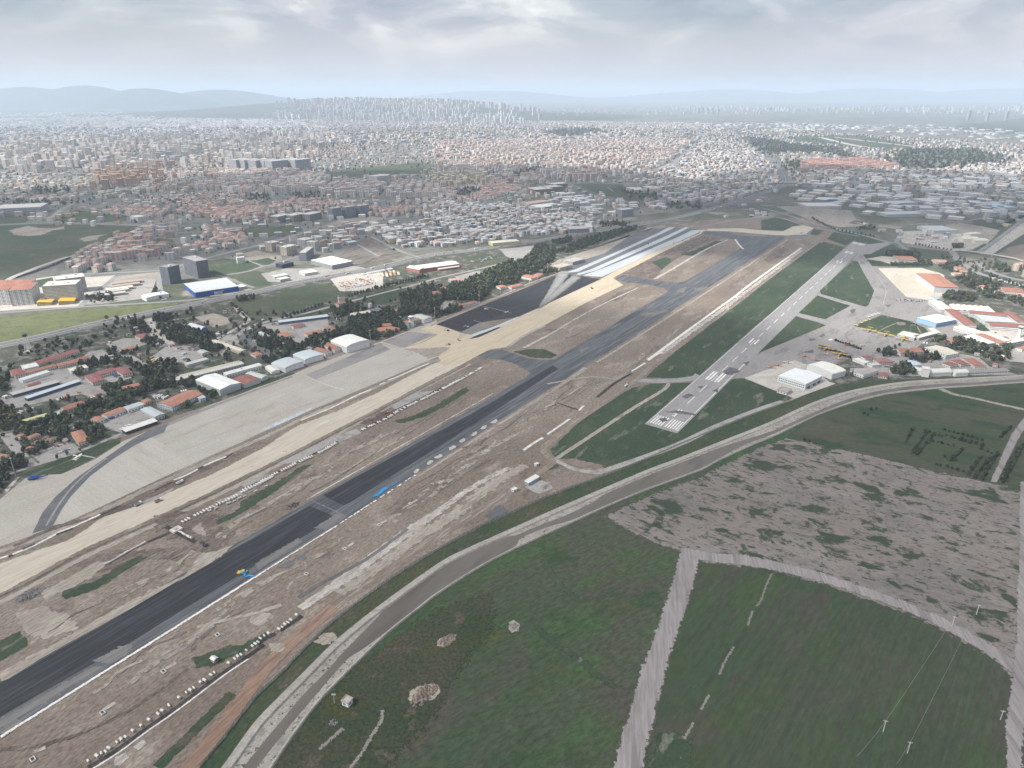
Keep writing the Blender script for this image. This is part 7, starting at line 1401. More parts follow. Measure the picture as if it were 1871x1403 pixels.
grove(D4([(0,370),(60,390),(90,450),(40,480),(0,460)]),7,PB,'dark pine at the left edge by the maroon hall',.8); grove(D4([(0,490),(60,500),(80,560),(0,600)]),7,['bare'],'bare tree at the left edge by the vehicle sheds',.8); grove(D4([(640,330),(820,270),(960,270),(940,300),(760,360),(680,400)]),7,PB,'dark pine behind the maroon workshops',.7); grove(D4([(100,200),(300,120),(560,90),(860,60),(900,130),(640,180),(380,220),(200,260)]),11,['green','bush','pine','bush'],'scattered tree on the green slope by the lattice tower',.55)
grove(D7([(180,790),(400,760),(420,790),(220,830)]),8,PB,'dark tree at the highway corner',.8); tree_line(D7([(150,870),(240,930),(320,1010)]),9,['bush','bare'],'shrub along the curving base road'); grove(D1([(930,960),(1200,920),(1220,1010),(980,1030)]),9,['green','bare'],'tree beside the flat sheds near the grey blocks',.8); grove(D1([(1600,900),(1700,880),(1754,950),(1700,1000)]),9,['green','bare'],'tree left of the blue store',.8)
# south-east airport
grove(D3([(1050,390),(1180,400),(1240,470),(1390,490),(1400,560),(1300,600),(1080,580),(880,540),(870,470),(960,450)]),6,PB + ['bare'],'dark tree in the thick clump between the beige hall and the white flat hall',.9); grove(D3([(30,600),(160,560),(310,590),(310,630),(160,640),(100,640)]),6,PB,'dark pine in front of the bright brick-red roof',.9)
grove(D3([(340,640),(460,560),(640,580),(820,640),(860,660),(640,710),(400,700)]),7,PB,'dark pine in the garden between the red roof and the beige hall',.75); grove(D3([(170,830),(330,750),(470,800),(490,860),(240,875)]),6,PB,'dark pine beside the white shed on the canal road',.9); grove(D3([(1310,610),(1640,560),(1700,690),(1500,700),(1380,650)]),7,PB,'dark tree around the right-hand yard',.7); grove(D3([(1480,520),(1730,500),(1700,560),(1500,600)]),8,['pine','green'],'tree above the right-hand yard',.6); grove(D3([(650,440),(860,400),(860,440),(720,460)]),6,['pine','green'],'tree beside the canopy building',.7)
TREES += [(*G(D3(540,645)),'blossom',1.0,'white blossoming tree, left one in the garden by the beige hall'),(*G(D3(700,640)),'blossom',1.0,'white blossoming tree, right one in the garden by the beige hall'),(*G(D2(975,800)),'poplar',.8,'dark narrow cypress between the arched hangar and the ribbed roof'),(*G(D2(625,775)),'pine',1.0,'dark round tree between the two white hangars')]
tree_line(D2([(790,395),(900,430),(1070,490)]),4.5,['bush'],'clipped dark bush in the upper hedge strip on the ramp',.9,1.3,.6); tree_line(D2([(600,465),(760,510),(960,590)]),4.5,['bush'],'clipped dark bush in the hedge strip behind the lower flying boats',1.0,1.5,.6); tree_line(B4([(720,835),(880,875)]),4.5,['bush'],'clipped bush along the far edge of the octagonal lawn',.5,.7,.3); tree_line(D3([(1510,280),(1640,270),(1700,290)]),6,['pine'],'dark tree in front of the courtyard building',.5,.8)
grove(D6([(1000,850),(1200,860),(1330,900),(1300,950),(1000,940),(950,900)]),7,['bare','green','bare'],'bare tree at the corner of the large orange hangar',.75); grove(D6([(1060,680),(1200,640),(1360,660),(1480,700),(1600,760),(1520,830),(1700,900),(1871,880),(1871,1010),(1660,940),(1440,900),(1300,820),(1180,760)]),9,['bare','bare','green','pine'],'bare tree in the park right of the large orange hangar',.75); grove(D6([(280,400),(420,385),(640,400),(760,480),(840,540),(720,530),(640,470),(560,420),(300,430)]),6.5,['pine'],'dark pine in the hedge round the smaller orange hangar',.9); grove(D6([(350,510),(700,520),(700,535),(360,530)]),6,['pine'],'dark shrub in front of the smaller orange hangar',.8,.5,.8)
tree_line(D6([(1480,660),(1700,730),(1871,790)]),10,['pine'],'dark tree along the road on the right'); grove(D6([(1500,520),(1560,500),(1700,560),(1690,620),(1560,590)]),8,['pine'],'dark pine in front of the tan apartment blocks at the right edge',.85); grove(D6([(880,540),(1150,510),(1150,540),(960,590)]),8,['pine','bare'],'tree by the barns behind the meadow',.8); tree_line(D6([(640,300),(820,330),(1040,360)]),9,['pine'],'dark bush along the meadow edge',.5,.8); grove(D6([(1050,300),(1170,310),(1160,340),(1060,335)]),8,['pine'],'dark tree beside the quarry yard',.9); grove(D6([(-60,110),(170,95),(180,125),(0,130)]),9,['pine'],'dark hedge tree north of the old runway',.9); tree_line(A7([(360,390),(520,470),(800,520)]),14,['pine'],'dark tree along the northern perimeter road',.6,.9); grove(A6([(1140,580),(1250,570),(1370,575),(1340,600),(1180,605)]),9,PB,'dark tree beside the highway at the white houses',.8)
ny = len(TREES)
for q,lab in ((D4([(0,340),(500,180),(1122,60),(1122,800),(900,920),(400,1160),(120,1260),(0,1290)]),'tree standing between the base buildings on the left'),(D5([(-60,120),(900,40),(1480,160),(1520,620),(900,760),(600,1080),(-60,1000)]),'tree scattered around the entrance yards of the base'),(B1([(100,300),(560,330),(1160,180),(1800,60),(1871,330),(1500,470),(700,660),(300,700)]),'tree scattered around the fenced yard and silo'),(D3([(-100,560),(900,380),(1871,460),(1871,800),(-100,820)]),'tree scattered between the south-east workshops'),(D6([(900,420),(1500,480),(1871,700),(1871,1000),(1400,900),(1100,800)]),'tree scattered in the park right of the orange hangar')):
    grove(q,13,['pine','pine','green','bare','bare','bush'],lab,.5,.5,1.0)
_k = np.zeros(len(TREES) - ny,bool); _x = np.array([t[0] for t in TREES[ny:]]); _y = np.array([t[1] for t in TREES[ny:]])
for q in YARDS: _k |= inpoly(_x,_y,q)
TREES[ny:] = [t for t,b in zip(TREES[ny:],_k) if not b]
# orchard bushes
OB = 'small dark bush in the orchard rows of the green field'
for q in ([(1270,310),(1225,385)],[(1345,320),(1265,440)],[(1385,335),(1285,450)],[(1440,315),(1640,370)],[(1330,320),(1430,350)],[(1450,345),(1570,385)],[(1350,370),(1480,400)],[(1390,500),(1570,545)],[(1440,460),(1500,480)],[(1640,455),(1565,560)],[(1685,465),(1600,575)],[(1725,440),(1640,585)],[(1640,420),(1725,450)],[(1800,300),(1740,355)],[(1540,420),(1470,480)],[(1530,360),(1640,400)],[(1870,390),(1755,600)],[(1835,420),(1745,585)],[(1040,205),(1070,200)],[(1000,225),(1025,235)],[(680,370),(740,385)]):
    tree_line(C7(q),5.2,['bush'],OB,.7,1.15,.8)
# far woods, one mass each: merged
WOODS = [(A3([(1200,520),(1400,500),(1600,510),(1760,550),(1700,580),(1500,600),(1300,620),(1150,590)]),22),(A3([(380,440),(560,460),(600,520),(500,540),(430,500)]),20),(A3([(560,580),(680,560),(690,600),(600,630)]),16),(A2([(1140,410),(1400,400),(1500,420),(1250,440)]),30),
         (A3([(540,470),(900,500),(960,560),(820,530),(560,520)]),18),(A5([(500,440),(700,440),(720,490),(560,500)]),12),(A5([(200,450),(380,460),(340,500),(180,500)]),12),(A4([(220,420),(330,390),(420,390),(420,450),(260,460)]),14),(A4([(0,490),(200,500),(600,500),(580,530),(300,530),(0,520)]),14),(A6([(1600,430),(1860,430),(1871,480),(1640,470)]),12),(A6([(1290,320),(1540,350),(1640,420),(1400,420)]),16),(A6([(520,230),(720,170),(760,200),(560,270)]),13),(A6([(120,380),(320,330),(320,350),(180,400)]),11),(A5([(1680,420),(1800,400),(1871,420),(1720,470)]),11)]
FARTREES = []
for px,sp in WOODS:
    P = [G(p) for p in px]; xs = [p[0] for p in P]; ys = [p[1] for p in P]; X,Y = np.meshgrid(np.arange(min(xs),max(xs),sp),np.arange(min(ys),max(ys),sp)); X = X.ravel() + NR.uniform(-.5,.5,X.size) * sp; Y = Y.ravel() + NR.uniform(-.5,.5,Y.size) * sp; k = inpoly(X + NR.normal(0,2.2 * sp,X.size),Y + NR.normal(0,2.2 * sp,X.size),P) & (NR.rand(X.size) < .26)
    FARTREES += [(x,y,('pine','green','pine','bare')[NR.randint(4)],sp / 11.0 * NR.uniform(.8,1.2)) for x,y in zip(X[k],Y[k])]
def merged_trees(lst,name,label,lod=False):
    Vs = []; Cs = []
    for kind in set(t[2] for t in lst):
        sub = [t for t in lst if t[2] == kind]; pr = proto(kind,lod)
        for v in range(3):
            s = sub[v::3]
            if not s: continue
            Q,c = pr[v]; m = len(s); a = NR.rand(m) * 6.28; sc = np.array([t[3] for t in s]); ca,sa = np.cos(a) * sc,np.sin(a) * sc
            W = np.empty((m,) + Q.shape); W[...,0] = ca[:,None,None] * Q[None,...,0] - sa[:,None,None] * Q[None,...,1] + np.array([t[0] for t in s])[:,None,None]; W[...,1] = sa[:,None,None] * Q[None,...,0] + ca[:,None,None] * Q[None,...,1] + np.array([t[1] for t in s])[:,None,None]; W[...,2] = sc[:,None,None] * Q[None,...,2] + .1
            Vs.append(W.reshape(-1,3)); Cs.append((c[None] * NR.uniform(.65,1.4,(m,1,1))).reshape(-1,3))
    V = np.concatenate(Vs); C = np.concatenate(Cs); n = len(C)
    obj(name,mesh(name,V,np.arange(4 * n).reshape(n,4),'leaf',col=np.c_[C,np.ones(n)]),kind='stuff',label=label,category='trees')
def place_trees():
    TREES.sort(key=lambda t: t[0] ** 2 + t[1] ** 2)
    # the ones that show largest are individuals, bushes counted apart
    nt = nb = 0; rest = []; names = {'pine': 'pine_tree','bare': 'bare_tree','green': 'leafy_tree','yellow': 'willow_tree','poplar': 'cypress_tree','blossom': 'blossom_tree','bush': 'bush'}
    for i,(x,y,kind,s,lab) in enumerate(TREES):
        if (kind == 'bush' and nb >= 290) or (kind != 'bush' and nt >= 290 and kind not in ('blossom','poplar')): rest.append((x,y,kind,s)); continue
        if kind == 'bush': nb += 1
        else: nt += 1
        me,tr = proto(kind,True)[i % 3]; t = thing(names[kind],lab,'bush' if kind == 'bush' else 'tree',(x,y,.1),NR.rand() * 6.28,lab[:60]); t.scale = (s,s,s * NR.uniform(.85,1.15)); obj('crown',me,t); obj('trunk',tr,t)
    merged_trees(rest,'pine_woods','dark mass of further pines and bare trees behind the hangars'); print('TREES',nt,nb,len(rest),len(FARTREES))
place_trees()
# ------------------------------------------------------------------ the town
ROADXY = [(np.array(resample([G(p) for p in P],40.0)),w) for P,w in ROADS + [(HWY,36),(HWY2,48)]]
KEEP = [D1([(-300,200),(0,188),(1500,195),(860,470),(560,600),(0,790),(-300,860)]),A5([(700,290),(900,270),(1240,240),(1420,220),(1540,240),(1540,280),(1300,320),(1000,330),(800,330)]),A6([(960,300),(1100,290),(1320,300),(1340,340),(1500,360),(1400,430),(1200,380)]),A5([(130,740),(200,690),(560,680),(600,700),(300,750)]),
        A5([(960,790),(1100,740),(1300,860),(1180,920),(1000,950),(860,890)]),A5([(790,660),(1090,605),(1240,620),(860,670)]),A4([(1060,800),(1130,760),(1230,770),(1250,810),(1100,830)]),A3([(560,440),(1000,430),(1330,495),(1200,510),(700,470)])] + [w for w,s in WOODS]
KEEP = [[G(p) for p in q] for q in KEEP]
KIND = {}; STREET = []
def vnoise(x,y,scale,seed=0):
    r = np.random.RandomState(seed).rand(64,64); a = x / scale; b = y / scale; i = np.floor(a).astype(int); j = np.floor(b).astype(int); f = a - i; g = b - j; f = f * f * (3 - 2 * f); g = g * g * (3 - 2 * g); i %= 64; j %= 64; i1 = (i + 1) % 64; j1 = (j + 1) % 64
    return (r[i,j] * (1 - f) + r[i1,j] * f) * (1 - g) + (r[i,j1] * (1 - f) + r[i1,j1] * f) * g
def district(kind,px,sp,ang,size,hts,walls,roofs,pitch,label,density=.85,shape=.0,jitter=.12,rowgap=None):
    """rows of buildings inside a photo-pixel polygon; sp = (along, across) spacing in metres"""
    P = np.array([G(p) for p in px]); c,s = cos(ang),sin(ang); U = P[:,0] * c + P[:,1] * s; Vv = -P[:,0] * s + P[:,1] * c
    u,v = np.meshgrid(np.arange(U.min(),U.max(),sp[0]),np.arange(Vv.min(),Vv.max(),sp[1])); n = u.size
    iu = np.round(u.ravel() / sp[0]).astype(int); iv = np.round(v.ravel() / sp[1]).astype(int); jitter = .2 if len(px) else jitter
    u = u.ravel() + NR.uniform(-jitter,jitter,n) * sp[0]; v = v.ravel() + NR.uniform(-jitter,jitter,n) * sp[1]
    wl = 9 * sp[0]; u,v = u + sp[0] * 1.6 * (vnoise(u,v,wl,5) - .5) * 2,v + sp[1] * 1.6 * (vnoise(u,v,wl,6) - .5) * 2
    x = u * c - v * s; y = u * s + v * c; rag = max(sp) * 1.1; gap = vnoise(x,y,max(sp) * 4.5,9) + .35 * vnoise(x,y,max(sp) * 1.7,2)
    k = inpoly(x + NR.normal(0,rag,n) * .6 + rag * 3 * (vnoise(x,y,rag * 6,3) - .5),y + NR.normal(0,rag,n) * .6 + rag * 3 * (vnoise(x,y,rag * 6,4) - .5),[tuple(p) for p in P]) & (NR.rand(n) < density)
    st = (iu % 9 == 0) | (iv % 6 == 0); tk = k & (st | (gap <= .20)) & (NR.rand(n) < .55)
    if kind != 'shed': STREET.extend(zip(x[tk],y[tk]))
    k &= (gap > .20) & ~st
    for q in KEEP: k &= ~inpoly(x,y,q)
    x,y = x[k],y[k]; keep = np.ones(len(x),bool)
    for q,w in ROADXY:
        lo = q.min(0) - 60; hi = q.max(0) + 60; m = np.where((x > lo[0]) & (x < hi[0]) & (y > lo[1]) & (y < hi[1]))[0]
        if len(m):
            for i0 in range(0,len(m),3000):
                mm = m[i0:i0 + 3000]; d = np.sqrt((x[mm,None] - q[None,:,0]) ** 2 + (y[mm,None] - q[None,:,1]) ** 2).min(1); keep[mm] &= d > w / 2 + max(size[0],size[2]) * .5
    for cx,cy,a,w,d in FOOT: keep &= (np.abs(x - cx) + np.abs(y - cy) > (w + d) * .55 + 10)
    x,y = x[keep],y[keep]; n = len(x)
    if n == 0: return
    wa = np.array(walls)[NR.randint(len(walls),size=n)] * NR.uniform(.82,1.12,(n,1)); ro = np.array(roofs)[NR.randint(len(roofs),size=n)] * NR.uniform(.8,1.15,(n,1))
    W = NR.uniform(size[0],size[1],n); D = NR.uniform(size[2],size[3],n); H = NR.uniform(hts[0],hts[1],n)
    red = ro[:,0] > ro[:,2] * 1.5
    A = ang + (np.round(vnoise(x,y,max(sp) * 7,8) * 4) - 2) * .22 + NR.uniform(-.05,.05,n) + (NR.rand(n) < shape) * pi / 2
    pt = np.where(red,pitch,0.0)
    KIND.setdefault(kind,[]).append(dict(x=x,y=y,z=np.zeros(n),w=W,d=D,h=H,a=A,wall=wa,roof=ro,pitch=pt,label=label))
WL = [(0.70,0.68,0.65),(0.66,0.61,0.55),(0.74,0.73,0.71),(0.58,0.54,0.49),(0.66,0.57,0.47)]; WSUNLIT = [(0.76,0.72,0.66),(0.70,0.62,0.53),(0.78,0.76,0.73),(0.62,0.52,0.43),(0.48,0.46,0.45)]; WG = WL + [(0.40,0.41,0.43),(0.30,0.33,0.37),(0.55,0.42,0.30)]; RR = [(0.36,0.235,0.20),(0.40,0.28,0.24),(0.33,0.21,0.185),(0.48,0.44,0.41)]; RM = RR + [(0.55,0.54,0.52),(0.42,0.42,0.42)]; RF = [(0.58,0.58,0.56),(0.48,0.48,0.47),(0.66,0.66,0.65),(0.36,0.37,0.38),(0.42,0.32,0.28)]  # warm far-left wall palette has that town's sunlight in its colours
e1 = dirang(D1(700,690),D1(1200,680))
district('apartment_block',D1([(640,560),(860,500),(1150,385),(1380,395),(1400,520),(1280,690),(660,710)]),(25,30),e1,(14,16,15,18),(15,17),[(0.66,0.64,0.61),(0.62,0.57,0.49)],RR,.30,'square white and beige apartment block with pale red roof beside the green field',.97)
district('apartment_block',D1([(1150,375),(1540,210),(1754,210),(1754,330),(1560,385),(1400,400)]),(34,30),dirang(D1(1200,390),D1(1640,220)),(24,30,12,14),(14,17),WL,RR,.25,'white apartment slab with pink roof in the row behind the square blocks',.95)
district('apartment_block',A4([(870,740),(1100,700),(1390,800),(1400,915),(1190,925),(1040,935),(870,930)]),(32,32),dirang(A4(900,930),A4(1380,900)),(22,28,13,15),(17,21),[(0.60,0.46,0.42),(0.64,0.63,0.62),(0.62,0.62,0.62)],RR,.28,'pink or white apartment block with red roof around the small green',.9)
district('house',A4([(1290,690),(1500,680),(1871,715),(1871,790),(1560,880),(1440,800)]),(27,30),dirang(A4(1300,700),A4(1560,860)),(15,18,14,16),(9,11),WL[:3],RR[:2],.35,'white villa block with red roof above the town road',.93)
district('house',A5([(-60,720),(60,710),(340,740),(330,790),(100,850),(-60,850)]),(27,30),dirang(A5(0,840),A5(330,770)),(17,20,15,17),(10,11),WL[:3],RR[:2],.35,'white villa block with red roof at the bend of the town road',.93)
district('apartment_block',A5([(0,560),(200,530),(450,520),(730,480),(1030,520),(1060,560),(1480,540),(1480,600),(1200,610),(1060,600),(700,580),(480,590),(400,650),(100,650),(0,640)]),(27,30),dirang(A5(100,640),A5(700,520)),(18,22,12,14),(11,14),WL[:3] + [(0.58,0.48,0.42)],RR[:3],.35,'low apartment house with salmon roof in the rows behind the grey towers',.93)
district('apartment_block',A4([(680,560),(900,540),(1300,540),(1871,520),(1871,640),(1600,600),(1200,620),(950,590)]),(28,30),dirang(A4(700,590),A4(1500,560)),(18,22,12,14),(11,14),WL + [(0.58,0.48,0.42)],RR[:3],.35,'low apartment house with salmon roof behind the green field',.9)
district('house',A4([(1000,480),(1871,400),(1871,520),(1300,530),(1000,500)]),(17,20),dirang(A4(1100,500),A4(1700,450)),(8,11,8,11),(6,8),WL,RR + [(0.5,0.5,0.5)],.35,'tiny house with grey or red roof among dark garden trees',.8)
district('apartment_block',A5([(0,300),(460,290),(560,310),(900,340),(1060,370),(1600,390),(1600,480),(1000,470),(700,460),(400,450),(200,450),(0,420)]),(33,36),dirang(A5(200,440),A5(1200,430)),(22,29,14,17),(23,31),WL[:4],RM,.2,'white mid-rise apartment block in the long rows of the estate',.9)
district('apartment_block',A5([(1440,330),(1871,300),(1871,420),(1480,400)]),(34,36),.3,(16,18,16,18),(30,40),[(0.62,0.55,0.40),(0.62,0.57,0.46)],[(0.5,0.45,0.36)],.1,'cream tower block in the cluster above the estate',.8)
district('house',A6([(0,280),(350,245),(640,330),(630,360),(450,400),(280,425),(0,430)]),(22,26),dirang(A6(0,400),A6(440,380)),(17,20,11,13),(9,12),WL,RR[:3],.35,'low house with red roof below the cream towers',.93)
district('apartment_block',A6([(360,250),(760,150),(900,200),(1100,180),(1110,270),(860,280),(640,310)]),(36,38),.2,(20,28,13,16),(18,30),WL + [(0.5,0.38,0.34)],RM,.2,'apartment block with brown or white walls behind the brick office',.85)
district('apartment_block',A6([(0,0),(720,-10),(1880,-10),(1760,50),(1600,165),(1110,260),(900,190),(750,140),(500,200),(350,240),(0,200)]),(38,42),.45,(22,32,14,18),(17,30),WL,RR + RR + RM,.25,'distant apartment house with pinkish roof in the town centre',.88,.3)
district('apartment_block',A4([(600,470),(1050,410),(1060,440),(650,500)]),(34,36),dirang(A4(650,490),A4(1060,430)),(24,28,14,16),(18,20),[(0.58,0.58,0.42)],RF[:2],.1,'pale yellow-green apartment block in a single row',.97)
district('apartment_block',A4([(760,280),(1180,250),(1310,330),(1310,380),(900,420),(770,420)]),(60,60),.3,(20,26,18,22),(34,48),[(0.52,0.36,0.26),(0.56,0.40,0.28)],[(0.44,0.30,0.22)],.05,'orange-brown tower block of the tower group in the left town',.75)
district('apartment_block',A4([(0,440),(600,470),(600,500),(0,520)]),(34,40),.1,(20,30,13,16),(11,15),WL,RM,.25,'low white apartment house along the dark tree strip at the left',.75)
district('apartment_block',A4([(1180,330),(1871,270),(1871,400),(1300,420),(1060,420)]),(36,40),.25,(18,26,13,16),(15,24),WL + [(0.58,0.42,0.32)],RM,.2,'mid-rise block beside the orange-brown towers',.85)
district('apartment_block',A4([(0,300),(420,310),(700,330),(760,420),(420,380),(200,400),(0,420)]),(46,52),.15,(14,26,12,16),(8,14),WL,RM,.25,'low house in the green suburb at the left edge',.55)
WKC = [(0.62,0.62,0.61),(0.52,0.52,0.52),(0.42,0.43,0.45),(0.56,0.50,0.42),(0.30,0.34,0.40),(0.66,0.66,0.65),(0.48,0.36,0.30)]
we = dirang(A6(0,650),A6(960,560))
district('workshop',A6([(0,430),(280,450),(560,450),(640,480),(960,500),(1100,560),(1000,610),(600,690),(0,740),(-420,690),(-440,640),(-100,560)]),(17,24),we,(11,16,13,20),(7,12),WKC,RF,.1,'small flat-roofed workshop in the dense workshop quarter above the highway',.9,.2)
district('workshop',A5([(620,760),(760,720),(1000,690),(1300,640),(1380,700),(1100,750),(900,800),(700,800)]),(32,30),we,(20,30,14,22),(7,11),WKC,RF[:3],.05,'larger white workshop at the west end of the workshop quarter',.8)
district('warehouse',A6([(900,350),(1110,370),(1240,430),(1240,540),(1000,470),(860,430)]),(52,40),we,(36,46,20,28),(8,11),WKC[:3],[(0.66,0.66,0.64),(0.55,0.58,0.58),(0.7,0.7,0.68)],.0,'white-roofed warehouse above the workshop quarter',.8)
district('warehouse',A6([(1260,440),(1500,470),(1480,540),(1300,540)]),(46,40),we,(28,38,20,26),(8,14),WKC[:4],RF,.0,'warehouse beside the grey office by the highway',.6)
district('workshop',[(1290,395),(1340,385),(1400,360),(1420,365),(1390,395),(1320,402)],(40,36),.3,(10,20,10,16),(5,8),WKC,RF,.1,'scattered shed near the highway curve',.5)
# far left, sunlit: towers take the palette with sunlight in its colours
district('apartment_block',[(-200,262),(560,246),(600,262),(560,300),(430,300),(220,312),(0,318),(-200,320)],(62,66),.2,(26,40,18,26),(24,66),WSUNLIT,RM + RF[:3],.1,'pale apartment tower in the sunlit far left town',.72,.4)
district('house',[(160,300),(420,290),(600,262),(720,262),(560,300),(300,330),(160,330)],(24,28),.2,(10,14,9,12),(6,9),WL,RR,.35,'small far house with orange roof in the sunlit low quarter',.8)
district('warehouse',[(-300,222),(140,216),(560,212),(640,220),(620,246),(560,246),(0,262),(-300,264)],(70,60),.35,(40,60,22,32),(8,14),[(0.66,0.66,0.66),(0.6,0.6,0.6)],[(0.66,0.66,0.66),(0.72,0.72,0.72),(0.5,0.52,0.55)],.05,'white factory shed in the far sunlit industrial plain',.72,.3)
district('warehouse',[(-300,206),(140,205),(560,203),(640,212),(140,216),(-300,222)],(120,130),.35,(60,110,30,50),(8,16),[(0.66,0.66,0.66)],[(0.66,0.66,0.66),(0.5,0.5,0.5)],.05,'white factory shed at the foot of the hills',.45,.3)
district('apartment_block',[(560,220),(940,226),(1250,238),(1270,262),(1000,264),(800,262),(600,262)],(72,78),.45,(30,52,22,34),(12,32),WG,RM + RF[:2],.1,'low grey building in the far grid of streets',.62,.3)
district('apartment_block',[(470,212),(600,206),(760,212),(940,216),(940,228),(560,222)],(95,105),.45,(28,44,24,34),(36,95),[(0.68,0.67,0.65),(0.62,0.60,0.57)],RF[:3],.0,'pale high-rise at the foot of the city hill',.55,.3)
district('workshop',[(1231,262),(1330,245),(1400,290),(1430,330),(1400,345),(1280,380),(1140,385),(1180,330),(1240,300)],(34,36),.6,(16,30,14,24),(6,13),WKC,RF + RR[:1],.1,'low industrial building between the two trunk roads',.72,.3)
district('apartment_block',A3([(640,570),(960,560),(1150,580),(1130,605),(700,625)]),(36,40),.1,(26,34,13,16),(19,24),[(0.54,0.34,0.28),(0.56,0.40,0.34)],[(0.42,0.24,0.20)],.15,'pinkish-red apartment slab in the estate beside the wood',.9)
district('warehouse',[(1450,345),(1480,325),(1640,322),(1871,305),(2050,312),(2050,405),(1780,405),(1660,392),(1540,380),(1470,365)],(66,56),dirang((1540,372),(1700,382)),(36,60,24,40),(8,12),WKC,[(0.62,0.62,0.60),(0.52,0.55,0.56),(0.66,0.65,0.62),(0.42,0.44,0.45)],.0,'pale-roofed warehouse in the right industrial area',.62,.2)
district('workshop',[(1450,330),(1500,312),(1640,306),(1871,296),(2050,300),(2050,318),(1871,310),(1640,324),(1480,335)],(36,40),.2,(16,30,14,24),(5,10),WKC,RF + RR[:2],.1,'small shed in the crowded right industrial belt',.7,.3)
district('workshop',A7([(640,420),(960,440),(1500,520),(1500,590),(1100,570),(980,520),(700,470)]),(40,36),.2,(10,22,8,16),(4,9),WKC,RF,.05,'small shed in the pale quarry yard',.55,.4)
district('warehouse',[(1231,225),(1480,225),(1560,235),(1400,246),(1231,244)],(110,100),.5,(50,90,26,44),(8,14),WKC[:4],RF[:3],.0,'far shed along the trunk road to the horizon',.5,.3)
district('warehouse',[(1480,228),(1700,228),(1871,240),(2000,250),(1871,262),(1600,240)],(120,110),.2,(50,90,26,44),(8,14),WKC[:4],RF[:3],.0,'far shed beyond the distant airfield',.35,.3)
district('apartment_block',[(1231,196),(1500,198),(1700,196),(1900,195),(1900,208),(1600,207),(1231,210)],(190,240),.3,(26,44,24,34),(20,90),WG,RF[:3],.0,'hazy high-rise of the distant city on the right horizon',.33,.3)
district('apartment_block',[(940,200),(1231,198),(1231,212),(940,214)],(190,220),.3,(26,40,22,30),(16,50),WG,RF[:3],.0,'hazy block of the distant city in the middle horizon',.3,.3)
district('apartment_block',A7([(1680,690),(1871,720),(1990,730),(1990,800),(1800,780),(1740,740)]),(28,30),.5,(16,20,13,16),(14,17),[(0.56,0.48,0.38)],RR[:2],.3,'tan apartment block with red roof at the right edge beside the road bend',.9)
district('apartment_block',A4([(-60,100),(0,100)] + [(60,60),(300,60),(700,60),(700,200),(420,200),(0,170)]),(85,90),.3,(26,36,20,28),(40,80),WSUNLIT,RF[:3],.0,'tall pale tower in the sunlit far left town',.4,.3)
SPR = [(-400,520),(-300,300),(-200,225),(600,216),(1231,224),(1450,240),(1900,265),(2200,300),(2200,420),(1871,410),(1700,392),(1440,338),(1280,378),(1120,398),(800,452),(650,466),(400,478),(200,420),(0,400)]
district('house',[p for p in SPR],(44,48),.3,(12,26,10,18),(6,18),WG,RM + RF,.2,'scattered low building between the town quarters',.6,.4)
FOOTN = len(FOOT)
for q,lab in ((D4([(60,360),(700,190),(1122,180),(1122,640),(800,700),(100,720)]),'small shed or lean-to in the motor pool of the base'),(D5([(-60,180),(700,120),(1300,260),(1480,520),(900,700),(300,800),(-60,800)]),'small shed or hut between the base trees'),(D4([(0,780),(1122,640),(900,900),(300,1120),(0,1150)]),'small hut among the cottages by the apron'),(D3([(0,560),(800,480),(1500,500),(1800,700),(1700,770),(0,770)]),'small hut between the south-east workshops'),(B1([(250,380),(900,340),(1500,300),(1700,300),(1300,540),(600,620),(300,560)]),'small hut between base yard and pine belt')):
    district('shed',q,(17,19),RWY,(4,10,3,6),(2.6,4),[(0.6,0.6,0.58),(0.45,0.42,0.38),(0.5,0.5,0.5)],[(0.55,0.55,0.54),(0.36,0.2,0.16),(0.42,0.44,0.46),(0.3,0.29,0.28)],.2,lab,.3,.3)
# hill city: rows follow the slope
def hill_city():
    n = 3600; px = NR.normal(740,100,n); d = NR.uniform(11000,16200,n); x = hx(px,d); y = d; z = hill_h(x,y); k = (z > 8) & (NR.rand(n) < np.clip(z / 90,.1,.8)) & (vnoise(x,y,500,21) > .33) & (px > 480) & (px < 1000); x,y,z = x[k],y[k],z[k]; n = len(x)
    wa = np.array(WL)[NR.randint(len(WL),size=n)] * NR.uniform(.9,1.12,(n,1)); ro = np.array(RF[:3])[NR.randint(3,size=n)]
    KIND.setdefault('apartment_block',[]).append(dict(x=x,y=y,z=z - 4,w=NR.uniform(34,56,n),d=NR.uniform(28,42,n),h=NR.uniform(45,130,n),a=np.full(n,.4),wall=wa,roof=ro,pitch=np.zeros(n),label='white high-rise on the city hill'))
hill_city()
def bverts(s):
    """12 vertices per building: base, eaves, roof top"""
    n = len(s['x']); ca,sa = np.cos(s['a']),np.sin(s['a']); V = np.zeros((n,12,3)); w,d,h = s['w'] / 2,s['d'] / 2,s['h']; p = s['pitch']
    m = np.minimum(w,d); rise = np.where(p > 0,m * p * 1.25 + .4,.55); ins = np.where(p > 0,m * .86,.35)
    for k,(sx,sy) in enumerate(((-1,-1),(1,-1),(1,1),(-1,1))):
        for r,(fx,fy,fz) in enumerate(((w,d,np.full(n,-.4)),(w,d,h),(np.maximum(w - ins,.1),np.maximum(d - ins,.1),h + rise))):
            lx,ly = sx * fx,sy * fy; V[:,r * 4 + k,0] = s['x'] + lx * ca - ly * sa; V[:,r * 4 + k,1] = s['y'] + lx * sa + ly * ca; V[:,r * 4 + k,2] = s['z'] + fz
    return V
FQ = np.array([(0,1,5,4),(1,2,6,5),(2,3,7,6),(3,0,4,7),(4,5,9,8),(5,6,10,9),(6,7,11,10),(7,4,8,11),(8,9,10,11)])
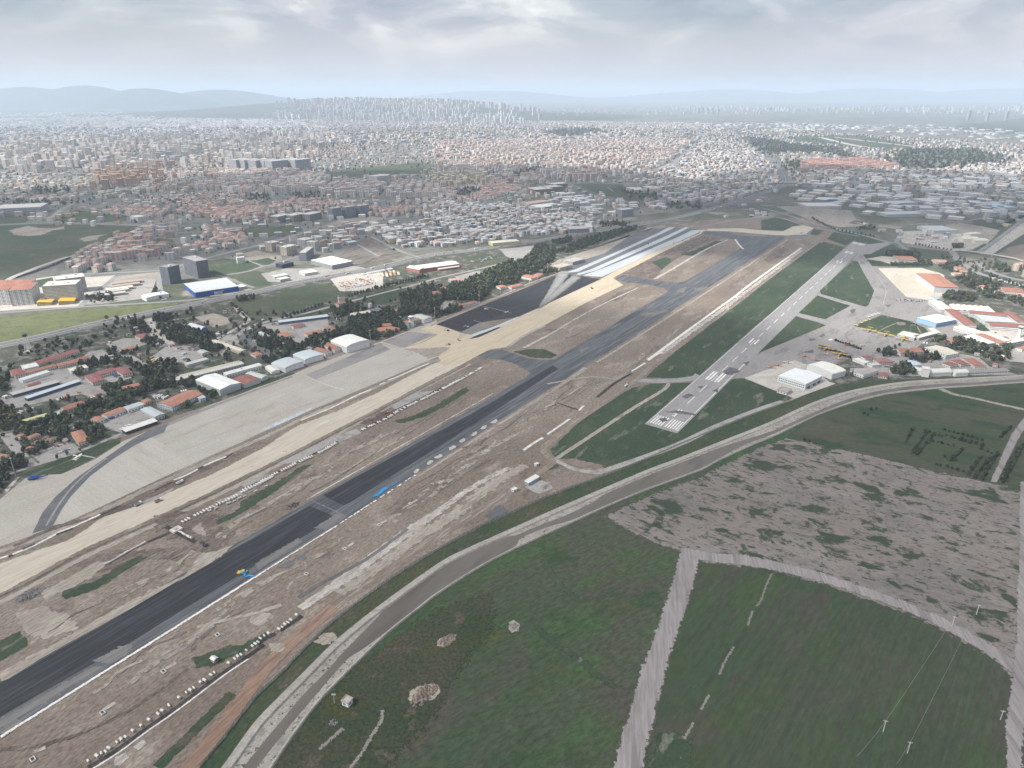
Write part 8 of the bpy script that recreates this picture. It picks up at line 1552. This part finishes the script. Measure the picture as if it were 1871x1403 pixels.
def buvs(s):
    n = len(s['x']); uv = np.zeros((n,9,4,2)); 
    for k,L in enumerate((s['w'],s['d'],s['w'],s['d'])):
        uv[:,k,1,0] = L; uv[:,k,2,0] = L; uv[:,k,2,1] = s['h']; uv[:,k,3,1] = s['h']
    return uv
def build_town():
    tot = 0
    for kind,lst in KIND.items():
        keys = ('x','y','z','w','d','h','a','wall','roof','pitch'); S = {k: np.concatenate([q[k] for q in lst]) for k in keys}; lab = np.concatenate([np.full(len(q['x']),i) for i,q in enumerate(lst)])
        n = len(S['x']); depth = S['y'] * CP + CAMH * SP; u = S['x'] / depth * PF + PW / 2; v_in = (u > -20) & (u < PW + 20)
        size = np.sqrt(S['w'] * S['d']) * np.sqrt(S['h']) / depth * v_in; order = np.argsort(-size); ind = order[:290]; rest = order[290:]; tot += n
        V = bverts(S); uv = buvs(S)
        fm = 'facade_balcony' if kind == 'apartment_block' else 'facade' if kind == 'house' else 'facade_low'; rm = 'roof_tile' if kind in ('house','apartment_block') else 'roof_sheet'
        for i in ind:
            c = np.array([S['x'][i],S['y'][i],S['z'][i]]); L = lst[lab[i]]['label']; t = thing(kind,L,kind.replace('_',' '),tuple(c),0,L[:60])
            vv = V[i] - c
            obj('wall',mesh('wall',vv[:8],FQ[:4],fm,col=[(*S['wall'][i],1)] * 4,uv=uv[i,:4].reshape(-1,2)),t)
            ve = vv[4:].copy(); ov = np.array([1.06,1.06,1.0]) if S['pitch'][i] > 0 else np.array([1,1,1.0]); ve[:4] = ve[:4] * ov
            obj('roof',mesh('roof',ve,FQ[4:] - 4,rm,col=[(*S['roof'][i],1)] * 5),t)
        m = len(rest); F = (FQ[None] + (np.arange(m) * 12)[:,None,None]).reshape(-1,4)
        col = np.zeros((m,9,4)); col[...,3] = 1; col[:,:4,:3] = S['wall'][rest][:,None]; col[:,4:,:3] = S['roof'][rest][:,None]
        obj('further_%ss' % kind,mesh(kind,V[rest].reshape(-1,3),F,[fm,rm],np.tile([0] * 4 + [1] * 5,m),col=col.reshape(-1,4),uv=uv[rest].reshape(-1,2)),kind='stuff',label='mass of further small %ss of the town fading into haze' % kind.replace('_',' '),category=kind.replace('_',' '))
        # town trees between the buildings
        pick = NR.rand(n) < (0 if kind == 'shed' else .6 if kind != 'warehouse' else .25)
        sc = np.clip(S['y'][pick] / 4000,.8,2.2)
        for x,y,d,s_ in zip(S['x'][pick],S['y'][pick],np.maximum(S['w'],S['d'])[pick],sc):
            if y < 9500:
                a = NR.rand() * 6.28; FARTREES.append((x + d * .8 * cos(a),y + d * .8 * sin(a),('pine','green','bare')[NR.randint(3)],s_ * NR.uniform(.6,1.0)))
    for x,y in STREET:
        if y < 9500: FARTREES.append((x,y,('pine','green','pine')[NR.randint(3)],min(max(y / 4000,.8),2.0) * NR.uniform(.6,1.1)))
    print('BUILDINGS',tot,len(FARTREES)); merged_trees(FARTREES,'town_trees','dark trees and small woods spread through the far town','far')
# ------------------------------------------------------------------ single landmark buildings of the town
def slab(lab,pts,h,wall,roofc,wm='facade_balcony',name='apartment_tower',cat='apartment building',roof='flat',rh=2.5,**k): return building(name,lab,pts,h,roof,rh,wall,roofc,base=True,wm=wm,cat=cat,ov=.2,**k)
for lab,q,c in (('white residential block with red roof, nearest at the left edge',[(135,1050),(375,1030),(350,960)],WHITE),('white residential block with red roof cut by the left edge, near one',[(-120,1045),(125,1035),(110,960)],WHITE),('white residential block with red roof, far right one of the left-edge group',[(150,985),(360,970),(340,920)],WHITE),('white residential block with red roof, far one at the left edge',[(-100,990),(140,985),(120,930)],WHITE)):
    slab(lab,D1(q),34,c,TILE,roof='hip',chim=2)
slab('grey and white striped apartment slab, near one of the pair',D1([(490,1015),(850,990),(820,940)]),36,(0.50,0.50,0.49),(0.52,0.50,0.46),'facade_ribbon',chim=2); slab('grey and white striped apartment slab, far one of the pair',D1([(640,930),(940,890),(910,850)]),34,(0.48,0.48,0.47),(0.52,0.50,0.46),'facade_ribbon',chim=2)
building('showroom','low yellow-roofed showroom in front of the striped slab, left half',D1([(400,1050),(555,1040),(560,1000)]),7,'shed',2,(0.50,0.42,0.22),(0.60,0.38,0.05),base=True,wm='facade_ribbon'); building('showroom','low yellow-roofed showroom in front of the striped slab, right half',D1([(630,1040),(800,1025),(800,985)]),7,'shed',2,(0.50,0.42,0.22),(0.60,0.38,0.05),base=True,wm='facade_ribbon')
building('store','big retail store with grey roof and deep blue walls',A4([(1310,1085),(1390,1150),(1660,1080)]),11,'flat',0,(0.03,0.08,0.30),(0.42,0.45,0.47),wm='wall_plain',cat='store'); building('canopy','pale entrance canopy in front of the blue store',A4([(1495,1135),(1530,1148),(1715,1090)]),6,'flat',0,(0.5,0.5,0.5),(0.62,0.64,0.64),wm='facade_ribbon')
slab('dark grey high-rise tower beside the blue store, left one',A4([(1155,1080),(1215,1090),(1240,1060)]),40,(0.14,0.155,0.18),(0.22,0.22,0.23),'facade_ribbon',chim=1); slab('dark grey high-rise tower beside the blue store, right one',A4([(1320,1015),(1415,1050),(1455,1020)]),42,(0.145,0.155,0.18),(0.26,0.26,0.27),'facade_ribbon',chim=1)
for i,(lab,q) in enumerate((('brown-roofed market shed near the striped slabs, farthest row',[(1190,800),(1200,815),(1530,790)]),('brown-roofed market shed near the striped slabs, second row',[(1180,830),(1190,845),(1510,820)]),('pale-roofed market shed near the striped slabs, third row',[(1130,865),(1140,880),(1430,850)]),('narrow pale market shed near the striped slabs, fourth row',[(1070,900),(1080,910),(1400,885)]),('narrow dark market shed near the striped slabs, nearest row',[(1020,930),(1030,945),(1350,905)]))):
    building('market_shed',lab,D1(q),5,'shed',.8,(0.30,0.27,0.24),((0.34,0.29,0.25),(0.34,0.29,0.25),(0.56,0.53,0.46),(0.45,0.43,0.40),(0.40,0.39,0.37))[i],wm='wall_plain',cat='shed')
building('warehouse_hall','white-roofed shed with blue container beside it near the market sheds',D1([(1510,935),(1560,960),(1660,850)]),8,'gable',1.5,WHITE,(0.62,0.66,0.66),wm='wall_plain',axis='x')
building('retail_hall','large retail hall with white roof beside the highway',D7([(1050,345),(1290,405),(1505,355)]),11,'flat',0,(0.28,0.29,0.31),(0.70,0.70,0.67),wm='facade_low',cat='store')
building('office','black glass car dealership west of the white retail hall',D7([(645,385),(720,400),(870,375)]),9,'flat',0,(0.035,0.04,0.06),(0.07,0.075,0.095),wm='facade_ribbon',chim=1); building('showroom','pale green-roofed showroom beside the highway, near one',D7([(650,550),(700,570),(810,550)]),6,'flat',0,(0.50,0.52,0.50),(0.46,0.50,0.44),wm='facade_ribbon'); building('showroom','pale green-roofed showroom beside the highway, far one',D7([(590,520),(640,540),(760,500)]),6,'flat',0,(0.50,0.52,0.50),(0.48,0.51,0.48),wm='facade_ribbon'); building('showroom','small white-roofed showroom left of the white retail hall',D7([(910,470),(980,500),(1130,480)]),6,'flat',0,WHITE,SHEETW,wm='facade_ribbon')
slab('grey striped office block behind the white retail hall',D7([(920,355),(1000,355),(1160,285)]),22,(0.26,0.28,0.31),(0.36,0.36,0.36),'facade_ribbon','office_block','office',chim=1)
for lab,q,c in (('beige and brown apartment block at the town road, left one',[(530,235),(610,250),(700,230)],(0.52,0.46,0.38)),('beige and brown apartment block at the town road, right one',[(700,290),(780,300),(900,270)],(0.52,0.46,0.36)),('white framed unfinished block behind the grey office, left one',[(890,200),(990,215),(1080,190)],(0.46,0.47,0.48)),('white framed unfinished block behind the grey office, right one',[(1000,235),(1100,240),(1220,225)],(0.52,0.52,0.51))): slab(lab,D7(q),24,c,(0.56,0.55,0.52),chim=1)
for i,x in enumerate((365,475,590)): slab('dark brown apartment slab in front of the salmon-roofed rows, %s' % ('left one','middle one','right one')[i],A5([(x,650 - i * 8),(x + 60,655 - i * 8),(x + 85,630 - i * 8)]),22,(0.26,0.245,0.24),(0.56,0.55,0.52),chim=1)
for i,x in enumerate((780,880,975)): slab('dark blue-grey tower, %s of three above the town road' % ('left','middle','right')[i],A5([(x,622 - i * 10),(x + 30,628 - i * 10),(x + 65,612 - i * 10)]),38,(0.22,0.245,0.28),(0.40,0.41,0.42),'facade_ribbon',chim=1)
slab('pale office tower with dark glass front in the middle of the town',A5([(1070,385),(1130,392),(1200,375)]),46,(0.50,0.48,0.45),(0.52,0.52,0.50),'facade_ribbon','office_tower','office',chim=1)
slab('long grey office with dark glass end at the left edge',A4([(-40,605),(300,590),(310,560)]),26,(0.42,0.42,0.43),(0.56,0.55,0.53),'facade_ribbon','office_block','office'); slab('white cube office at the road junction by the green field',A4([(930,640),(985,650),(1010,635)]),18,WHITE,SHEETW,'facade_ribbon','office_block','office')
for i,q in enumerate(([(1635,280),(1690,285),(1700,265)],[(1700,282),(1750,287),(1760,265)],[(1760,285),(1830,290),(1830,268)],[(1840,285),(1890,290),(1890,270)],[(1895,292),(1945,296),(1950,275)],[(1980,278),(2030,284),(2040,262)],[(2060,282),(2110,286),(2120,266)])):
    slab('tall grey tower block of the long middle-left row, %s' % ('first from the left','second from the left','third from the left','fourth from the left','fifth from the left','sixth from the left','last on the right')[i],A4(q),62,(0.36,0.37,0.39),(0.40,0.40,0.41),'facade_ribbon')
building('office','brick-red office complex with flat pale roof, left part',A6([(632,360),(700,375),(745,350)]),22,'flat',0,(0.26,0.17,0.155),(0.52,0.52,0.50),base=True,wm='facade_ribbon',cat='office'); building('office','brick-red office complex with flat pale roof, middle part',A6([(715,350),(770,360),(810,335)]),22,'flat',0,(0.24,0.18,0.17),(0.52,0.52,0.50),base=True,wm='facade_ribbon',cat='office'); building('office','dark office complex with flat pale roof, right part',A6([(780,330),(830,338),(868,320)]),24,'flat',0,(0.20,0.18,0.19),(0.54,0.54,0.52),base=True,wm='facade_ribbon',cat='office')
for i,x in enumerate((905,945,985,1030,1070)): slab('white tower with pink stripe in the row by the park, %s' % ('first','second','third','fourth','fifth')[i] + ' from the left',A6([(x,275),(x + 22,278),(x + 30,268)]),36,(0.54,0.48,0.45),(0.46,0.32,0.28))
building('hall','white boxy hall beside the park, left one',A6([(1340,320),(1400,340),(1450,325)]),14,'flat',0,(0.58,0.56,0.52),(0.62,0.60,0.56),wm='facade_low'); building('hall','white boxy hall beside the park, right one',A6([(1455,312),(1510,330),(1560,318)]),14,'flat',0,(0.58,0.56,0.52),(0.62,0.60,0.56),wm='facade_low')
slab('grey glass office block beside the highway bend',A6([(1265,525),(1310,535),(1340,515)]),26,(0.28,0.32,0.35),(0.42,0.43,0.43),'facade_ribbon','office_block','office'); building('hall','long white hall with yellow front beside the highway',A6([(360,705),(390,720),(540,685)]),9,'flat',0,(0.52,0.48,0.22),(0.62,0.60,0.55),wm='wall_plain'); building('hall','flat white exhibition hall with black base near the workshops',A6([(650,450),(730,465),(850,440)]),9,'flat',0,(0.30,0.31,0.32),(0.70,0.70,0.68),wm='facade_low'); building('mall','white billboard-fronted shop row beside the highway, right end',A6([(1045,575),(1060,605),(1095,590)]),16,'flat',0,(0.64,0.64,0.62),(0.5,0.5,0.5),wm='wall_plain'); building('mall','dark shop row with long windows beside the highway',A6([(905,600),(940,620),(1045,590)]),12,'flat',0,(0.28,0.28,0.30),(0.42,0.42,0.42),wm='facade_ribbon')
building('warehouse_hall','salmon-pink apartment terrace at the fork of the town road',A6([(580,430),(640,440),(705,405)]),14,'gable',2,(0.52,0.38,0.34),(0.5,0.36,0.32))
for i,(q,c) in enumerate((([(690,215),(800,230),(970,225)],SHEETW),([(1070,245),(1200,270),(1290,265)],(0.62,0.61,0.58)),([(830,265),(900,280),(1100,270)],(0.52,0.56,0.57)),([(260,275),(330,300),(530,285)],SHEETW),([(820,340),(900,360),(1170,345)],(0.46,0.52,0.52)),([(1540,280),(1680,310),(1830,310)],(0.42,0.56,0.66)),([(1110,440),(1230,475),(1380,465)],(0.40,0.44,0.45)),([(440,235),(470,250),(575,245)],(0.45,0.47,0.48)),([(1010,290),(1050,310),(1200,295)],(0.5,0.52,0.52)))):
    building('factory_hall','huge flat factory hall on the right, %s' % ('stepped white roof','long cream roof','grey-blue roof in front of the stepped one','white roof closest to the airfield road','grey-green roof behind the meadow','pale blue roof at the right edge','grey roof above the quarry','small hall with blue front','narrow grey hall with dark base')[i],A7(q),9,'flat',0,(0.07,0.17,0.36) if i == 7 else (0.40,0.41,0.42),c,wm='wall_plain',cat='factory')
building('mixing_plant','pale vaulted plant hall in the quarry yard, left part',A7([(1395,520),(1440,535),(1490,515)]),10,'arch',5,CREAM,(0.58,0.55,0.49),wm='wall_plain'); building('mixing_plant','pale vaulted plant hall in the quarry yard, right part',A7([(1480,530),(1520,545),(1560,525)]),9,'arch',4,CREAM,(0.56,0.54,0.49),wm='wall_plain'); building('mixing_plant','pale block behind the vaulted plant hall',A7([(1440,490),(1490,500),(1530,485)]),14,'flat',0,CREAM,(0.60,0.58,0.53),wm='wall_plain')
for i,x in enumerate((1150,1170,1190,1160)):
    p = G(A7(x,510 + 12 * (i == 3))); t = thing('cement_silo','grey cement silo of the mixing plant, %s' % ('left one','middle one','right one','front one')[i],'silo',(*p,.1)); obj('shaft',MB().lathe([(3,4),(3.4,6),(3.4,19),(1,21)],10).mesh('shaft','concrete_pale'),t); obj('stand',MB().box(-2.4,2.4,-2.4,2.4,0,4).mesh('stand','metal_grey'),t)
# tall white towers on the far hill side
for i,x in enumerate((885,890,895,905,917,932)):
    d = 10500; w = 26; c = (hx(x,d),d); hh = (88,104,92,122,118,112)[i]; t = thing('skyscraper','pale skyscraper in front of the city hill, %s from the left' % ('first','second','third','fourth','fifth','last')[i],'skyscraper',(c[0],c[1],0),.4)
    obj('wall',wall_mesh(w,w,hh,(0.66,0.65,0.62),'facade'),t); obj('roof',roof_mesh(w,w,hh,0,'flat',(0.6,0.6,0.58),'roof_flat'),t)
for i,x in enumerate((1279,1287,1296,1305,1316,1780,1815,1850)):
    d = 15500 if i < 5 else 12000; w = 40; c = (hx(x,d),d); hh = (120,130,110,128,90,150,120,140)[i]; t = thing('skyscraper','hazy distant skyscraper, %s' % ('first of the left cluster','second of the left cluster','third of the left cluster','fourth of the left cluster','last of the left cluster','first near the right edge','second near the right edge','last near the right edge')[i],'skyscraper',(c[0],c[1],0),.3)
    obj('wall',wall_mesh(w,w,hh,(0.3,0.32,0.34),'facade'),t); obj('roof',roof_mesh(w,w,hh,0,'flat',(0.5,0.5,0.5),'roof_flat'),t)
# mosques
def mosque(px,lab,r,h,mh):
    p = G(px); t = thing('mosque',lab,'mosque',(*p,.1)); obj('hall',MB().box(-r,r,-r,r,0,h).mesh('hall','concrete_pale'),t); obj('dome',MB().lathe([(r * .8 * cos(a),h + .1 + r * .75 * sin(a)) for a in np.linspace(0,1.5,7)],14).mesh('dome','metal_grey',smooth=True),t)
    for s in (-1,1):
        m = obj('minaret',MB().lathe([(1.6,0),(1.4,mh * .62),(2.1,mh * .64),(2.1,mh * .67),(1.1,mh * .68),(1.1,mh * .84)],10).mesh('minaret','paint_white_gloss'),t,(s * r * 1.15,r * 1.1,0)); obj('spire',MB().lathe([(1.2,mh * .84),(.05,mh)],10).mesh('spire','metal_grey'),m)
mosque(A6(60,535),'domed mosque with two white minarets at the west end of the workshops',11,9,52); mosque(A5(1090,165),'domed mosque in the far middle of the town',14,14,50)
# overpass at the left, bridge on the right
def bridge(name,P,w,lab,z0=5.0,th=1.2):
    q = np.array(resample([G(p) for p in P],18.0)); t_ = np.gradient(q,axis=0); t_ /= np.linalg.norm(t_,axis=1,keepdims=True); nn = np.stack([-t_[:,1],t_[:,0]],1); n = len(q); o = q[0]
    z = z0 * np.sin(np.linspace(0,pi,n)) ** .5; t = thing(name,lab,'bridge',(*o,.3)); V = []
    for dz,s in ((0,1),(0,-1),(-th,-1),(-th,1)): V.append(np.c_[q + nn * s * w / 2 - o,z + dz + .3])
    V = np.concatenate(V); F = []
    for r in range(4):
        for i in range(n - 1): F.append((r * n + i,r * n + i + 1,((r + 1) % 4) * n + i + 1,((r + 1) % 4) * n + i))
    obj('deck',mesh('deck',V,np.array(F)[:,::-1],'concrete_grey'),t)
    for i in range(2,n - 2,3): obj('pier',MB().box(-1,1,-w * .3,w * .3,-.3,z[i] - th + .25).mesh('pier','concrete_pale'),t,(*(q[i] - o),0),math.atan2(t_[i][1],t_[i][0]))
bridge('overpass',D1([(80,770),(300,700),(580,600),(760,520)]),15,'grey concrete road overpass at the left beside the green field',6.5); bridge('road_bridge',A7([(1360,615),(1480,630),(1700,665),(1871,690)]),12,'pale road bridge over the canal basin at the right',6.0); bridge('flyover',A3([(480,690),(620,688),(760,692)]),22,'flyover crossing the trunk road in the distance',8.0)
build_town()
